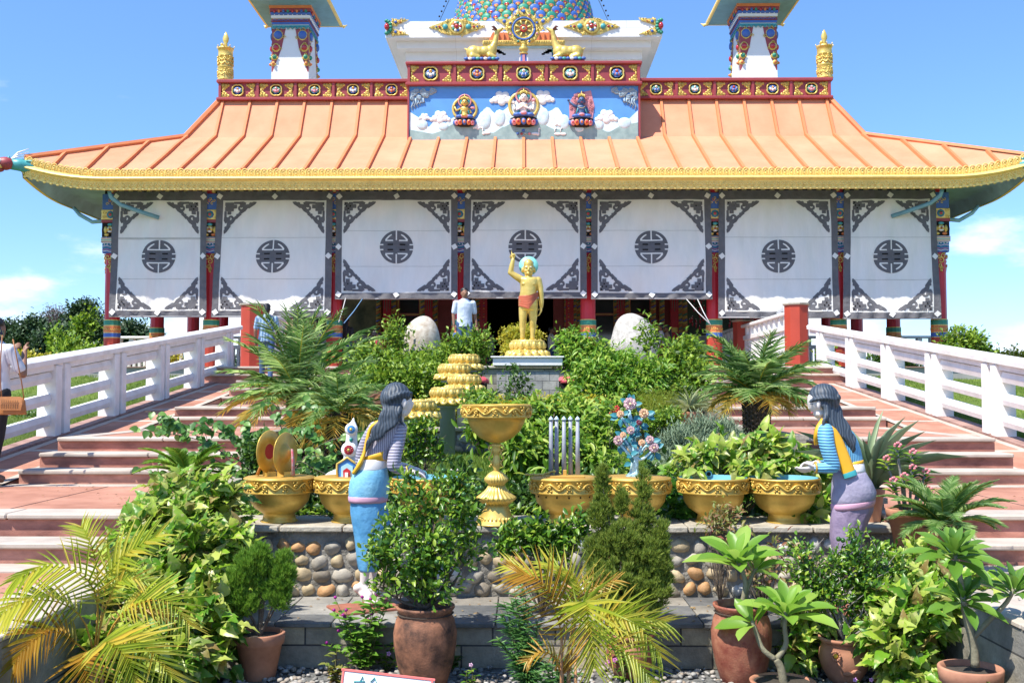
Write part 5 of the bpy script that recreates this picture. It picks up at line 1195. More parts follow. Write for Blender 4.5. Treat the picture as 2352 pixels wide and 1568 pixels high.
b=MB(); b.tube([(-.12,-.02,.17),(-.14,-.03,.08),(-.165,-.04,.01)],[.01,.022,.03],8,0,flat=.4); b.tube([(.11,-.06,.21),(.125,-.09,.12),(.13,-.10,.01)],[.02,.03,.034],8,1,flat=.4); b.build('strap',[M('orange_strap',(.5,.2,.04)),M('white_strap',(.6,.56,.55),.7,0,.4,30,col2=(.45,.05,.08))],t)
# ritual cake ornament
p=at(803,1095,8.2); t=thing('ritual_cake','white pointed ornament with a blue and a red flower disc on a blue base','ornament',(p.x,8.2,ZC+.352))
k8=8.2/2400; q=lambda px,py:((px-803)*k8,(1095-py)*k8)
b=MB(); rr=[(q(785,1093)),(q(823,1093))]
b.loft([(q(803,y)[0]+dx*k8,0,q(0,y)[1],w*k8,.035*(w/18)) for y,w,dx in((1094,17,1),(1060,17,2),(1040,16,3),(1010,13,4),(985,12,5),(975,8,6),(970,4,7),(962,.6,8))],20); b.build('body',m_wt,t)
for px,py,r_,mi in((809,988,14.5,1),(804,1034.5,18,2)):
    b=MB(); x,z=q(px,py); X=T(x,-.045,z)@rot(R(90),0,0)
    b.lathe([(0.001,.0),(r_*k8*.9,.0),(r_*k8,.006),(r_*k8,.014),(r_*k8*.6,.022),(.001,.024)],(0,0,0),48,0,True,X,wob=lambda a,j:.04*math.cos(24*a),cap=False)
    for j,(rf,n_) in enumerate(((.52,16),(.33,12))):
        for i in range(n_): a=2*PI*i/n_; b.ell((x+r_*k8*rf*math.cos(a),-.07-.005*j,z+r_*k8*rf*math.sin(a)),(.007,.008,.007),mi,n=6,m=5)
    b.ell((x,-.08,z),(.012,.008,.012),3,n=10,m=6); b.build('flower_disc',[m_wt,M('disc_blue',(.06,.28,.58),.4),m_rj,m_gold],t)
b=MB(); x,z=q(808,1012); b.ell((x,-.05,z),(.015,.02,.02),0,n=10,m=6); b.build('bead',m_tj,t)
b=MB(); x,z=q(801,1074)
b.prism([(x-.07,-.0),(x-.075,.10),(x-.04,.12),(x,.145),(x+.04,.12),(x+.075,.10),(x+.07,0)],.06,0,y0=-.075); b.prism([(x-.045,.0),(x-.045,.08),(x,.105),(x+.045,.08),(x+.045,0)],.02,1,y0=-.088); b.prism([(x-.025,.0),(x-.028,.05),(x,.07),(x+.028,.05),(x+.025,0)],.02,2,y0=-.10); b.prism([(x-.012,.0),(x-.012,.035),(x+.012,.035),(x+.012,0)],.02,4,y0=-.112)
b.tube([(x-.075,-.08,0),(x-.08,-.08,.05),(x-.078,-.08,.10),(x-.04,-.08,.122),(x,-.08,.15),(x+.04,-.08,.122),(x+.078,-.08,.10),(x+.08,-.08,.05),(x+.075,-.08,0)],.009,6,3)
b.build('base',[M('disc_blue2',(.05,.20,.50),.4),M('pale_turq',(.35,.62,.70),.5),m_rj,m_gold,m_wt],t)
# five rods
p=at(1297,1095,8.2); t=thing('incense_rods','five tall grey rods with pale pointed caps standing in a row on the gold bowl','rods',(p.x,8.25,ZC+.35))
for i,(px,d) in enumerate(((1266.5,0),(1280,-.02),(1296.4,0),(1312,-.02),(1328,0))):
    x=(px-1297)*k8; b=MB(); b.lathe([(.020 if i%2==0 else .019,0),(.0135,.44)],(x,.03+(.05 if i%2 else 0),0),12,0); r_=b.build('rod',M('rod_grey_paint',(.30,.32,.38),.55,0,.15,9),t)
    b=MB(); b.lathe([(.013,.435),(.021,.437),(.019,.445),(.008,.46),(.001,.468)],(x,.03+(.05 if i%2 else 0),0),12); b.build('cap',M('rod_cap',(.5,.62,.68),.5),r_)
b=MB(); b.bb((.0,-.14,.008),(.30,.14,.014),.004); b.bb((0,-.10,.03),(.03,.02,.05),.004)
b.build('hatch',M('lid_gold_paint',(0,0,0)),t)
b=MB()
for i in range(16): tt=i/15; b.ell((-.30+.22*tt,-.02+.03*math.sin(i*2),.012+.07*max(0,tt-.6)),(.013,.011,.009),n=7,m=5)
b.build('chain',m_gold,t)
# flower tree
p=at(1460,1095,8.2); t=thing('flower_tree','pale blue metal tree with mauve and orange blossoms on a gold bowl','ornament',(p.x,8.2,ZC+.352))
def q3(rx,ry,dy=0): P=((1800+rx*.4783)/1.7415,(1450+ry*.4783)/1.7415); a=at(P[0],P[1],8.2+dy); return a-Vector((p.x,8.2,ZC+.352))
b=MB(); m_tr=M('pale_blue_bark',(.42,.66,.74),.6,0,.12,8,.5,40)
b.lathe([(.07,0),(.035,.03),(.03,.06)],(q3(1540,945).x,0,0),12,wob=lambda a,j:.15*math.cos(5*a))
b.tube([q3(1540,945),q3(1542,860),q3(1550,780),q3(1530,650),q3(1525,520),q3(1500,430),q3(1500,390)],[.035,.032,.03,.022,.018,.015,.01],10)
FL=[(1505,345,55,0),(1622,425,42,2),(1425,430,32,1),(1512,565,36,0),(1448,605,27,1),(1408,650,42,0),(1605,670,30,1),(1672,645,36,0),(1705,710,42,0),(1580,500,24,3)]
for x,y,r_,c in FL[1:]:
    b.tube([q3(1540 if y>600 else 1525,min(820,y+170)),q3((x+1535)/2,y+90,-.02),q3(x,y+15,-.03)],[.016,.012,.007],7)
b.build('trunk',m_tr,t)
def rose(t,c,r_,mats):
    b=MB()
    for L_,(n_,rr,tl,sc) in enumerate(((9,.62,.25,.5),(8,.45,.7,.46),(6,.3,1.1,.38),(5,.16,1.35,.3))):
        for i in range(n_):
            a=2*PI*(i+.5*(L_%2))/n_; X=T(*c)@rot(R(80),0,0)@rot(0,0,a)@T(r_*rr,0,r_*.1*L_)@rot(0,-tl,0)
            e=MB(); e.ell((0,0,0),(r_*sc,r_*sc*.8,r_*.06),n=10,m=5); b.add(e.v,e.f,0 if L_%2==0 else 1,True,X)
    b.ell(c+Vector((0,-r_*.4,0)),r_*.22,2,n=8,m=6); b.build('blossom',mats,t)
MV=[M('mauve_petal',(.38,.17,.20),.5,0,.2,30,col2=(.6,.4,.42)),M('pale_petal',(.62,.45,.45),.5,0,.2,30),M('cream_centre',(.75,.6,.3))]; MO=[M('orange_petal',(.65,.35,.18),.5,0,.2,30),M('peach_petal',(.75,.5,.32),.5,0,.2,30),MV[2]]; MDk=[M('dark_red_petal',(.2,.02,.05),.5),M('dark_red_petal',(.2,.02,.05)),MV[0]]; MBr=[M('tan_petal',(.50,.30,.16),.5,0,.2,30),M('peach_petal',(0,0,0)),MV[2]]
for x,y,r_,c in FL: rose(t,q3(x,y,-.06),r_*.4783/1.7415*k8*.95,[MV,MO,MBr,MDk][c])
P=[];D=[];r=random.Random(5)
for x,y,r_,c in FL:
    for i in range(5): a=r.random()*6.28; P.append(q3(x+math.cos(a)*r_*.7,y+20+math.sin(a)*r_*.7,-.02)); D.append((math.cos(a),-.3,-math.sin(a)-.1))
for i in range(14): P.append(q3(1530+r.uniform(-20,20),r.uniform(480,860),-.03)); D.append((r.uniform(-1,1),-.5,r.uniform(-.6,.4)))
leafmesh('leaves',P,D,[(0,-1,.4)]*len(P),.062,.042,'oval',M('teal_leaf_paint',(.04,.22,.26),.5,0,.2,10),t)
# ---------------- painted women ----------------
m_pskin=M('statue_skin_paint',(.68,.62,.58),.55,0,.08,12,.15,50,dist=.001); m_phair=stripemat('statue_hair_paint',(.055,.075,.10),(.030,.042,.058),15,'X',dist=9,bump=.6,thick=.6)
m_pyel=M('yellow_sash_paint',(.80,.42,.02),.5,0,.08,5); m_pwhite=M('white_belt_paint',(.75,.73,.71),.55,0,.08,9); m_ppink=M('pink_hem_paint',(.58,.32,.42),.55,0,.1,9)
WD=7.6; wk=WD/2400
def lofter(tb,dyc,S_,n=32,X=None):
    """rows (px left, px right, py, depth radius[, tilt])"""
    return [(S_((a+c)/2,y).x,WD+(q[0] if q else dyc),S_(0,y).z,(c-a)/2*wk,d,(q[1] if len(q)>1 else 0)) for a,c,y,d,*q in tb]
S=lambda px,py,dy=0: at(px,py,WD+dy)
def woman(label,skin,blouse,sleeves,over,under,hem,over_m,under_m,blouse_m,sleeve_m,band_y,extra):
    p=S((over[0][0]+over[0][1])/2,1386); t=thing('woman_statue',label,'statue',(p.x,WD,.31))
    b=MB(); skin(b); remesh(b,'body',m_pskin,t,.0065,3,True)
    b=MB(); b.loft(lofter(blouse,0,S),32); [capsules(b,pts,rad,12) for pts,rad in sleeves[:0]]; remesh(b,'blouse',blouse_m,t,.009,6,True)
    for pts,rad in sleeves:
        b=MB(); capsules(b,interp([i/8 for i in range(9)],pts),[rad[0]+(rad[1]-rad[0])*i/8 for i in range(9)],14); remesh(b,'sleeve',sleeve_m,t,.009,4,True)
    fold=lambda a,j:.028*math.sin(7*a+j*.7)+.018*math.sin(13*a-j)
    b=MB(); b.loft(lofter(under,0,S),48,tw=fold); remesh(b,'skirt',under_m,t,.010,5,True)
    b=MB(); b.loft(lofter(over,0,S),48,tw=lambda a,j:.006*math.sin(5*a+j)); b.build('overskirt',over_m,t,True)
    b=MB(); b.loft(lofter(hem,0,S),48,tw=lambda a,j:.006*math.sin(5*a)); b.build('hem',m_ppink,t,True)
    extra(t); return t
def skinL(b):
    E=lambda px,py,dy,rx,ry,rz_:b.ell(S(px,py,dy),(rx,ry,rz_),n=18,m=12)
    E(917,920,.01,.088,.10,.105); E(931,928,.02,.052,.065,.085); E(930,945,.03,.035,.045,.035); E(922,945,0,.05,.06,.045); E(946.5,926,.05,.014,.014,.02); E(944,933,.045,.016,.016,.016); E(940,941,.045,.014,.018,.012)
    E(929.5,925,-.085,.017,.012,.034); E(928,934,-.082,.010,.01,.014)
    capsules(b,[S(915,940),S(909,974),S(885,1000),S(862,1060),S(850,1110),S(845,1200),S(840,1290,-.03)],[.05,.055,.05,.05,.06,.05,.04]); capsules(b,[S(845,1200),S(850,1290,.16)],.035); capsules(b,[S(905,980),S(916,986,-.01),S(908,1040,-.055),S(904,1068,-.07),S(925,1080,-.05)],.03); capsules(b,[S(880,980,.02),S(862,984,.05),S(845,1010,.09),S(829,1062,.14),S(860,1066,.25),S(885,1066,.28)],.028)
    capsules(b,[S(925,1080,-.05),S(940,1080,-.01)],[.033,.026])
    hand(b,S(941,1080,-.01),(1,.25,-.35),(-.2,-.3,-1),.155,.35,.1,1,.0092); hand(b,S(938,1072,.12),(1,-.3,-.28),(.1,.2,-1),.155,.3,.1,-1,.0092); capsules(b,[S(885,1066,.28),S(915,1068,.2),S(938,1072,.12)],[.033,.03,.024])
    for x0,y0,x1,y1,dy,fx in((840,1290,836,1336,-.03,1),(850,1290,858,1345,.16,1)):
        capsules(b,[S(x0,y0,dy),S((x0+x1)/2,(y0+y1)/2,dy),S(x1,y1,dy)],[.042,.036,.03],14)
        if dy<0: capsules(b,[S(820,1350,dy-.01),S(833,1345,dy),S(848,1366,dy-.03)],[.03,.032,.027],12); capsules(b,[S(822,1352,dy),S(846,1378,dy-.05)],[.024,.022],12); foot=S(850,1381,dy-.06); d=Vector((.95,-.35,-.05))
        else: capsules(b,[S(848,1352,dy),S(868,1362,dy-.02)],[.028,.025],12); foot=S(870,1364,dy-.02); d=Vector((1,-.1,-.04))
        sd=Vector((d.y,-d.x,0)).normalized()
        for q in range(5): capsules(b,[foot+sd*(q-2)*.014-d*.02,foot+sd*(q-2)*.014+d*(.045-.004*abs(q-1))],[.013,.0095 if q else .012],8)
def sashL(t):
    b=MB(); b.loft(lofter([(826,891,1056,.098),(829,893,1046,.097),(833,896,1040,.10,0,0.30)],0,S),32); b.build('waist_cloth',m_pyel,t,True)
    b=MB(); b.loft(lofter([(817,889,1079,.112),(818,888,1075,.115),(823,889,1056,.105),(824,888,1053,.10)],0,S),32); b.build('belt',m_pwhite,t,True)
    b=MB(); pts=interp([i/18 for i in range(19)],[S(878,966,-.06),S(860,974,-.085),S(849,988,-.085),S(844,1010,-.085),S(838,1035,-.088),S(831,1055,-.10),S(822,1072,-.10),S(812,1086,-.08)])
    b.tube(pts,[.021+.002*math.sin(i) for i in range(19)],10,flat=.7); b.build('sash',m_pyel,t,True)
    b=MB(); b.ell(S(910,911),(.106,.108,.108),n=24,m=16); b.ell(S(896,914,-.02),(.075,.1,.085),n=20,m=12); b.ell(S(938,908,.03),(.03,.06,.035),n=12,m=8)
    strands=[]
    for i in range(11):
        a=i/10; x0=884+a*32; 
        pts=interp([k/14 for k in range(15)],[S(x0,930-6*abs(a-.5),-.075+.02*abs(a-.5)),S(883+a*32,948,-.10),S(872+a*38,966,-.105),S(862+a*30,984,-.118),S(852+a*24,1002,-.118),S(845+a*13,1018+a*-8,-.115),S(839+a*8,1036-16*a,-.10)])
        pts=[q+Vector((.009*math.sin(k*1.5+i*1.2),0,.004*math.sin(k*1.2+i))) for k,q in enumerate(pts)]
        capsules(b,pts,[.026-.0014*k for k in range(15)],8)
    capsules(b,[S(918,935,-.08),S(917,955,-.075),S(921,968,-.075),S(929,978,-.07)],[.022,.02,.014,.005],8)
    capsules(b,interp([i/10 for i in range(11)],[S(944,903,-.03),S(925,903,-.098),S(905,910,-.112),S(888,918,-.10),S(882,918,-.05)]),.015,8); capsules(b,interp([i/10 for i in range(11)],[S(940,910,-.06),S(918,910,-.105),S(900,916,-.112),S(886,922,-.09)]),.012,8); b.ell(S(889,921,-.085),(.022,.03,.016),n=10,m=8)
    remesh(b,'hair',m_phair,t,.0075,2,True)
    b=MB(); c=S(934,1080,-.028); b.lathe([(.036,-.008),(.044,-.004),(.044,.004),(.036,.008)],(0,0,0),24,0,True,T(*c)@rot(0,R(78),R(15))); b.build('bracelet',m_vg,t,True)
    b=MB(); b.ell(S(946,918,.035),(.008,.012,.006)); b.build('eyebrow',m_phair,t,True)
m_lav=stripemat('lavender_stripes',(.40,.38,.46),(.12,.11,.16),22,'X',dist=1.5); m_lavs=stripemat('lavender_sleeve_stripes',(.40,.38,.46),(.12,.11,.16),14,'Z',dist=2.2)
m_bls=stripemat('blue_stripes',(.16,.45,.68),(.05,.16,.32),22,'X',dist=1.5); m_blss=stripemat('blue_sleeve_stripes',(.16,.45,.68),(.05,.16,.32),15,'Z',dist=2.2,bump=.8)
blo=[(832,894,1056,.085),(838,900,1035,.088),(845,918,1015,.09),(850,926,1000,.092),(855,928,985,.09),(866,926,974,.075),(890,922,966,.055),(903,916,958,.04)]
woman('painted statue of a woman in blue skirt and lilac striped blouse, seen from behind',skinL,blo,[([S(918,984,-.01),S(914,1010,-.035),S(908,1040,-.06),S(904,1066,-.075)],(.056,.050)),([S(904,1068,-.075),S(915,1075,-.06),S(931,1080,-.03)],(.050,.036)),([S(862,984,.05),S(845,1010,.09),S(832,1040,.12),S(829,1062,.14)],(.055,.042)),([S(829,1062,.14),S(855,1068,.26),S(890,1068,.27)],(.042,.033))],
  [(802,887,1152,.125),(801,891,1140,.13),(801,894,1122,.14),(804,894,1104,.138),(810,892,1090,.13),(817,889,1076,.113),(820,888,1070,.10)],
  [(824,868,1309,.085),(820,876,1290,.09),(816,890,1250,.105),(811,898,1210,.115),(806,892,1175,.12),(806,886,1148,.12)],
  [(801,888,1151,.130),(800,890,1146,.131),(800,891,1138,.134),(802,890,1137,.132)],M('blue_overskirt_paint',(.15,.42,.62),.6,0,.1,9,.3,30,col2=(.26,.54,.70),detail=10),M('blue_skirt_paint',(.06,.25,.48),.6,0,.12,8,.3,30,col2=(.13,.38,.62),detail=10),m_lav,m_lavs,0,sashL)
def skinR(b):
    E=lambda px,py,dy,rx,ry,rz_:b.ell(S(px,py,dy),(rx,ry,rz_),n=18,m=12)
    E(1888,918,0,.095,.088,.105); E(1873,922,0,.058,.072,.085); E(1878,940,0,.044,.055,.055); E(1877,954,0,.022,.03,.018); E(1884,950,-.01,.05,.055,.03); E(1859.5,937,0,.012,.012,.013); E(1861,931,0,.010,.010,.020); E(1866,946,0,.010,.018,.006); E(1867.5,950,0,.011,.018,.006)
    E(1880,929,-.084,.014,.012,.030); E(1880.5,937,-.08,.01,.01,.012)
    capsules(b,[S(1890,945),S(1899,974),S(1920,1000),S(1945,1060),S(1960,1110),S(1955,1200),S(1962,1285,-.03)],[.048,.055,.05,.05,.06,.05,.04]); capsules(b,[S(1955,1200),S(1940,1285,.13)],.035); capsules(b,[S(1899,978),S(1897,990,-.09),S(1906,1045,-.13),S(1914,1070,-.13),S(1890,1074,-.12)],.03); capsules(b,[S(1899,980),S(1905,990,.09),S(1910,1030,.115),S(1915,1062,.11),S(1900,1070,.06)],.028)
    capsules(b,[S(1890,1074,-.12),S(1873,1073,-.10)],[.032,.026],12)
    hand(b,S(1872,1073,-.10),(-1,.15,-.28),(.1,.6,.8),.155,.35,.1,1,.0092); capsules(b,[S(1900,1070,.06),S(1874,1064,.02)],[.03,.025]); hand(b,S(1872,1064,.02),(-1,-.1,.02),(.0,-.4,-1),.155,.5,.1,-1,.0092)
    for x0,y0,x1,y1,dy in((1962,1285,1966,1342,-.03),(1940,1285,1936,1340,.13)):
        capsules(b,[S(x0,y0,dy),S((x0+x1)/2,(y0+y1)/2,dy),S(x1,y1,dy)],[.042,.036,.03],14); d=Vector((-1,-.2,-.04))
        if dy<0: capsules(b,[S(1988,1352,dy),S(1972,1348,dy),S(1960,1372,dy-.03)],[.028,.033,.026],12); capsules(b,[S(1986,1354,dy),S(1966,1380,dy-.04)],[.024,.024],12); foot=S(1958,1383,dy-.05)
        else: capsules(b,[S(1944,1350,dy),S(1920,1362,dy-.03)],[.028,.024],12); foot=S(1914,1366,dy-.03)
        sd=Vector((d.y,-d.x,0)).normalized()
        for q in range(5): capsules(b,[foot+sd*(q-2)*.014-d*.02,foot+sd*(q-2)*.014+d*.04],[.013,.0095],8)
def sashR(t):
    b=MB(); b.loft(lofter([(1921,1986,1084,.115,0,.10),(1921,1985,1078,.115,0,.10),(1920,1983,1066,.108,0,.12),(1921,1981,1063,.10,0,.12)],0,S),32); b.build('belt',m_pwhite,t,True)
    b=MB()
    def ribbon(cps,ws,mi=0,th=.006):
        pts=interp([i/20 for i in range(21)],cps); vs=[]
        for i,p in enumerate(pts):
            d=(pts[min(i+1,20)]-pts[max(i-1,0)]).normalized(); w=ws[0]+(ws[1]-ws[0])*i/20; s=Vector((0,-1,0)).cross(d).normalized()*w
            vs+=[p-s,p-s*.5+Vector((0,-.008,0)),p+s*.5+Vector((0,-.008,0)),p+s,p+s+Vector((0,.03,0)),p-s+Vector((0,.03,0))]
        b.add(vs,[(6*i+j,6*i+(j+1)%6,6*i+6+(j+1)%6,6*i+6+j) for i in range(20) for j in range(6)],mi,True)
    ribbon([S(1893,968,-.07),S(1905,985,-.118),S(1921,1010,-.128),S(1932,1035,-.130),S(1942,1060,-.135),S(1951,1085,-.140)],(.040,.044)); ribbon([S(1951,1083,-.142),S(1953,1088,-.143),S(1955,1094,-.142)],(.046,.047),1)
    ribbon([S(1897,968,-.075),S(1885,985,-.10),S(1880,1003,-.09),S(1880,1020,-.05)],(.036,.024))
    b.build('sash',[m_pyel,M('teal_fringe_paint',(.06,.42,.45),.5)],t,True)
    b=MB(); b.loft(lofter([(1924,1982,1066,.10,0,.14),(1935,1981,1056,.098,0,.14)],0,S),24); b.build('waist_cloth',m_pyel,t,True)
    b=MB(); b.ell(S(1892,911),(.108,.102,.098),n=24,m=16); b.ell(S(1906,920),(.068,.09,.085),n=20,m=12); b.ell(S(1866,907),(.025,.06,.025),n=12,m=8)
    for i in range(11):
        a=i/10
        pts=interp([k/14 for k in range(15)],[S(1892+a*28,930,-.075+.05*a),S(1898+a*30,948,-.085+.05*a),S(1906+a*32,968,-.10+.05*a),S(1920+a*32,988,-.11+.04*a),S(1938+a*22,1005,-.11+.03*a),S(1950+a*13,1020,-.10),S(1958+a*4,1040-8*a,-.09)])
        pts=[q+Vector((.009*math.sin(k*1.5+i*1.2),0,.004*math.sin(k*1.2+i))) for k,q in enumerate(pts)]; capsules(b,pts,[.026-.0014*k for k in range(15)],8)
    capsules(b,interp([k/12 for k in range(13)],[S(1897,935,-.08),S(1899,952,-.10),S(1893,965,-.12),S(1891,978,-.125),S(1896,992,-.13)]),[.026-.0018*k for k in range(13)],8)
    capsules(b,interp([i/10 for i in range(11)],[S(1862,922,-.03),S(1872,917,-.08),S(1895,914,-.105),S(1915,917,-.085),S(1926,920,-.03)]),.014,8); b.ell(S(1921,913,-.04),(.032,.05,.032),n=12,m=8)
    remesh(b,'hair',m_phair,t,.0075,2,True)
    for px,py,dy in((1873.5,1073,-.10),(1880,1067,.04)):
        b=MB(); c=S(px,py,dy); b.lathe([(.034,-.008),(.042,-.004),(.042,.004),(.034,.008)],(0,0,0),24,0,True,T(*c)@rot(0,R(88),0)); b.build('bracelet',m_vg,t,True)
    b=MB(); b.ell(S(1863.5,928,-.062),(.012,.006,.004)); b.ell(S(1862,922,-.060),(.016,.006,.003)); b.build('eye',m_phair,t,True); b=MB(); b.ell(S(1864.8,948,-.008),(.009,.014,.006)); b.build('lips',M('lip_paint',(.4,.08,.08),.5),t,True)
blo=[(1922,1983,1068,.09),(1914,1981,1055,.095),(1896,1977,1035,.10),(1884,1970,1012,.10),(1880,1960,992,.10),(1884,1944,978,.085),(1888,1925,968,.06),(1890,1912,960,.05)]
woman('painted statue of a woman in lilac skirt and yellow sash leaning over a bowl',skinR,blo,[([S(1896,990,-.10),S(1898,1015,-.125),S(1906,1045,-.135),S(1914,1068,-.135)],(.060,.050)),([S(1914,1070,-.135),S(1898,1074,-.13),S(1878,1074,-.105)],(.050,.034)),([S(1905,990,.10),S(1910,1030,.12),S(1915,1060,.11)],(.055,.045)),([S(1915,1062,.11),S(1895,1068,.06),S(1884,1067,.045)],(.045,.034))],
  [(1912,2006,1160,.13,0,.12),(1911,2010,1140,.145,0,.08),(1911,2010,1125,.148),(1912,2001,1105,.14),(1915,1990,1088,.125),(1919,1985,1078,.11)],
  [(1920,1980,1300,.095),(1914,1981,1270,.10),(1908,1981,1235,.105),(1908,1990,1200,.115),(1910,2003,1170,.125),(1913,2006,1150,.125)],
  [(1911,2005,1163,.133,0,.13),(1910,2008,1157,.138,0,.13),(1910,2009,1150,.142,0,.12),(1912,2008,1148,.14,0,.12)],M('lilac_overskirt_paint',(.30,.27,.38),.65,0,.1,9,.3,30,col2=(.42,.38,.48),detail=10),M('lilac_skirt_paint',(.23,.17,.27),.65,0,.14,8,.3,30,col2=(.34,.26,.36),detail=10),m_bls,m_blss,0,sashR)
for px in(842,1950):
    p=S(px,1390); b=MB(); b.bb((0,0,.006),(.46,.34,.02),.004); o=b.build('clay_tile',M('terracotta_tile',(.30,.11,.07),.7,0,.25,8),None,loc=(p.x,7.52,.31)); o.rotation_euler=(0,0,.5); tag(o,'red clay tile under the feet of the %s painted woman'%('left' if px<1000 else 'right'),'tile')
# boulders
m_bld=M('granite_boulder',(.40,.37,.33),.8,0,.25,14,.6,60,detail=8,dist=.006,col2=(.60,.56,.50))
def boulder(pl,pr,pt,pb,d,seed,label,col=m_bld,name='boulder'):
    a=at((pl+pr)/2,(pt+pb)/2,d); w=(pr-pl)/2*d/2400; h=(pb-pt)/2*d/2400; vs,fs=stone_verts((w,w*.8,h),0,seed,36,24,.10)
    tag(MB().add(vs,fs,0,True).build(name,col,None,loc=a),label,'rock')
boulder(926,1012,720,880,18.6,1,'tall rounded tan boulder behind the left bushes, beside the man in the white shirt',M('tan_boulder',(.48,.38,.28),.8,0,.3,12,.6,60,detail=8,col2=(.62,.56,.48)))
boulder(1400,1512,718,890,18.6,2.2,'large smooth pale boulder rising behind the right bushes')
boulder(735,845,1075,1140,8.95,3,'white rock in the groundcover behind the first two gold bowls',M('white_rock',(.62,.60,.57),.8,0,.2,10,.5,40),'rock')
boulder(1020,1070,1075,1130,9.2,5,'pale rock half hidden in leaves beside the goblet stem',M('white_rock',(0,0,0)),'rock')
boulder(1205,1240,1050,1075,10.4,6,'small pale rock on the grass right of the goblet',M('white_rock',(0,0,0)),'rock')
# ---------------- foliage materials ----------------
LB=leafmat('bush_leaf',[(.03,.08,.008),(.07,.16,.012),(.15,.28,.02),(.32,.44,.05),(.10,.20,.02)],.45,.3,spec=.35)
LD=leafmat('dark_leaf',[(.02,.06,.010),(.045,.11,.015),(.09,.18,.02)],.4,.25)
LL=leafmat('lime_leaf',[(.04,.13,.010),(.09,.23,.015),(.16,.33,.02),(.34,.47,.05),(.48,.54,.12),(.10,.25,.02),(.30,.20,.07)],.38,.32,patch=22,patchcol=(.45,.46,.16))
LY=leafmat('yellow_leaf',[(.22,.27,.02),(.40,.38,.025),(.55,.47,.04)],.5,.35)
LA=leafmat('areca_leaf',[(.22,.31,.025),(.36,.44,.045),(.52,.52,.08),(.56,.44,.06)],.38,.45)
LP=leafmat('date_leaf',[(.08,.19,.045),(.19,.34,.09),(.46,.58,.27)],.36,.5)
LPd=leafmat('date_leaf_yellow',[(.35,.36,.12),(.58,.46,.10),(.62,.38,.06)],.5,.3)
LT=leafmat('thuja_leaf',[(.08,.20,.015),(.17,.34,.03),(.30,.45,.06)],.6,.2)
LC=leafmat('cypress_leaf',[(.09,.16,.02),(.20,.28,.035),(.36,.42,.08)],.6,.25)
LJ=leafmat('juniper_leaf',[(.10,.16,.09),(.18,.25,.15),(.27,.35,.22)],.6,.2)
LM=leafmat('plumeria_leaf',[(.12,.27,.02),(.22,.40,.05),(.34,.50,.09)],.4,.4)
LK=leafmat('citrus_leaf',[(.025,.08,.008),(.06,.16,.012),(.13,.27,.02),(.34,.44,.05)],.33,.3)
LG=leafmat('agave_leaf',[(.12,.19,.10),(.20,.28,.15),(.30,.36,.22)],.5,.15)
LR=leafmat('reddish_leaf',[(.22,.09,.05),(.12,.16,.03),(.20,.24,.05),(.30,.08,.06)],.5,.3)
LF=leafmat('feathery_leaf',[(.05,.16,.05),(.09,.24,.06),(.16,.32,.08)],.5,.3)
LX=leafmat('far_tree_leaf',[(.018,.045,.016),(.03,.07,.02),(.05,.10,.03)],.6,.15)
BARK=M('bark',(.13,.10,.075),.9,0,.3,12,.8,50); BARKG=M('grey_bark',(.24,.22,.20),.9,0,.3,12,.6,50)
TERR=M('terracotta',(.40,.17,.10),.8,0,.2,5,.25,60,col2=(.52,.25,.15),dist=.003); SOIL=M('pot_soil',(.05,.04,.03),.95,0,.3,30,1,60)
def _rows(): return [],[],[]
def lobes_leaves(lobes,n,root,out=.7,up=.25,seed=1,clump=10,spread=.06,shell=.45,droop=0):
    """leaf positions gathered in clumps spread through ellipsoid lobes (centre,radii,weight)"""
    r=np.random.default_rng(seed); Ps=[];Ds=[];Ns=[];tips=[]
    w=np.array([l[2] if len(l)>2 else l[1][0]*l[1][2] for l in lobes],float); w/=w.sum()
    for (c,rad,*_),ww in zip(lobes,w):
        nc=max(2,int(n*ww/clump)); d=sph(nc,r); q=r.random((nc,1))**shell; cl=np.array(c)+d*q*np.array(rad)*(1+.25*r.normal(size=(nc,1))*.5)
        tips.append(cl)
        b=np.repeat(cl,clump,0)+r.normal(size=(nc*clump,3))*spread; oc=(b-np.array(c))/np.array(rad)
        oc/= (np.linalg.norm(oc,axis=1,keepdims=True)+1e-6)
        D=oc*out+sph(nc*clump,r)*.75+np.array([0,-.15,up-droop]); Ps.append(b);Ds.append(D); Ns.append(sph(nc*clump,r)*.55+np.array([-.35,-.35,.9])+oc*.3)
    return np.concatenate(Ps)-np.array(root),np.concatenate(Ds),np.concatenate(Ns),np.concatenate(tips)
def stems(mb,tips,root,n,r0,seed=1,base=(0,0,0),wig=.12):
    rr=random.Random(seed); idx=list(range(len(tips))); rr.shuffle(idx)
    for i in idx[:n]:
        t=Vector(tips[i])-Vector(root); b=Vector(base); h=(t-b).length
        mid=b.lerp(t,.45)+Vector((rr.uniform(-wig,wig)*h,rr.uniform(-wig,wig)*h,.12*h)); pts=interp([k/6 for k in range(7)],[b,mid,t])
        mb.tube(pts,[r0*(1-.8*k/6) for k in range(7)],5)
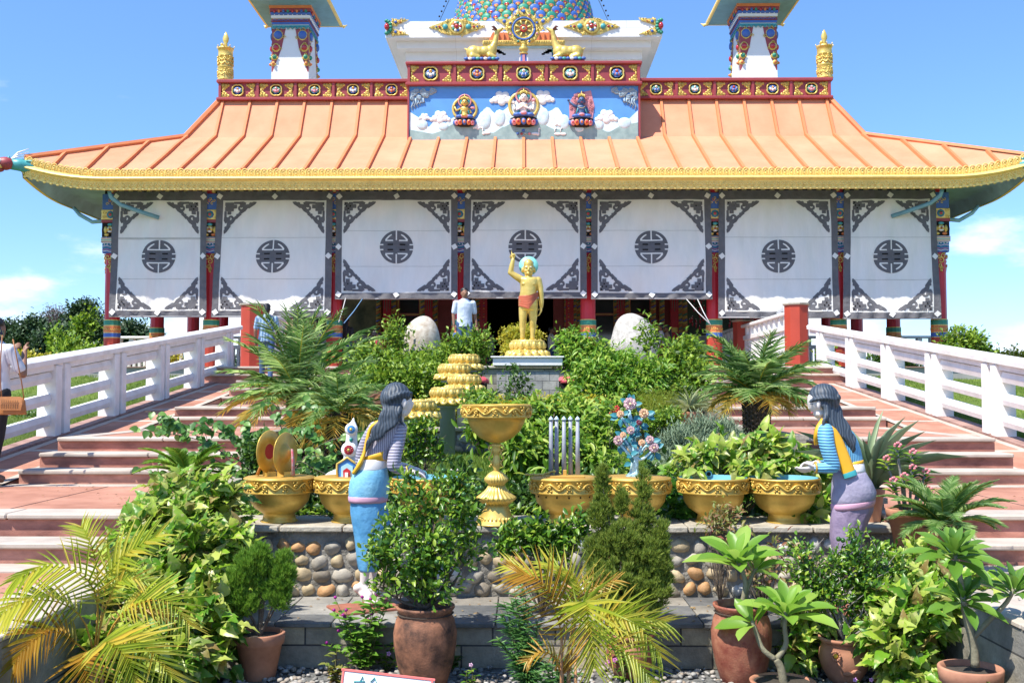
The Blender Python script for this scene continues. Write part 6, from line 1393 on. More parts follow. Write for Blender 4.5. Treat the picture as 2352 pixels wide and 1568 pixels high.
def bush(name,label,cat,lobes,d,n,L,W,tp,mat,seed=1,gzv=None,ns=14,r0=.012,dep=.8,bark=BARK,group=None,flower=None,vd=.0,**kw):
    """lobes (px,py,rx,ry[,d]) in picture units"""
    lb=[]
    for l in lobes:
        dd=l[4] if len(l)>4 else d; c=at(l[0],l[1],dd); k=dd/2400; lb.append((tuple(c),(l[2]*k,l[2]*k*dep,l[3]*k)))
    bx=sum(l[0][0] for l in lb)/len(lb); by=sum(l[0][1] for l in lb)/len(lb); zg=gzv if gzv is not None else min(l[0][2]-l[1][2] for l in lb)-.05
    root=(bx,by,zg); t=thing(name,label,cat,root,0,group)
    P,D,Nn,tips=lobes_leaves(lb,n,root,seed=seed,**kw); r=np.random.default_rng(seed+9); sc=r.uniform(.6,1.2,len(P))
    leafmesh('foliage',P,D,Nn,L*sc,W*sc,tp,mat,t,smooth=tp in('arrow','big','heart'))
    b=MB(); stems(b,tips,root,ns,r0,seed); b.build('stem',bark,t)
    if flower:
        m,nf,fr=flower; b=MB(); rr=random.Random(seed)
        for i in range(nf):
            p=Vector(tips[rr.randrange(len(tips))])-Vector(root)+Vector((rr.gauss(0,.02),-lb[0][1][1]*.35,rr.gauss(0,.02)+.03))
            for q in range(5): a=2*PI*q/5; b.ell(p+Vector((fr*math.cos(a),0,fr*math.sin(a))),(fr*.6,fr*.3,fr*.6),n=6,m=4)
        b.build('blossoms',m,t)
    return t
def pot(t,r,h,kind='plain',mat=TERR,soil=True):
    if kind=='plain': pr=[(r*.62,0),(r*.66,h*.03),(r*.92,h*.74),(r*1.0,h*.76),(r*1.05,h*.98),(r*1.02,h),(r*.93,h),(r*.90,h*.88)]
    elif kind=='urn': pr=[(r*.66,0),(r*.70,h*.02),(r*.88,h*.25),(r*1.0,h*.5),(r*1.02,h*.66),(r*.94,h*.82),(r*.84,h*.90),(r*.86,h*.92),(r*.95,h*.97),(r*.95,h),(r*.86,h*.995),(r*.82,h*.90)]
    else: pr=[(r*.5,0),(r*.56,h*.04),(r*.85,h*.3),(r*.98,h*.55),(r*.94,h*.74),(r*.84,h*.84),(r*.90,h*.90),(r*1.0,h*.95),(r*1.0,h),(r*.9,h),(r*.82,h*.9)]
    o=MB().lathe(pr,(0,0,0),40,cap=False).lathe([(.001,0),(pr[0][0],0)],(0,0,0),40,cap=False).build('pot',mat,t)
    b=MB(); b.lathe([(.001,h*.92),(r*.5,h*.925),(r*.92,h*.90)],(0,0,0),24,cap=False,wob=lambda a,j:.02*math.sin(a*7)); b.build('soil',SOIL,t); return o
def gnd(px,py,z): return onz(px,py,z)
# ---------------- palms ----------------
def frond_arrays(pts,nl,L,W,ang=.85,droop=.3,upn=(0,0,1),tipf=.45,basef=.5,start=.12,jit=.12,vee=.25,r=random):
    P=[];D=[];Nn=[];Ls=[];Ws=[]; pts=interp([i/30 for i in range(31)],pts)
    for i in range(nl):
        t=start+(1-start)*i/(nl-1); k=t*30; a=min(int(k),29); p=pts[a].lerp(pts[a+1],k-a); d=(pts[a+1]-pts[a]).normalized(); s=d.cross(Vector(upn)); s=s.normalized() if s.length>.01 else Vector((1,0,0)); u=s.cross(d)
        f=(basef+(1-basef)*min(1,(t-start)/.25)) if t<start+.25 else 1-(1-tipf)*max(0,(t-.55)/.45)
        for sg in(-1,1):
            aa=ang*(1-.55*t**2)+r.uniform(-jit,jit); v=d*math.cos(aa)+s*sg*math.sin(aa)+u*(vee+r.uniform(-jit,jit))-Vector((0,0,1))*droop*(.5+t*.5)
            P.append(p+Vector((0,0,0)));D.append(v);Nn.append(u+s*sg*-.5+Vector((0,0,.2)));Ls.append(L*f*r.uniform(.85,1.1));Ws.append(W)
    return P,D,Nn,Ls,Ws,pts
def palm(name,label,root,crown,n,fl,nl,L,W,mats,seed,trunk=None,elev=(-.5,1.35),rach=None,dead=.25,droop=.25,tp='blade',arch=.55):
    """mats (green, yellow); crown is relative to root"""
    r=random.Random(seed); t=thing(name,label,'palm',root); A=[[],[],[],[],[]]; mi=[]; rb=MB()
    for i in range(n):
        az=i*2.399+r.uniform(-.2,.2); f=i/(n-1); e=elev[1]+(elev[0]-elev[1])*(f**.9)+r.uniform(-.12,.12); l=fl*r.uniform(.85,1.1)*(.8+.2*math.sin(PI*min(1,f+.25)))
        h=Vector((math.cos(az),math.sin(az),0)); p=Vector(crown); pts=[p]; ee=e
        for k in range(6): ee=ee-arch*(.10+.055*k)*(1+.5*math.cos(e)); p=p+(h*math.cos(ee)+Vector((0,0,1))*math.sin(ee))*l/6; pts.append(p)
        Pq,Dq,Nq,Lq,Wq,rp=frond_arrays(pts,nl,L,W,droop=droop,r=r,ang=1.0 if trunk else .85,jit=.22 if trunk else .08); A[0]+=Pq;A[1]+=Dq;A[2]+=Nq;A[3]+=Lq;A[4]+=Wq; y=1 if (f>1-dead and r.random()<.8) else 0; mi+=[y]*len(Pq)
        rb.tube(rp[::3],[.007*(fl**.5)*(1-.75*q/10)+.0008 for q in range(11)],5)
    leafmesh('fronds',A[0],A[1],A[2],A[3],A[4],tp,mats,t,midx=np.array(mi)); rb.build('leaf_stalks',rach or LA,t)
    if trunk:
        h,r0,r1=trunk; b=MB(); b.lathe([(r0,-.05),(r0*.9,h*.3),(r1,h*.7),(r1*1.15,h)],(crown[0],crown[1],crown[2]-h),20)
        for k in range(int(h/.028)):
            for q in range(9):
                a=q*2*PI/9+k*.35; rr=(r0+(r1-r0)*k*.028/h)*1.0; p=Vector((crown[0]+rr*math.cos(a),crown[1]+rr*math.sin(a),crown[2]-h+k*.028)); b.tube([p,p+Vector((math.cos(a)*.03,math.sin(a)*.03,.035))],[.022,.008],5)
        b.build('trunk',M('palm_trunk',(.055,.038,.025),.95,0,.35,18,.8,60),t)
    return t
def cpalm(px,py,d,z): c=at(px,py,d); return (c.x,d,z),(0,0,c.z-z)
rt,cr=cpalm(683,905,11.4,.9); palm('date_palm','tallest date palm of the garden, in front of the left stairs',rt,cr,38,1.05,26,.28,.0062,[LP,LPd],3,(cr[2],.11,.085),elev=(-.35,1.5),dead=.22,arch=.26)
rt,cr=cpalm(778,945,10.4,.9); palm('date_palm','smaller date palm with yellowing lower fronds behind the white ritual cake ornament',rt,cr,30,.62,24,.21,.006,[LP,LPd],5,(cr[2],.12,.10),elev=(-.6,1.3),dead=.45,arch=.4)
rt,cr=cpalm(1737,905,11.4,.9); palm('date_palm','date palm with a thick dark trunk in front of the right stairs',rt,cr,38,.80,26,.25,.0062,[LP,LPd],8,(cr[2],.10,.135),elev=(-.1,1.4),dead=.15,arch=.33)
def cycad(px,py,d,z,fl,seed,label,n=22,potr=None,elev=(.1,1.25)):
    c=at(px,py,d); t=palm('sago_palm',label,(c.x,d,z),(0,0,max(.05,c.z-z)),n,fl,60,fl*.26,.007,[LT if seed%2 else LP,LPd],seed,None,elev=elev,dead=0,droop=.05,arch=.38)
    if potr: pot(t,potr,max(.08,c.z-z-.02))
    return t
cycad(430,1092,8.9,.92,.42,21,'feathery sago palm on the left stairs edge above the big leafy mound',26,elev=(.0,1.0))
cycad(2168,1205,7.35,.6,.47,22,'dark green sago palm in a hidden clay pot in front of the right stairs',26,.13,elev=(.25,1.25))
# areca palms given frond by frond: control points in the picture with a depth offset
def areca(label,base,d,z,fr,L,W,seed,canes=()):
    r=random.Random(seed); g0=at(base[0],base[1],d); root=Vector((g0.x,d,z)); t=thing('areca_palm',label,'palm',root); A=[[],[],[],[],[]]; rb=MB(); mi=[]
    for pts,l,nl,vee,dr,y in fr:
        c=[at(x,yv,d+dy)-root for x,yv,dy in pts]; Pq,Dq,Nq,Lq,Wq,rp=frond_arrays(c,int(nl*.78),L*l,W,ang=1.1,droop=dr*.8,upn=(0,-.6,.8),start=.3,vee=vee,jit=.07,tipf=.6,r=r)
        A[0]+=Pq;A[1]+=Dq;A[2]+=Nq;A[3]+=Lq;A[4]+=Wq; mi+=[y]*len(Pq); rb.tube(rp[::3],[.006-.0005*q for q in range(11)],6)
    leafmesh('fronds',A[0],A[1],A[2],A[3],A[4],'blade',[LA,M2],t,midx=np.array(mi)); rb.build('leaf_stalks',M('orange_stalk',(.45,.25,.03),.4,0,.15,9),t)
    b=MB()
    for x,y,dy,w in canes: p=at(x,y,d+dy)-root; b.tube([(p.x,p.y,0),(p.x,p.y,p.z*.5),tuple(p)],[w,w*.9,w*.5],8)
    if canes: b.build('cane',M('palm_cane',(.40,.20,.09),.5,0,.2,8),t)
    return t
M2=leafmat('areca_leaf_orange',[(.40,.24,.03),(.50,.30,.04),(.34,.30,.03)],.4,.35)
areca('yellow green areca palm with arching fronds, low on the left of the photo',(225,1500),5.75,.0,[
 ([(215,1500,0),(225,1400,0),(200,1330,-.05),(120,1300,-.1),(40,1330,-.15)],.75,26,.2,.5,0),([(215,1500,0),(190,1420,0),(130,1380,-.1),(50,1385,-.2),(-20,1430,-.25)],.75,26,.15,.5,0),
 ([(220,1500,0),(235,1400,.05),(250,1320,.1),(300,1270,.1),(360,1235,.1)],.75,24,.25,.1,0),([(218,1500,0),(225,1380,.1),(222,1300,.15),(205,1240,.15),(190,1215,.2)],.6,22,.3,.0,0),
 ([(228,1500,0),(270,1420,-.05),(320,1385,-.1),(380,1380,-.15),(430,1430,-.2)],.7,24,.2,.35,0),([(225,1510,0),(260,1480,-.15),(300,1470,-.3),(350,1500,-.4),(390,1550,-.45)],.75,24,.25,.3,0),
 ([(225,1510,0),(225,1490,-.2),(250,1480,-.35),(290,1510,-.45),(310,1560,-.5)],.8,22,.3,.3,0),([(215,1510,0),(180,1480,-.1),(130,1450,-.2),(80,1470,-.3),(40,1520,-.35)],.7,24,.2,.4,1),
 ([(222,1510,0),(260,1440,.1),(300,1400,.2),(350,1400,.25),(390,1420,.3)],.45,20,.3,.2,1),([(220,1500,0),(235,1420,.0),(262,1350,.0),(300,1330,.0),(350,1340,0)],.55,22,.3,.1,0),
 ([(220,1510,0),(200,1500,-.1),(190,1520,-.25),(200,1560,-.3),(210,1600,-.3)],.7,20,.2,.2,1)],.36,.0125,3,((222,1480,0,.013),(235,1490,.03,.012),(210,1490,-.02,.012)))
areca('olive and orange areca palm at the bottom centre, in front of the cypress pot',(1290,1545),5.95,.0,[
 ([(1275,1540,0),(1290,1470,0),(1275,1400,-.05),(1240,1340,-.1),(1195,1320,-.1)],.85,22,.25,.35,1),([(1285,1540,0),(1300,1450,.05),(1300,1380,.1),(1250,1320,.1),(1180,1300,.15)],.7,22,.3,.1,0),
 ([(1290,1540,0),(1320,1440,.0),(1330,1370,.0),(1310,1320,.05),(1265,1300,.1)],.7,24,.3,-.15,0),([(1295,1540,0),(1330,1440,-.1),(1345,1390,-.2),(1352,1440,-.3),(1362,1520,-.35)],.9,26,.25,.15,0),
 ([(1300,1540,0),(1340,1460,-.05),(1390,1420,-.1),(1450,1430,-.15),(1510,1500,-.2)],.85,26,.25,.35,0),([(1300,1540,0),(1350,1470,.0),(1400,1430,.0),(1460,1420,.0),(1520,1430,0)],.75,24,.25,.15,0),
 ([(1295,1545,0),(1340,1500,-.15),(1390,1480,-.25),(1450,1510,-.3),(1490,1560,-.35)],.7,22,.25,.2,0),([(1285,1540,0),(1280,1520,-.05),(1262,1500,-.1),(1235,1500,-.1),(1215,1515,-.1)],.4,14,.3,.1,1),
 ([(1300,1540,0),(1312,1450,.1),(1330,1380,.15),(1360,1350,.2),(1410,1335,.2)],.5,18,.3,.1,1),([(1310,1540,0),(1325,1400,.15),(1365,1300,.2)],.1,6,.1,0,0)],.34,.0125,7,((1290,1440,0,.012),(1306,1480,.02,.013),(1322,1500,-.02,.012)))
# ---------------- potted plants along the front ----------------
def potted(name,label,px,pyb,pr,ph,kind,mat=TERR,cat='potted plant'):
    c=gnd(px,pyb,0.0); t=thing(name,label,cat,(c.x,c.y,0)); pot(t,pr,ph,kind,mat); return t,c
def tufts(t,c,lobes,n,L,W,mat,seed,dirf=None,up=.9,gap=.05):
    r=np.random.default_rng(seed); P=[];D=[]
    w=np.array([l[2]*l[3] for l in lobes],float); w/=w.sum()
    for (px,py,rx,ry,*dd),ww in zip(lobes,w):
        d=c.y+(dd[0] if dd else 0); k=d/2400; ce=np.array(at(px,py,d))-np.array((c.x,c.y,c.z)); m=int(n*ww/16); cl=ce+sph(m,r)*(r.random((m,1))**.4)*np.array((rx*k,rx*k*.8,ry*k)); b=np.repeat(cl,16,0)+r.normal(size=(m*16,3))*gap
        oc=(b-ce)/np.array((rx*k,rx*k*.8,ry*k)); D.append(oc*.5+sph(m*16,r)*.45+np.array([0,-.1,up])); P.append(b)
    P=np.concatenate(P);D=np.concatenate(D); s=r.uniform(.7,1.25,len(P)); leafmesh('foliage',P,D,sph(len(P),r),L*s,W*s,'tuft',mat,t); return P
t,c=potted('potted_thuja','small feathery green thuja in a plain terracotta pot, left on the gravel',595,1556,.158,.295,'plain')
tufts(t,c,[(545,1340,32,42),(580,1300,36,40),(612,1330,35,50,.05),(650,1320,26,55),(560,1385,40,28),(640,1370,30,30),(600,1275,18,25)],11000,.036,.020,LT,3,gap=.010)
b=MB(); bz=.27
for px,py in((545,1350),(560,1390),(590,1300),(612,1320),(650,1330),(640,1380),(600,1270),(530,1400)): p=at(px,py,c.y)-c; b.tube(interp([k/6 for k in range(7)],[Vector((0,0,bz)),Vector((p.x*.35,0.02,bz+(p.z-bz)*.35)),p]),[.011-.0013*k for k in range(7)],6)
b.build('stem',BARK,t)
def branchy(t,c,tips,zb,r0,seed,mat=BARK):
    b=MB(); r=random.Random(seed)
    for i,tp_ in enumerate(tips):
        tp_=Vector(tp_); b0=Vector((0,0,zb)); m=b0.lerp(tp_,.4)+Vector((r.uniform(-.05,.05),r.uniform(-.05,.05),-.02)); b.tube(interp([k/7 for k in range(8)],[b0,m,tp_]),[r0*(1-.1*k) for k in range(8)],6)
        for q in range(4):
            s=m.lerp(tp_,r.random()); e=s+Vector((r.uniform(-.12,.12),r.uniform(-.1,.1),r.uniform(.02,.16))); b.tube([s,s.lerp(e,.5)+Vector((0,0,.01)),e],[r0*.4,r0*.3,r0*.12],4)
    b.build('stem',mat,t)
def citrus(t,c,lobes,n,zb,seed,fruits,mat=LK,L=.047,W=.024,bark=BARK,r0=.014,up=.5):
    lb=[]
    for px,py,rx,ry,dy in lobes: d=c.y+dy; k=d/2400; lb.append((tuple(at(px,py,d)),(rx*k,rx*k*.9,ry*k)))
    P,D,Nn,tips=lobes_leaves(lb,n,tuple(c),seed=seed,up=up,out=.45,clump=9,spread=.028,shell=.5); s=np.random.default_rng(seed).uniform(.6,1.2,len(P)); leafmesh('foliage',P,D,Nn,L*s,W*s,'oval',mat,t)
    rr=random.Random(seed); idx=rr.sample(range(len(tips)),min(len(tips),16)); branchy(t,c,[Vector(tips[i])-c for i in idx],zb,r0,seed,bark)
    for px,py,dy in fruits: p=at(px,py,c.y+dy)-c; MB().ell(p,(.0155,.0155,.0165),n=12,m=8).build('fruit',M('green_fruit',(.03,.10,.015),.35,0,.2,9),t)
m_oldpot=M('stained_terracotta',(.02,.014,.012),.75,0,.4,8,.6,90,col2=(.40,.17,.09),detail=9,dist=.004)
t,c=potted('potted_citrus','large citrus bush in a dark stained clay urn in front of the blue skirted woman',976,1572,.198,.50,'urn',m_oldpot)
citrus(t,c,[(872,1260,38,48,0),(930,1290,75,70,-.05),(1000,1250,80,75,0),(1058,1175,45,65,.1),(960,1180,55,60,.1),(1080,1260,38,34,.1),(980,1340,65,45,-.1),(880,1330,40,30,.0),(1060,1120,35,40,.1),(1010,1140,40,40,.1),(895,1200,25,45,.05),(930,1110,28,40,.15)],3500,.48,11,[(1020,1245,-.2),(1075,1115,-.1),(1065,1135,-.1),(1095,1122,-.1),(960,1265,-.25),(1003,1290,-.25),(880,1225,-.15),(1018,1080,-.05),(1105,1120,-.1)])
m_redpot=M('worn_red_pot',(.25,.035,.025),.6,0,.3,9,.6,80,col2=(.44,.19,.11),detail=9,dist=.004)
def rosette(t,c,ctr,axis,n,L,W,seed,mat=LM,spread=(.25,1.25)):
    r=random.Random(seed); ax=Vector(axis).normalized(); u=ax.orthogonal().normalized(); v=ax.cross(u); P=[];D=[];Nn=[];Ls=[]
    for i in range(n):
        a=i*2.4+r.uniform(-.15,.15); f=i/(n-1); e=spread[0]+(spread[1]-spread[0])*f**.8+r.uniform(-.1,.1); h=u*math.cos(a)+v*math.sin(a)
        D.append(ax*math.cos(e)+h*math.sin(e)); P.append(Vector(ctr)-ax*.05*f+h*.01); Nn.append(ax*math.sin(e)-h*math.cos(e)+Vector((0,0,.01))); Ls.append(L*(.55+.5*f)*r.uniform(.85,1.1))
    Ls=np.array(Ls); leafmesh('leaves',P,D,Nn,Ls,Ls*W/L,'plum',mat,t,smooth=True)
def limb(t,c,pts,r0,r1,mat=BARKG,name='branch'):
    q=[at(px,py,c.y+dy)-c for px,py,dy in pts]; MB().tube(interp([k/10 for k in range(11)],q),[r0+(r1-r0)*k/10 for k in range(11)],10).build(name,mat,t); return q[-1]
PLB=M('plumeria_bark',(.22,.20,.13),.7,0,.2,14,.4,60)
t,c=potted('potted_plumeria','big leaved plumeria in a tall worn red clay urn, right of centre',1704,1568,.188,.50,'urn',m_redpot)
e1=limb(t,c,[(1700,1400,0),(1712,1340,0),(1694,1285,0)],.018,.013,PLB); e2=limb(t,c,[(1706,1400,0),(1718,1345,.03),(1738,1300,.05)],.016,.011,PLB)
rosette(t,c,e1,(-.1,-.25,1),15,.33,.118,3); rosette(t,c,e2,(.35,-.1,.9),10,.27,.10,6)
t,c=potted('potted_plumeria','young forked plumeria with pale bark in a clay pot at the bottom edge',1798,1600,.19,.10,'plain'); t['label']='young forked plumeria with pale bark in a clay pot cut by the bottom edge'
limb(t,c,[(1800,1570,0),(1794,1535,0),(1782,1512,0)],.027,.022,PLB,'trunk'); e1=limb(t,c,[(1782,1514,0),(1805,1480,0),(1802,1440,0),(1806,1400,0)],.018,.012,PLB); e2=limb(t,c,[(1782,1514,0),(1752,1490,0),(1738,1455,.02),(1728,1425,.03)],.018,.012,PLB)
rosette(t,c,e1,(.05,-.25,1),16,.31,.112,8); rosette(t,c,e2,(-.5,-.3,.7),7,.25,.095,9,spread=(.5,1.1))
t,c=potted('potted_plumeria','plumeria with three dark leaf rosettes in a clay pot at the far right corner',2232,1671,.165,.335,'plain')
e0=limb(t,c,[(2240,1530,0),(2236,1480,0),(2220,1420,0),(2212,1370,0)],.025,.016,PLB,'trunk'); e1=limb(t,c,[(2214,1385,0),(2205,1320,0),(2192,1268,.05)],.014,.011,PLB); e2=limb(t,c,[(2236,1462,0),(2275,1420,0),(2310,1385,.0),(2330,1350,0)],.016,.011,PLB)
LMd=leafmat('plumeria_leaf_dark',[(.06,.15,.02),(.11,.24,.03),(.19,.33,.05)],.3,.3)
rosette(t,c,e0,(.05,-.4,1),24,.22,.068,12,LMd,(.15,1.55)); rosette(t,c,e1,(0,-.35,1),30,.26,.078,13,LMd,(.1,1.5)); rosette(t,c,e2,(.1,-.3,1),20,.23,.066,14,LMd,(.2,1.4))
t,c=potted('potted_citrus','small twiggy citrus with dark fruit in a squat pot with sunflower relief',1940,1568,.162,.295,'squat')
citrus(t,c,[(1835,1290,22,50,0),(1870,1330,35,45,0),(1910,1370,45,40,-.03),(1955,1300,30,60,0),(2010,1290,28,40,.05),(2030,1350,35,45,.05),(1980,1400,40,30,0),(1925,1300,22,40,0),(2060,1310,22,35,.08),(1960,1235,12,28,0),(2000,1345,40,40,0)],3400,.27,15,[(1926,1237,-.05),(1936,1240,-.05),(1962,1241,-.05),(1973,1237,-.05),(1968,1252,-.05),(1865,1287,-.03),(2018,1362,-.05),(1907,1285,-.04),(1990,1322,-.04)],L=.038,W=.019,bark=BARKG,r0=.009)
b=MB()
X=T(-.095,-.142,.205)@rot(R(-12),0,R(-32))
for i in range(12): a=2*PI*i/12; b.add(*(lambda e:(e.v,e.f))(MB().ell((.026*math.cos(a),0,.026*math.sin(a)),(.009,.006,.009),n=6,m=4)),0,True,X)
b.add(*(lambda e:(e.v,e.f))(MB().ell((0,0,0),(.015,.010,.015),n=10,m=6)),1,True,X)
b.tube([(-.085,-.150,.17),(-.06,-.156,.12),(-.03,-.15,.08)],.004,5,0); b.ell((-.02,-.155,.10),(.035,.008,.014),0,n=10,m=5); b.ell((.03,-.152,.11),(.035,.008,.014),0,n=10,m=5)
b.build('sunflower_relief',[TERR,M('yellow_centre',(.70,.40,.03),.5)],t)
t,c=potted('potted_cypress','bushy golden green cypress with several pointed tops in a clay urn at bottom centre',1448,1560,.158,.30,'squat',m_redpot)
tufts(t,c,[(1385,1110,13,48,.1),(1382,1180,26,46,.1),(1385,1270,42,50,.1),(1478,1125,12,42,.1),(1475,1195,27,42,.1),(1430,1160,12,40,.08),(1430,1240,50,45,.05),(1480,1280,55,55,.05),(1420,1340,62,55,0),(1490,1360,50,50,0),(1510,1310,35,45,.05),(1440,1400,60,35,0),(1380,1330,38,45,.05),(1520,1230,18,35,.05),(1460,1420,50,24,0)],30000,.034,.026,LC,9,up=.9,gap=.011)
b=MB()
for px,py in((1385,1120),(1430,1180),(1478,1140),(1500,1300),(1400,1300),(1380,1230)): p=at(px,py,c.y+.08)-c; b.tube([(0,0,.25),(p.x*.4,p.y*.5,.25+(p.z-.25)*.4),tuple(p)],[.014,.010,.003],6)
b.build('stem',BARK,t)
# ---------------- leafy mounds ----------------
MPS=dict(out=.8,up=.05,clump=6,spread=.035,shell=.22)
bush('arrowhead_vine','big mound of lime green arrowhead leaves spilling over the left end of the stone wall','plant',[(440,1160,85,75,7.7),(400,1230,110,80,7.45),(500,1200,60,90,7.7),(350,1300,95,80,7.2),(450,1310,110,90,7.15),(400,1400,130,90,6.9),(470,1460,85,90,6.7),(360,1500,120,70,6.5),(540,1300,45,90,7.3),(300,1420,80,70,6.7),(260,1490,75,60,6.3),(330,1230,55,50,7.5)],7.2,3400,.125,.085,'arrow',LL,31,gzv=0,ns=26,r0=.010,**MPS)
bush('arrowhead_vine','lime green arrowhead vine filling the right corner behind the far right plumeria','plant',[(2110,1400,85,55,6.7),(2070,1470,85,55,6.5),(2145,1470,60,60,6.9),(2260,1440,70,60,7.0),(2085,1540,55,40,6.4),(2310,1520,40,50,7.0),(2330,1440,40,45,6.5),(2160,1360,70,35,6.9),(2240,1380,55,35,6.9),(2020,1400,40,50,6.8),(2110,1320,60,40,7.1)],6.5,2500,.12,.080,'arrow',LL,33,gzv=0,ns=20,r0=.010,**MPS)
bush('arrowhead_vine','pale veined arrowhead leaves low between the two right clay pots','plant',[(1850,1430,38,40,6.95),(1830,1500,30,50,6.9),(1905,1440,25,20,6.95)],6.9,230,.11,.07,'arrow',LL,35,gzv=0,ns=6,r0=.006,**MPS)
bush('leafy_vine','bright lime vine leaves overhanging the two open gold bowls on the right','plant',[(1600,1062,38,32,8.75),(1650,1045,48,32,8.7),(1700,1065,42,36,8.65),(1755,1045,50,36,8.65),(1805,1065,45,34,8.65),(1850,1085,34,34,8.7),(1870,1135,30,45,8.75),(1555,1100,16,18,8.8),(1748,1082,30,18,8.25),(1700,1072,20,14,8.35),(1590,1078,20,14,8.4)],8.7,1050,.125,.062,'big',LL,37,gzv=.85,ns=18,r0=.006,out=.8,up=-.1,clump=6,spread=.04,shell=.3)
bush('leafy_vine','lime leaves rising behind the lowest right bowl and beside the lilac skirt','plant',[(1860,1180,30,22,8.2),(1895,1165,20,30,8.4),(1835,1130,18,30,8.6)],8.3,150,.10,.055,'big',LL,38,gzv=.82,ns=4,r0=.005,out=.8,up=0,clump=5,spread=.03,shell=.3)
bush('broadleaf_plant','dark broad leaves in the gap between the cypress and the open bowls','plant',[(1558,1150,24,45,8.6),(1720,1160,16,30,8.7),(1545,1180,25,20,8.4)],8.6,200,.12,.075,'arrow',leafmat('deep_leaf',[(.03,.11,.012),(.06,.18,.02),(.10,.24,.03)],.35,.3),39,gzv=.82,ns=5,r0=.005,**MPS)
# ---------------- shrubs in the beds ----------------
SH=dict(clump=9,out=.5,up=.35)
bush('shrub','wide dark green shrub with bright tips left of the man in the white shirt','shrub',[(865,855,52,42,17.6),(925,855,60,42,17.8),(1000,845,60,36,18),(880,890,60,40,17.2),(960,880,70,45,17.2),(1060,815,45,40,18),(905,775,14,40,18),(1035,880,40,30,17),(840,820,30,25,17.8),(1095,800,22,35,18)],17.6,17000,.092,.046,'small',LB,41,gzv=1.35,ns=30,r0=.02,spread=.10,shell=.33,**SH)
bush('shrub','drooping green shrub spreading in front of the large pale boulder','shrub',[(1350,825,36,46,16.6),(1400,850,62,42,16.4),(1460,872,55,42,16.2),(1380,880,65,45,16),(1450,905,55,30,15.8),(1310,800,16,40,16.8),(1500,880,30,45,16)],16.3,12500,.12,.04,'small',leafmat('glossy_leaf',[(.04,.12,.010),(.09,.22,.015),(.18,.34,.03),(.38,.49,.08)],.4,.3,spec=.35),42,gzv=1.35,ns=30,r0=.02,clump=10,out=.5,up=-.15,spread=.09,shell=.33)
bush('shrub','loose climbing shrub with small leaves right of the pale boulder','shrub',[(1540,850,35,55,16.8),(1580,810,40,28,17),(1600,860,35,35,16.6),(1560,910,40,25,16.2),(1490,780,9,50,17)],16.7,3600,.095,.055,'small',LB,43,gzv=1.35,ns=24,r0=.015,spread=.09,shell=.5,**SH)
bush('shrub','tall light green shrub with drooping leaves filling the centre behind the goblet','shrub',[(1240,1060,50,80,10),(1215,980,55,60,10.8),(1280,980,50,60,10.8),(1330,970,45,60,10.8),(1180,1040,45,70,9.8),(1370,1010,45,60,10.4),(1320,1060,60,60,9.9),(1260,1130,80,45,9.4),(1310,925,24,24,11.2),(1400,960,28,40,11),(1380,1080,45,50,9.8),(1100,985,22,40,10.6),(1120,940,20,30,11.3)],10.2,9800,.105,.036,'oval',leafmat('droopy_leaf',[(.04,.11,.010),(.10,.22,.015),(.21,.35,.03),(.43,.51,.10)],.42,.35,spec=.35),44,gzv=.85,ns=60,r0=.013,clump=9,out=.35,up=-.35,spread=.055,shell=.5)
bush('shrub','low dark shrub filling the ground behind the bowls left of the goblet','shrub',[(900,1120,60,40,9.1),(700,1130,70,35,9.0),(1050,1110,50,40,9.1),(780,1165,60,20,8.7),(1110,1160,40,28,8.8),(600,1060,30,60,9.2)],9,3200,.075,.045,'small',LD,45,gzv=.8,ns=26,r0=.006,spread=.05,shell=.6,**SH)
bush('shrub','low dark shrub behind the bowls between the goblet and the cypress','shrub',[(1215,1150,45,40,8.9),(1380,1140,60,45,9.0),(1500,1110,40,40,9.2),(1180,1190,30,15,8.7),(1340,1180,30,18,8.7)],9,2200,.075,.045,'small',LD,46,gzv=.8,ns=22,r0=.006,spread=.05,shell=.6,**SH)
bush('citrus_shrub','row of small glossy citrus seedlings in front of the river stone wall','shrub',[(1190,1235,36,32,7.3),(1240,1225,34,34,7.3),(1290,1235,30,34,7.3),(1330,1215,22,38,7.3),(1160,1260,25,22,7.3),(1260,1260,50,18,7.3)],7.3,1500,.055,.028,'oval',LK,47,gzv=.3,ns=30,r0=.006,clump=8,out=.4,up=.5,spread=.03,shell=.7)
bush('citrus_shrub','thin citrus shoots below the right end of the capstones','shrub',[(2060,1300,22,28,7.6),(2045,1265,12,14,7.6)],7.6,130,.05,.026,'oval',LK,48,gzv=.3,ns=6,r0=.004,clump=6,out=.4,up=.4,spread=.03)
def redshrub(lobes,lab,seed): bush('red_leaf_shrub',lab,'shrub',lobes,7.2,330,.05,.02,'oval',LR,seed,gzv=.3,ns=24,r0=.004,clump=7,out=.4,up=.2,spread=.04,shell=.8)
redshrub([(1700,1250,45,60,7.45),(1760,1310,50,50,7.3),(1790,1260,35,35,7.4)],'wispy shrub with reddish leaves between the plumeria and the stone wall',51); redshrub([(1665,1190,35,22,7.8),(1640,1215,25,12,7.7)],'sparse reddish twigs hanging over the capstones under the open bowl',52)
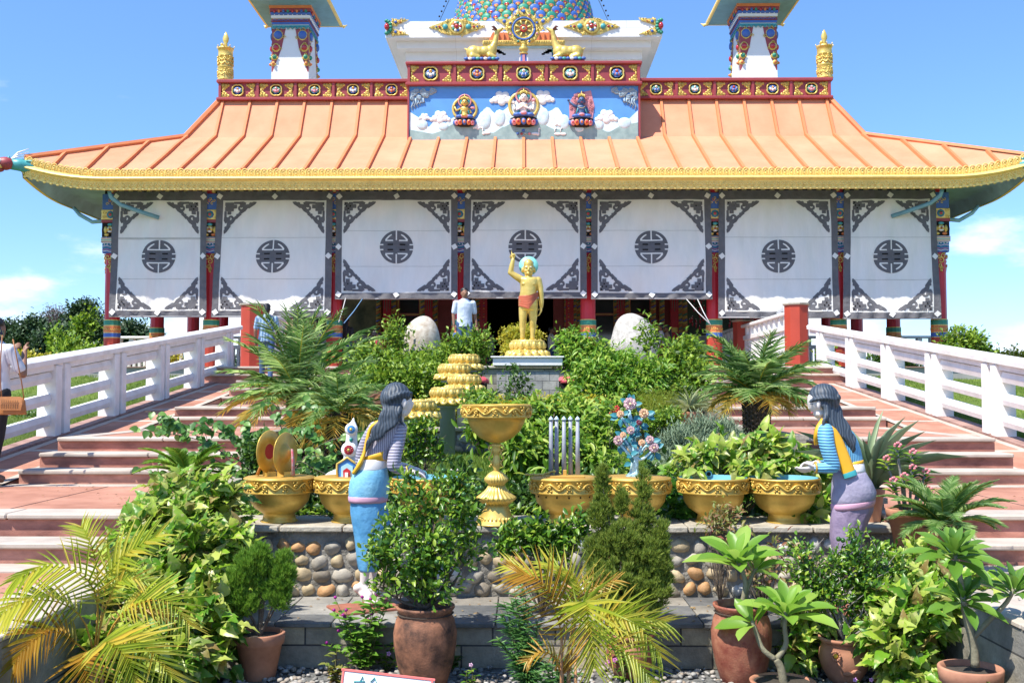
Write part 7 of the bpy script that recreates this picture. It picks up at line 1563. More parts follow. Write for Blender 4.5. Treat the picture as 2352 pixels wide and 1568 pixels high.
def vine(name,label,paths,d,L,W,mat,seed,z,per=26,twig=3,r0=.007):
    r=random.Random(seed); c0=at(*paths[0][0],d); root=Vector((c0.x,d,z)); t=thing(name,label,'shrub',root); b=MB(); P=[];D=[];Nn=[]
    def leaves(pts,n):
        for k in range(n):
            u=r.random()*.98; q=u*(len(pts)-1); i=int(q); p=pts[i].lerp(pts[i+1],q-i); v=Vector((r.uniform(-1,1),r.uniform(-1,.5),r.uniform(-1.1,.25))); P.append(p);D.append(v);Nn.append((r.uniform(-.5,.3),-.8,.6+r.uniform(-.4,.4)))
    for path in paths:
        dy=r.uniform(-.25,.25); cps=[at(x,y,d+dy)-root for x,y in path]; pts=interp([i/14 for i in range(15)],cps); b.tube(pts,[r0*(1-.055*i) for i in range(15)],5); leaves(pts[2:],per)
        for k in range(twig):
            i=r.randrange(3,13); e=pts[i]+Vector((r.uniform(-.22,.22),r.uniform(-.15,.1),r.uniform(-.05,.16))); tw=interp([j/4 for j in range(5)],[pts[i],pts[i].lerp(e,.5)+Vector((0,0,.04)),e]); b.tube(tw,.003,4); leaves(tw,max(4,per//4))
    Ls=L*np.random.default_rng(seed).uniform(.6,1.2,len(P)); leafmesh('foliage',P,D,Nn,Ls,Ls*W/L,'heart',mat,t); b.build('stem',BARK,t); return t
HL=leafmat('heart_leaf',[(.05,.15,.03),(.10,.25,.045),(.20,.36,.07)],.4,.35)
vine('bougainvillea','bougainvillea with heart shaped leaves on long arching stems by the left stairs',[[(610,1120),(570,1020),(480,988),(400,968),(352,948)],[(612,1120),(540,1050),(450,1008),(380,995),(308,985)],[(600,1130),(500,1030),(430,990),(372,962)],[(605,1130),(470,1100),(390,1092),(312,1072)],[(615,1120),(600,1050),(575,1000),(560,965)],[(600,1120),(540,1080),(480,1050),(420,1035)],[(620,1120),(590,1080),(545,1020),(520,975)],[(612,1120),(640,1060),(620,1010),(600,985)]],9.3,.075,.06,HL,53,.85,30,4)
vine('bougainvillea','bougainvillea stems trailing right behind the cymbals and the white ornament',[[(640,1130),(650,1000),(635,951),(690,940),(745,934)],[(650,1130),(690,1060),(760,1010),(830,1005),(872,1010)],[(655,1130),(720,1080),(790,1060),(860,1040)],[(650,1130),(680,1090),(720,1020),(700,980)],[(645,1130),(660,1080),(690,1040),(740,1030)],[(690,1135),(740,1100),(770,1080),(790,1090)],[(700,1130),(740,1070),(770,1040)]],9.3,.07,.056,HL,54,.85,24,4)
bush('juniper','soft grey green juniper behind the flower tree and open bowls','shrub',[(1560,1030,42,50,10),(1610,1010,48,50,10.2),(1660,1010,42,45,10.2),(1690,1040,28,35,10),(1550,1080,30,35,9.8),(1620,1050,60,40,9.9)],10,15000,.05,.010,'blade',LJ,54,gzv=.85,ns=14,r0=.01,clump=14,out=.35,up=.9,spread=.035,shell=.3)
bush('bush','clipped yellow dome bush in front of the doorway behind the gold child','shrub',[(1198,777,42,24,21.9)],21.9,4200,.055,.035,'small',LY,55,gzv=2.37,ns=10,r0=.02,clump=10,out=.6,up=.2,spread=.05,shell=.15); bush('bush','small yellow bush low beside the lotus base of the gold child','shrub',[(1177,805,24,12,21.6)],21.6,900,.055,.035,'small',LY,56,gzv=2.37,ns=5,r0=.015,clump=10,out=.6,up=.2,spread=.04,shell=.2)
bush('hedge','low clipped yellow hedge across the upper terrace','hedge',[(1050,938,50,10,15.6),(1130,933,50,10,15.6),(1210,932,50,10,15.6),(1290,930,45,11,15.6),(1360,932,40,12,15.6),(980,945,40,12,15.5)],15.6,7000,.055,.035,'small',LY,57,gzv=1.3,ns=20,r0=.008,clump=10,out=.5,up=.3,spread=.06,shell=.4)
bush('shrub','green shrub low in front of the stepped gold lotuses','shrub',[(1095,925,26,14,14.0),(1105,945,34,16,13.8)],14,1700,.07,.045,'small',LB,58,gzv=1.0,ns=16,r0=.008,spread=.06,shell=.5,**SH)
bush('sapling','thin sapling with a few leaves in front of the stone pedestal','plant',[(1180,870,16,30,15.6),(1205,890,14,20,15.6),(1165,905,14,16,15.6)],15.6,260,.09,.05,'small',LD,59,gzv=1.3,ns=14,r0=.008,clump=4,out=.3,up=.3,spread=.08,shell=.9)
bush('asparagus_fern','airy yellow green asparagus fern behind the flower tree','plant',[(1500,925,40,18,15.3),(1540,930,38,16,15.2),(1520,950,45,14,15)],15.2,5200,.05,.005,'blade',leafmat('fern_leaf',[(.14,.22,.02),(.24,.30,.03),(.30,.33,.04)],.5,.3),60,gzv=1.3,ns=20,r0=.004,clump=14,out=.4,up=.2,spread=.08,shell=.5)
bush('fern','dense dark fern on the terrace right of the flower tree','plant',[(1495,970,35,16,14.6),(1540,960,28,14,14.6)],14.6,1500,.06,.03,'small',LB,61,gzv=1.3,ns=10,r0=.004,clump=9,out=.5,up=.2,spread=.05)
t=bush('red_flower_plant','cluster of red blossoms just left of the metal flower tree','flower',[(1412,955,14,20,10.2)],10.2,60,.05,.03,'oval',LB,62,gzv=.9,ns=5,r0=.004,clump=4,out=.4,up=.3,spread=.03,flower=(M('red_petals',(.65,.05,.04),.5,0,.2,30),8,.016))
# strap leaved plants
def strappy(name,label,px,py,d,z,n,L,W,mat,seed,potr=None,poth=.2,potmat=TERR,spread=(.1,1.2),cat='plant',tp='strap'):
    c=at(px,py,d); t=thing(name,label,cat,(c.x,d,z)); zb=0
    if potr: pot(t,potr,poth,'plain',potmat); zb=poth*.9
    r=random.Random(seed); P=[];D=[];Nn=[];Ls=[]
    for i in range(n):
        a=i*2.4; f=i/(n-1); e=spread[0]+(spread[1]-spread[0])*f+r.uniform(-.1,.1); h=Vector((math.cos(a),math.sin(a),0)); D.append(h*math.sin(e)+Vector((0,0,math.cos(e)))); P.append((h.x*.02,h.y*.02,zb)); Nn.append(Vector((0,0,math.sin(e)))-h*math.cos(e)); Ls.append(L*r.uniform(.75,1.1))
    Ls=np.array(Ls); leafmesh('leaves',P,D,Nn,Ls,np.full(n,W),tp,mat,t,smooth=True); return t
strappy('agave','tall grey green agave in a clay pot behind the lilac skirted woman',2002,1195,8.25,.843,34,.62,.055,LG,3,.10,.26,spread=(.05,.85),cat='potted plant')
strappy('agave','cream striped agave in a clay pot on the upper terrace behind the date palm trunk',1585,985,15.1,1.33,46,.42,.03,leafmat('stripe_leaf',[(.30,.36,.16),(.45,.48,.28)],.5,.2),4,.17,.24,spread=(.1,1.3),cat='potted plant')
strappy('bromeliad','wilting pink and cream bromeliad in a clay pot behind the small date palm',832,985,14.9,1.33,60,.42,.025,leafmat('pink_strap',[(.40,.20,.14),(.50,.38,.22),(.30,.14,.10)],.5,.2),5,.16,.26,spread=(.2,1.6),cat='potted plant')
strappy('yucca','spiky pale yucca leaves reaching right from behind the small date palm',800,965,10.9,1.1,26,.62,.02,LP,6,spread=(.2,1.3))
strappy('bromeliad','yellow green strap leaved bromeliad on the gravel right of the sign',1130,1570,5.75,0,22,.20,.022,LY,7,spread=(.5,1.4))
strappy('strap_lily','dark glossy strap leaved lily in the bottom left corner of the photo',60,1600,4.75,0,46,.42,.035,leafmat('lily_leaf',[(.03,.11,.02),(.07,.20,.03),(.16,.30,.08)],.3,.3),8,spread=(.1,1.25))
strappy('strap_lily','green and cream striped leaves poking in at the bottom right corner',2350,1570,5.6,0,24,.35,.03,leafmat('lily_leaf2',[(.20,.28,.04),(.12,.22,.03)],.3,.3),9,spread=(.2,1.2))
t=thing('crown_of_thorns','thorny stemmed plant with small pink blossoms in a clay pot behind the lilac skirted woman','potted plant',tuple(onz(2087,1250,.744)),0); c=Vector(t.location); pot(t,.15,.26)
b=MB(); P=[];D=[];fb=MB()
for px,py in((2035,1060),(2060,1030),(2095,1045),(2125,1090),(2075,1100),(2050,1110),(2110,1120),(2130,1130),(2095,1080)):
    p=at(px,py,c.y+rnd.uniform(-.12,.12))-c; b.tube(interp([k/6 for k in range(7)],[Vector((p.x*.3,0,.22)),Vector((p.x*.6,p.y*.5,.22+(p.z-.22)*.5)),p]),.010,6)
    for k in range(14): u=rnd.random(); q=Vector((p.x*(.3+.7*u),p.y*u,.22+(p.z-.22)*u)); b.tube([q,q+Vector((rnd.uniform(-.02,.02),rnd.uniform(-.02,.02),rnd.uniform(-.01,.015)))],[.003,.0005],3)
    for k in range(11): a=k*2.4; P.append(p+Vector((0,0,-.012*k*.6))); D.append((math.cos(a),math.sin(a),.5))
    for k in range(6): a=k; q=p+Vector((.022*math.cos(a),-.02+.02*math.sin(a*2),.03+.014*math.sin(a))); fb.ell(q,(.011,.006,.011),n=7,m=4)
b.build('stem',BARKG,t); leafmesh('foliage',P,D,[(0,-.3,1)]*len(P),.075,.032,'oval',LK,t); fb.build('blossoms',M('pink_petals',(.80,.25,.28),.5,0,.15,30),t)
t,c=None,None
cc=at(972,1093,10.2); t=thing('potted_citrus','small citrus tree in a patterned clay pot on the grass behind the water bowl','potted plant',(cc.x,10.2,.86)); pot(t,.095,.15,'squat'); c=Vector(t.location)
citrus(t,c,[(945,1000,22,30,0),(975,990,24,32,0),(1000,1020,16,26,0),(930,1040,14,20,0),(1010,1050,10,18,0),(965,1035,26,20,0)],900,.12,19,[(955,985,-.05),(985,1000,-.05),(925,1040,-.05),(1018,1056,-.05),(940,1015,-.08),(990,1030,-.05)],L=.055,W=.03,r0=.008)
# herb with purple globes, feathery herb, periwinkles
def herb(name,label,stemsl,c,L,W,mat,tp,seed,flowers=None,nleaf=14,fmat=None,fr=.012,petal=False):
    t=thing(name,label,'flower',tuple(c)); r=random.Random(seed); b=MB(); P=[];D=[]
    for px,py,dy in stemsl:
        p=at(px,py,c.y+dy)-c; pts=interp([k/8 for k in range(9)],[Vector((0,0,0)),Vector((p.x*.4+r.uniform(-.02,.02),p.y*.5,p.z*.5)),p]); b.tube(pts,[.004-.0003*k for k in range(9)],5)
        for k in range(nleaf): u=r.uniform(.15,.92); q=pts[int(u*8)].lerp(pts[min(8,int(u*8)+1)],u*8%1); a=k*1.57+r.random(); h=Vector((math.cos(a),math.sin(a),r.uniform(.1,.6))); P.append(q);D.append(h); 
    b.build('stem',M('herb_stem',(.16,.14,.05),.6),t); rr=np.random.default_rng(seed).uniform(.6,1.15,len(P)); leafmesh('foliage',P,D,[(-.2,-.3,1)]*len(P),L*rr,W*rr,tp,mat,t)
    for px,py,dy in flowers or ():
        p=at(px,py,c.y+dy)-c; fb=MB()
        if petal:
            for q in range(5): a=2*PI*q/5; fb.ell(p+Vector((fr*math.cos(a),-.003,fr*math.sin(a))),(fr*.62,.002,fr*.62),n=8,m=4)
            fb.ell(p+Vector((0,-.006,0)),.003,n=6,m=4)
        else: fb.ell(p,(fr,fr,fr*.95),n=10,m=7)
        fb.build('blossom',fmat,t)
    return t
c=gnd(845,1546,0); MP=M('magenta_globe',(.30,.008,.20),.6,0,.3,60,.6,200)
fl=[(914,1337,0),(888,1373,0),(851,1375,0),(865,1365,-.02),(770,1371,0),(788,1411,0),(793,1415,.02),(853,1408,0),(845,1422,0),(767,1400,0),(778,1447,0),(750,1475,0),(795,1400,0),(832,1370,0)]
herb('globe_amaranth','tall herb with round magenta flower heads in front of the slate ledge',[(x,y+4,d) for x,y,d in fl],c,.085,.04,leafmat('herb_leaf',[(.08,.20,.02),(.14,.30,.03),(.22,.38,.06)],.45,.35),'oval',3,fl,20,MP,.0115)
c=gnd(890,1540,0); herb('periwinkle','low periwinkle with a lilac flower just behind the sign',[(858,1492,0),(880,1475,0),(900,1480,.02),(840,1490,.02),(915,1500,0)],c,.045,.022,LK,'oval',4,[(893,1500,-.05)],12,M('lilac_petal',(.62,.30,.66),.5),.010,True)
c=gnd(1435,1575,0); herb('periwinkle','periwinkle with pink flowers in front of the cypress pot',[(1398,1465,0),(1420,1500,0),(1385,1500,0),(1440,1520,.02),(1420,1480,0)],c,.05,.022,LK,'oval',5,[(1386,1473,-.02),(1420,1512,-.02),(1395,1520,-.02),(1412,1515,0)],12,M('pink_lilac_petal',(.70,.22,.55),.5),.010,True)
c=gnd(1080,1580,0); herb('periwinkle','single pale pink periwinkle flower on the gravel right of the stained urn',[(1082,1530,0),(1072,1540,0),(1095,1550,0)],c,.045,.02,LK,'oval',6,[(1082,1526,0)],9,M('pale_pink_petal',(.80,.50,.68),.5),.009,True)
for px,lab in ((1966,'periwinkle flower at the foot of the sunflower pot'),(2003,'second low periwinkle flower, right of the one at the sunflower pot')):
    c=gnd(px,1600,0); herb('periwinkle','pink '+lab,[(px,1562,0),(px+8,1570,0)],c,.03,.015,LK,'oval',px,[(px-2,1560,0)],6,M('lilac_petal',(0,0,0)),.009,True)
c=gnd(1215,1590,0); herb('feathery_herb','feathery light green herb growing tall left of the centre palm',[(1180,1345,0),(1200,1330,.02),(1150,1400,0),(1215,1380,-.02),(1165,1440,.03),(1235,1420,0),(1190,1390,0),(1140,1460,0),(1170,1370,.03),(1220,1460,-.03),(1180,1500,0),(1250,1520,0),(1205,1350,0),(1155,1375,.02)],c,.085,.014,LF,'blade',7,None,60)
c=gnd(1275,1600,0); herb('feathery_herb','lower feathery herb at the foot of the centre palm',[(1270,1500,0),(1250,1520,0),(1300,1525,0),(1230,1540,0),(1330,1545,0),(1285,1510,.03)],c,.075,.012,LF,'blade',8,None,45)
c=gnd(780,1580,0); herb('coleus','reddish tipped weed at the left edge of the sign',[(762,1500,0),(775,1480,0),(750,1520,0),(785,1530,0),(765,1540,0)],c,.055,.028,leafmat('coleus_leaf',[(.14,.20,.02),(.22,.24,.04),(.20,.08,.03)],.5,.3),'oval',9,None,16)
c=gnd(1040,1540,0); herb('weed','dark leaved weed beside the stained urn',[(1046,1480,0),(1035,1500,0),(1060,1500,0)],c,.055,.028,LD,'oval',10,None,10)
c=gnd(935,1545,0); herb('weed','oval leaved weed in the gravel left of the stained urn',[(905,1475,0),(930,1470,0),(880,1500,0),(945,1490,0)],c,.05,.026,LK,'oval',12,None,11)
# loose leaves: cover on the bed soil
r=np.random.default_rng(77); n=9000; P=np.stack([r.uniform(-2.75,2.75,n),8.6+r.random(n)**1.2*2.2,np.full(n,.83)],1); P[:,2]+=r.random(n)*.06; P=P[(np.abs(P[:,0])<2.75)]
o=leafmesh('ground_cover',P,sph(len(P),r)*.8+np.array([0,0,.5]),sph(len(P),r)*.4+np.array([0,-.3,1]),r.uniform(.03,.08,len(P)),r.uniform(.02,.045,len(P)),'small',LB); tag(o,kind='stuff')
def grass(name,x0,x1,y0,y1,n,zf,h,mat,seed,mask=None):
    r=np.random.default_rng(seed); P=np.stack([r.uniform(x0,x1,n),r.uniform(y0,y1,n),np.zeros(n)],1)
    if mask is not None: P=P[mask(P)]
    P[:,2]=zf(P); n=len(P); D=sph(n,r)*.45+np.array([0,0,1]); tag(leafmesh(name,P,D,sph(n,r)+np.array([0,-.6,.3]),h*r.uniform(.6,1.3,n),h*.13,'blade',mat),kind='stuff')
GR=leafmat('grass_blade',[(.07,.15,.012),(.14,.24,.02),(.22,.30,.04)],.6,.3)
grass('grass',-2.7,2.7,10,14.8,26000,lambda P:.79+.17*(P[:,1]-8.45)/6.4,.075,GR,5); grass('grass',-2.7,2.7,15.3,21,16000,lambda P:1.27+.55*(P[:,1]-15)/6.2,.07,GR,6)
gzv_=np.vectorize(gz)
for s in(-1,1): grass('grass',min(s*6.4,s*13),max(s*6.4,s*13),11,27,60000,lambda P:gzv_(P[:,1])+.05*np.sin(P[:,0]*.9+P[:,1]*.7)*(np.abs(P[:,0])>7)-.01,.05,GR,8+s)
# ---------------- shrubs and trees outside the fences ----------------
def gb_(x,y): return gz(y)
bush('bush','clipped yellow bush behind the fence at the left edge, by the person with the handbag','shrub',[(40,845,55,28,30),(90,850,38,22,30)],30,5200,.11,.07,'small',LY,71,gzv=2.1,ns=10,r0=.02,clump=10,out=.6,up=.3,spread=.12,shell=.25)
bush('bush','dark rounded shrub on the lawn behind the left fence','shrub',[(180,850,45,42,30),(220,840,40,38,31),(150,870,30,22,29)],30,3600,.14,.08,'small',LB,72,gzv=2.1,ns=10,r0=.02,clump=10,out=.6,up=.3,spread=.14,shell=.25)
bush('sapling','bright leafed sapling left of the temple in front of the dark trees','tree',[(180,765,16,28,34),(205,740,8,32,34),(130,780,14,22,34),(160,800,34,20,33)],34,1400,.17,.10,'small',LB,73,gzv=2.1,ns=10,r0=.03,clump=10,out=.6,up=.4,spread=.12,shell=.4)
bush('bush','low dark juniper below the left fence near the frame edge','shrub',[(70,970,45,14,16.2),(110,960,35,12,16.4),(30,980,40,12,16)],16.2,3600,.06,.03,'small',LD,74,gzv=1.0,ns=8,r0=.01,clump=10,out=.4,up=.2,spread=.06,shell=.4)
bush('bush','yellow ground bush beneath the left fence at the very edge','shrub',[(10,1010,30,10,14.6),(40,1008,22,8,14.8)],14.6,1200,.05,.03,'small',LY,75,gzv=1.0,ns=6,r0=.008,clump=10,out=.4,up=.2,spread=.04,shell=.4)
bush('bush','yellow topped bush under the left gallery beside the columns','shrub',[(395,820,15,12,27.3),(372,825,10,9,27.3)],27.3,700,.09,.05,'small',LY,76,gzv=2.1,ns=5,r0=.01,clump=8,out=.5,up=.3,spread=.07)
bush('flower_bed','low bed of green plants with pink flowers at the foot of the left columns','flower',[(370,862,26,10,25.5),(420,858,24,10,25.5),(340,868,16,8,25.5)],25.5,700,.11,.05,'small',LB,77,gzv=2.1,ns=6,r0=.008,clump=8,out=.5,up=.3,spread=.08,flower=(M('pink_petals',(0,0,0)),10,.02))
bush('flowering_tree','small round tree dotted with white flowers right of the last column','tree',[(2200,795,30,38,26.6),(2235,800,30,32,26.6),(2180,830,25,30,26.4),(2260,830,18,24,26.6),(2215,850,38,25,26.4)],26.5,6500,.13,.065,'small',LB,81,gzv=2.2,ns=20,r0=.025,clump=10,out=.5,up=.3,spread=.10,shell=.3,flower=(m_wt,26,.022))
bush('bush','yellow clipped bushes behind the right fence at the frame edge','shrub',[(2340,840,35,24,30),(2290,835,22,20,30),(2270,850,20,12,29)],30,3600,.11,.07,'small',LY,82,gzv=2.1,ns=10,r0=.02,clump=10,out=.6,up=.3,spread=.12,shell=.3)
bush('shrub','dark shrub with yellow flowers behind the right fence under the gallery','shrub',[(2040,840,30,34,26.8),(2080,850,26,25,26.8),(2010,850,14,24,26.8)],26.8,3000,.12,.06,'small',LD,83,gzv=2.1,ns=12,r0=.015,clump=10,out=.5,up=.3,spread=.10,shell=.35,flower=(M('yellow_petals',(.7,.5,.04),.5),18,.018))
bush('shrub','green shrub seen through the first gap of the right fence','shrub',[(1900,830,16,34,27)],27,900,.12,.06,'small',LB,84,gzv=2.1,ns=6,r0=.015,clump=10,out=.5,up=.3,spread=.08)
bush('flower_bed','low pink flower bed behind the right fence beside stones','flower',[(2180,880,26,12,25),(2230,878,26,10,25),(2130,868,20,10,25)],25,1000,.09,.04,'small',LB,85,gzv=2.1,ns=6,r0=.008,clump=8,out=.5,up=.3,spread=.08,flower=(M('pink_petals',(0,0,0)),12,.018))
for px,py,d,s_,lab in ((2250,868,24,.5,'grey stone edging the lawn behind the flower bed on the right'),(2300,880,22,.55,'pale stone on the right lawn near the frame edge'),(125,848,27,.4,'small pale stone on the left lawn'),(2150,905,18,.3,'flat grey stone on the right lawn behind the fence')):
    c=at(px,py,d); vs,fs=stone_verts((s_*.6,s_*.4,s_*.28),0,px,20,12); tag(MB().add(vs,fs,0,True).build('rock',m_bld,None,loc=c),lab,'rock')
def fartree(label,lobes,d,n,mat,seed,zg=-.4,L=.42,W=.28,bark=BARK):
    lb=[(tuple(at(l[0],l[1],d)),(l[2]*d/2400,l[2]*d/2400*.8,l[3]*d/2400)) for l in lobes]; root=(lb[0][0][0],d,zg); t=thing('tree',label,'tree',root,0,'trees beyond the left lawn' if lobes[0][0]<600 else None)
    P,D,Nn,tips=lobes_leaves(lb,n*4,root,seed=seed,out=.4,up=.1,clump=26,spread=.42,shell=.5); s=np.random.default_rng(seed).uniform(.6,1.2,len(P)); leafmesh('crown',P,D,Nn,L*s,W*s,'small',mat,t)
    b=MB(); c0=Vector(lb[0][0])-Vector(root); b.tube([(0,0,0),(c0.x*.3,0,c0.z*.4),(c0.x*.8,0,c0.z*.8)],[.35,.28,.15],8); stems(b,tips,root,18,.14,seed,base=(c0.x*.2,0,c0.z*.35)); b.build('trunk',bark,t)
fartree('tall airy broadleaf tree nearest the temple on the left',[(190,722,28,17),(212,740,22,13),(165,745,24,12),(200,708,16,8),(180,765,30,12)],110,1700,LX,91)
fartree('grey brown half bare tree between the two dark green trees',[(128,735,20,22),(145,755,22,18),(115,750,14,16)],112,1000,leafmat('bare_twig',[(.16,.13,.12),(.22,.19,.17)],.8,.1),92,L=.4,W=.08,bark=BARKG)
fartree('broad dark tree rising left of the grey brown tree',[(75,760,26,22),(90,780,30,25),(60,785,26,25)],105,2000,LX,93)
fartree('dark green tree at the left end of the far tree line',[(25,765,22,20),(10,785,28,25),(35,795,28,22)],108,1800,LX,94)
fartree('dark tree below the grey brown tree',[(130,785,34,25),(150,790,30,25),(110,795,26,22)],100,2000,LX,95)
fartree('dark tree low beside the left temple column',[(195,785,28,22),(225,780,24,28),(240,765,12,16)],102,1900,LX,96)
fartree('distant dark tree seen under the left curtains',[(300,765,34,18),(270,780,30,20),(340,785,30,16)],104,1700,LX,97)
b=MB()
for i in range(46):
    x=-75+i*1.6+rnd.uniform(-.5,.5); 
r=np.random.default_rng(4); n=36000; P=np.stack([r.uniform(-85,-28,n),r.uniform(112,122,n),r.random(n)**1.3*6.2-.4],1); tag(leafmesh('treeline',P,sph(n,r)+np.array([0,0,.2]),sph(n,r)+np.array([0,-.5,.8]),.5,.32,'small',LX),kind='stuff')
P=np.stack([r.uniform(28,120,7000),r.uniform(150,165,7000),r.random(7000)**1.3*3.2-.4],1); tag(leafmesh('treeline',P,sph(7000,r)+np.array([0,0,.2]),sph(7000,r)+np.array([0,-.5,.8]),1.2,.7,'small',LX),kind='stuff')

r=np.random.default_rng(31); P=[]
for k in range(420):
    s=r.choice((-1,1))
    if k%3==0: P.append((r.uniform(-2.6,2.6),r.uniform(7.1,7.85),.314))
    elif k%3==1: P.append((s*r.uniform(2.9,6),r.uniform(8.6,10.6),.912))
    else: P.append((s*r.uniform(2.9,5),r.uniform(6.2,7.6),.598))
P=np.array(P); D=sph(len(P),r); D[:,2]=.05; tag(leafmesh('fallen_leaves',P,D,sph(len(P),r)*.3+np.array([0,0,1]),.035*r.uniform(.5,1.2,len(P)),.018,'small',leafmat('dry_leaf',[(.22,.12,.05),(.35,.24,.10),(.14,.08,.04)],.7,.1)),kind='stuff')
# ---------------- people ----------------
SK=M('brown_skin',(.26,.13,.075),.55,0,.08,9); HK=M('black_hair',(.012,.010,.010),.45,0,.2,20,.4,60)
JN=M('blue_jeans',(.05,.10,.22),.8,0,.2,14,.2,60)
def person(label,loc,h,yaw,top,bottom,hair='short',armL=None,armR=None,stride=.06,skin=SK,lean=0,sit=False,skirt=False,long_sleeve=False,vox=.014):
    """front of the body is -y; joints in metres for a 1.70 m figure"""
    t=thing('person',label,'person',loc,yaw); k=h/1.70
    armL=armL or [(-.19,0,1.37),(-.24,.02,1.10),(-.24,-.06,.86)]; armR=armR or [(.19,0,1.37),(.24,.02,1.10),(.24,-.06,.86)]
    V=lambda *p:Vector(p)*k
    def fin(mb,name,mat,v=vox,s=3): 
        o=remesh(mb,name,mat,t,v*k,s); return o
    b=MB(); b.ell(V(0,-.01-lean,1.585),(.073*k,.092*k,.108*k),n=16,m=12); b.ell(V(0,-.04-lean,1.54),(.055*k,.06*k,.06*k),n=12,m=8); b.ell(V(0,-.105-lean,1.575),(.013*k,.02*k,.022*k),n=8,m=6); b.ell(V(0,-.095-lean,1.545),(.024*k,.012*k,.007*k),n=8,m=5)
    for s in(-1,1): b.ell(V(s*.074,0-lean,1.58),(.012*k,.02*k,.03*k),n=8,m=6); b.ell(V(s*.03,-.085-lean,1.598),(.017*k,.014*k,.009*k),n=8,m=5)
    capsules(b,[V(0,0-lean,1.52),V(0,0,1.42),V(0,0,1.1),V(0,0,.95)],[.055*k,.058*k,.09*k,.09*k])
    for A in(armL,armR):
        capsules(b,[V(0,0,1.35)]+[V(*q) for q in A],[.05*k,.05*k,.040*k,.028*k])
        w=V(*A[-1]); d=(V(*A[-1])-V(*A[-2])).normalized(); hand(b,w,d,(0,-1,.2),.165*k,.35,.1,1 if A is armL else -1,.0095*k)
    L_=[]
    for s in(-1,1):
        st=s*stride
        if sit: L_.append([(s*.09,0,.95),(s*.10,-.42,.92),(s*.10,-.45,.48)])
        else: L_.append([(s*.09,0,.92),(s*.095,-st-.02,.50),(s*.095,-st*1.6+.03,.09)])
        capsules(b,[V(*q) for q in L_[-1]],[.075*k,.055*k,.038*k]); f=V(*L_[-1][-1]); capsules(b,[f,f+Vector((0,-.15*k,-.045*k))],[.04*k,.03*k])
    fin(b,'body',skin,.011)
    b=MB(); b.loft([(0,0,z*k,rx*k,ry*k) for z,rx,ry in((.86,.178,.125),(.95,.172,.122),(1.05,.163,.116),(1.15,.162,.115),(1.27,.178,.118),(1.36,.19,.105),(1.42,.13,.085),(1.47,.062,.062))],28,tw=lambda a,j:.03*math.sin(5*a+j*1.3)); capsules(b,[V(-.165,0,1.37),V(.165,0,1.37)],.062*k)
    for A in(armL,armR):
        e=V(*A[1]); s=V(*A[0]); capsules(b,[s,s.lerp(e,.75)] if not long_sleeve else [s,e,e.lerp(V(*A[2]),.85)],[.064*k,.058*k] if not long_sleeve else [.062*k,.052*k,.04*k])
    fin(b,'shirt',top,.010,2)
    b=MB()
    if skirt: b.loft([(0,0,z*k,r*k,r*.8*k) for z,r in((.12,.24),(.4,.21),(.7,.19),(.92,.16))],20); b.build('skirt',bottom,t)
    else:
        b.ell(V(0,0,.90),(.16*k,.115*k,.10*k),n=16,m=10)
        for q in L_: capsules(b,[V(*p) for p in q],[.098*k,.072*k,.056*k])
        fin(b,'trousers',bottom)
    b=MB(); b.ell(V(0,.015-lean,1.643),(.085*k,.098*k,.074*k),n=16,m=12); b.ell(V(0,.055-lean,1.59),(.078*k,.052*k,.085*k),n=14,m=10)
    if hair=='pony': capsules(b,interp([i/6 for i in range(7)],[V(0,.10,1.64),V(0,.16,1.60),V(0,.17,1.48),V(0,.14,1.36)]),[.03*k,.035*k,.038*k,.036*k,.03*k,.022*k,.012*k])
    if hair=='long':
        for x in(-.05,0,.05): capsules(b,[V(x,.06,1.58),V(x*1.2,.10,1.42),V(x*1.1,.115,1.25),V(x*.6,.11,1.12)],[.05*k,.05*k,.045*k,.02*k])
    fin(b,'hair',HK,.010,2); return t
PZ=2.376
def on_floor(px,d,z=PZ): p=at(px,800,d); return (p.x,d,z)
c_lb=M('light_blue_shirt',(.55,.62,.72),.8,0,.06,6,.3,14); c_wt=M('white_shirt',(.70,.70,.70),.8,0,.06,6,.3,14)
d=20.9; c=on_floor(1060,d,2.21); c=(c[0],d,2.21)
person('man in a light blue shirt and jeans with a wristwatch standing in front of the left part of the wall, looking down',(c[0],21.9,PZ),1.66,.25,c_lb,JN,'short',[(-.19,0,1.37),(-.235,.02,1.12),(-.235,-.03,.90)],[(.19,0,1.37),(.235,.03,1.12),(.26,-.02,.90)],.03)['label']='man in a light blue shirt and jeans standing beside the tan boulder, looking down'
flo=stripemat('blue_floral_shirt',(.30,.42,.52),(.10,.20,.34),5,'X',dist=9,bump=0,thick=.7)
person('woman with a ponytail in a blue patterned top climbing the left stairs, seen from behind',on_floor(612,19.9,2.065),1.47,PI+.2,flo,JN,'pony',stride=.09)
person('woman with dark loose hair almost hidden behind the tallest palm',on_floor(682,20.0,2.065),1.40,PI+.3,M('tan_top',(.30,.18,.12),.8),JN,'long')
person('woman in a dark top and jeans with long black hair beside the left painted wall',on_floor(796,28.8),1.50,PI-.5,M('dark_top',(.03,.035,.04),.8),JN,'long')
def plaid(name):
    m=brickmat(name,(.50,.03,.04),(.42,.02,.03),(.10,.02,.03),.05,.05,.010,0,.8,off=0); return m
person('child in a red checked shirt sitting low behind the left shrub',(at(861,800,27.4).x,27.4,PZ-.42),1.50,PI-.3,plaid('red_plaid'),JN,'short',sit=False)['label']='child in a red checked shirt mostly hidden behind the left shrub'
person('man in a grey shirt in the dark doorway, left of the gold child',(at(1127,800,33).x,33,PZ-.25),1.55,1.2,M('grey_shirt',(.30,.31,.34),.8),M('dark_trousers',(.03,.03,.04),.8),'short')
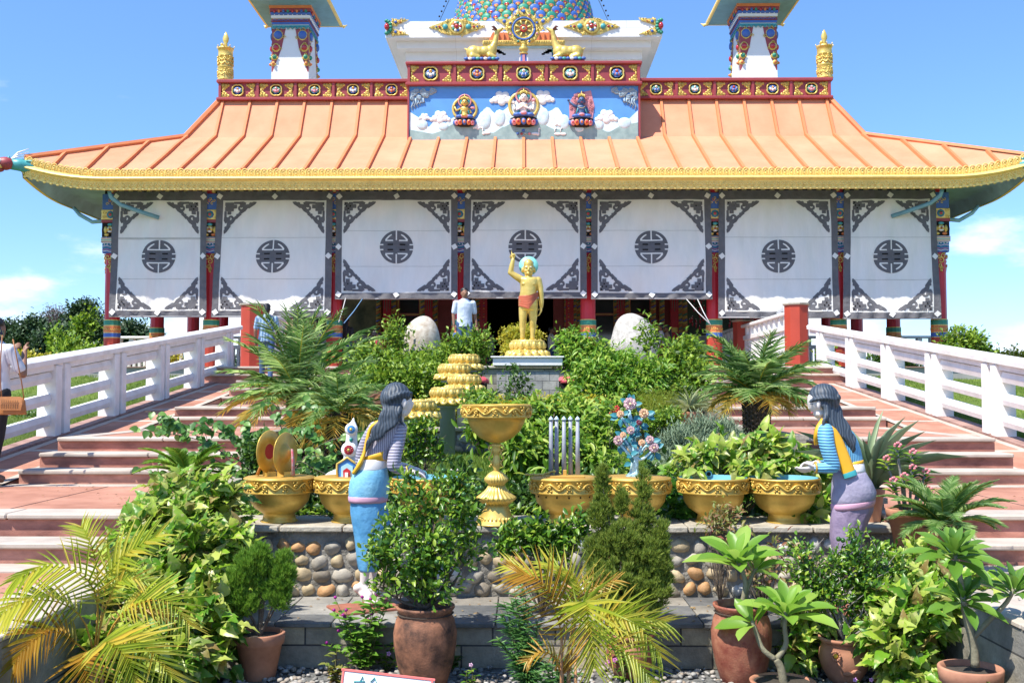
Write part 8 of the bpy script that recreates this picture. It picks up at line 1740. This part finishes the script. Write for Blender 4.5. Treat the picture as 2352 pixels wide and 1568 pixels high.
person('man in white long sleeves holding up a phone right of the gold child',on_floor(1266,33.5),1.55,PI/2-.2,c_wt,JN,'short',[(-.17,-.02,1.36),(-.20,-.26,1.24),(-.08,-.50,1.32)],[(.17,-.02,1.36),(.20,-.26,1.22),(.06,-.50,1.32)],long_sleeve=True)
person('woman in a teal tunic at the doorway facing the man with the phone',on_floor(1286,34.2),1.45,PI,M('teal_tunic',(.02,.28,.28),.8),M('teal_tunic',(.0,.0,.0)),'long',skirt=True)
person('girl in a white kurta in profile just right of the large pale boulder',on_floor(1518,30),1.42,-PI/2-.1,c_wt,M('red_trousers',(.40,.03,.05),.8),'short',skirt=False)['label']='girl in a white top in profile just right of the large pale boulder'
person('girl in a beige top with long hair standing behind the girl in white',on_floor(1533,30.6),1.42,-PI/2-.1,M('beige_top',(.45,.33,.22),.8),M('red_trousers',(0,0,0)),'long')
# left edge visitor
z0=.904+.11*(10.6-10.5); p=at(-8,900,10.6)
w=person('person in a white striped shirt and dark trousers at the left edge with raised arms and a tan handbag',(p.x-.02,10.6,z0),1.69,PI-.35,stripemat('white_striped_shirt',(.66,.68,.72),(.40,.42,.50),9,'X',dist=.6,bump=.2),M('black_trousers',(.012,.012,.015),.8),'short',[(-.19,0,1.37),(-.27,-.10,1.12),(-.12,-.26,1.36)],[(.19,0,1.37),(.27,-.12,1.12),(.10,-.28,1.36)],vox=.011)
w['label']='person in a white striped shirt cut off by the left edge, arms raised'
b=MB(); b.ell((0,.02,1.535),(.088,.10,.11),n=18,m=12); b.ell((0,.08,1.44),(.07,.06,.10),n=12,m=8); remesh(b,'headscarf',stripemat('dark_dotted_scarf',(.30,.30,.12),(.012,.015,.05),16,'X',dist=14,bump=0,thick=.95),w,.011,3)
hb=at(28,922,10.35); t=thing('handbag','tan leather handbag with a perforated flap hanging from straps at the left edge','handbag',hb,R(8))
m_tan=M('tan_leather',(.40,.16,.045),.45,0,.15,9,.3,60)
b=MB(); b.loft([(0,0,-.13,.135,.05),(0,0,-.12,.14,.055),(0,0,0,.125,.04),(0,0,.04,.11,.03)],24,0,True); b.build('body',m_tan,t)
b=MB(); b.add([(-.10,-.052,.05),(.10,-.05,.05),(.115,-.066,-.03),(.105,-.068,-.085),(-.09,-.068,-.085),(-.105,-.066,-.03)],[(0,5,2,1),(5,4,3,2)],0)
for i in range(8):
    for j in range(6): b.ell((-.075+i*.021,-.069,.0-.014*j+.01),(.005,.003,.004),1,n=5,m=4)
b.build('flap',[m_tan,M('hole_brown',(.08,.03,.01))],t)
b=MB(); b.tube([(.11,0,.03),(.09,-.02,.20),(.05,-.03,.40),(.0,-.02,.62)],.012,6,flat=.4); b.tube([(-.10,0,.03),(-.11,-.02,.20),(-.11,-.03,.42),(-.10,-.02,.66)],.012,6,flat=.4); b.build('strap',m_tan,t)
# pink covers, sign
for px,lab in((1098,'pink cover over a dark box behind the stepped gold lotuses'),(1303,'pink cover over a dark box right of the pedestal'),(1512,'pink cover over a dark box behind the climbing shrub')):
    c=at(px,872,18.8); t=thing('covered_box',lab,'box',(c.x,18.8,1.62)); h=c.z-1.62
    MB().bb((0,0,h*.45),(.32,.24,h*.9),.02).build('box',m_blk,t); MB().loft([(0,0,h*.85,.20,.16),(0,0,h*1.0,.19,.15),(0,0,h*1.12,.12,.09),(0,0,h*1.15,.02,.02)],16,tw=lambda a,j:.08*math.sin(3*a)).build('cover',M('pink_fabric',(.70,.10,.13),.7,0,.1,8),t)
p0=at(800,1536,5.6); p1=at(990,1562,5.5); dx=(p1-p0); ang=math.atan2(dx.z,dx.x); Ln=dx.length
t=thing('sign','small white sign board with a red border and turquoise lettering, cut by the bottom edge','sign',(p0.x,5.6,p0.z)); t.rotation_euler=(R(-12),-ang,R(-8))
MB().bb((Ln/2-.01,0,-.16),(Ln+.04,.012,.32),.002).build('board',M('sign_white',(.78,.78,.78),.5),t)
b=MB(); b.bb((Ln/2-.01,-.008,-.004),(Ln+.05,.006,.013),.002); b.bb((-.022,-.008,-.16),(.012,.006,.32),.002); b.bb((Ln,-.008,-.16),(.012,.006,.32),.002); b.build('border',M('sign_red',(.70,.16,.14),.5),t)
b=MB(); y=-.008; st=lambda pts,w=.011:b.tube([(x,y,z) for x,z in pts],w,4,0,flat=.3)
st([(.045,-.17),(.045,-.055),(.10,-.052)]); st([(.07,-.17),(.07,-.075),(.095,-.075),(.095,-.12)]); st([(.125,-.17),(.13,-.10),(.155,-.075),(.165,-.10),(.165,-.17)]); st([(.075,-.05),(.085,-.025),(.095,-.05)],.006); st([(.13,-.05),(.15,-.025),(.165,-.055),(.17,-.08)],.008); st([(.185,-.11),(.205,-.09),(.215,-.12)])
for i in range(1): b.tube([(.31+.038*math.cos(a),y,-.115+.045*math.sin(a)) for a in [PI*q/12 for q in range(-3,16)]],.010,4,1,flat=.3)
b.build('lettering',[M('sign_teal',(.02,.32,.32),.5),M('sign_cyan',(.10,.60,.62),.5)],t)
b=MB(); b.box((.1,.02,-.45),(.03,.03,.75)); b.box((.34,.02,-.45),(.03,.03,.75)); b.build('post',BARK,t)
for s,py0,py1 in((-1,(842,688),(800,770)),): pass
def rope(a,c,label,col): 
    p,q=a,c; tag(MB().tube([p,p.lerp(q,.5)+Vector((0,0,-.03)),q],.012,5).build('rope',col,None),label,'rope')
rw=M('white_rope',(.6,.6,.6),.7); rb_=M('blue_rope',(.15,.30,.5),.7)
rope(at(794,684,27.5),at(778,740,26.6),'white rope tying the third curtain down beside the left middle column',rw); rope(at(834,684,27.5),at(790,742,26.6),'blue rope tying the third curtain down beside the left middle column',rb_)
rope(at(1577,687,27.5),at(1632,745,26.9),'pale rope slanting from the fifth curtain to the column, the lower one',rw); rope(at(1602,687,27.5),at(1630,742,26.9),'pale rope from the fifth curtain to the column, the steeper one',rw)
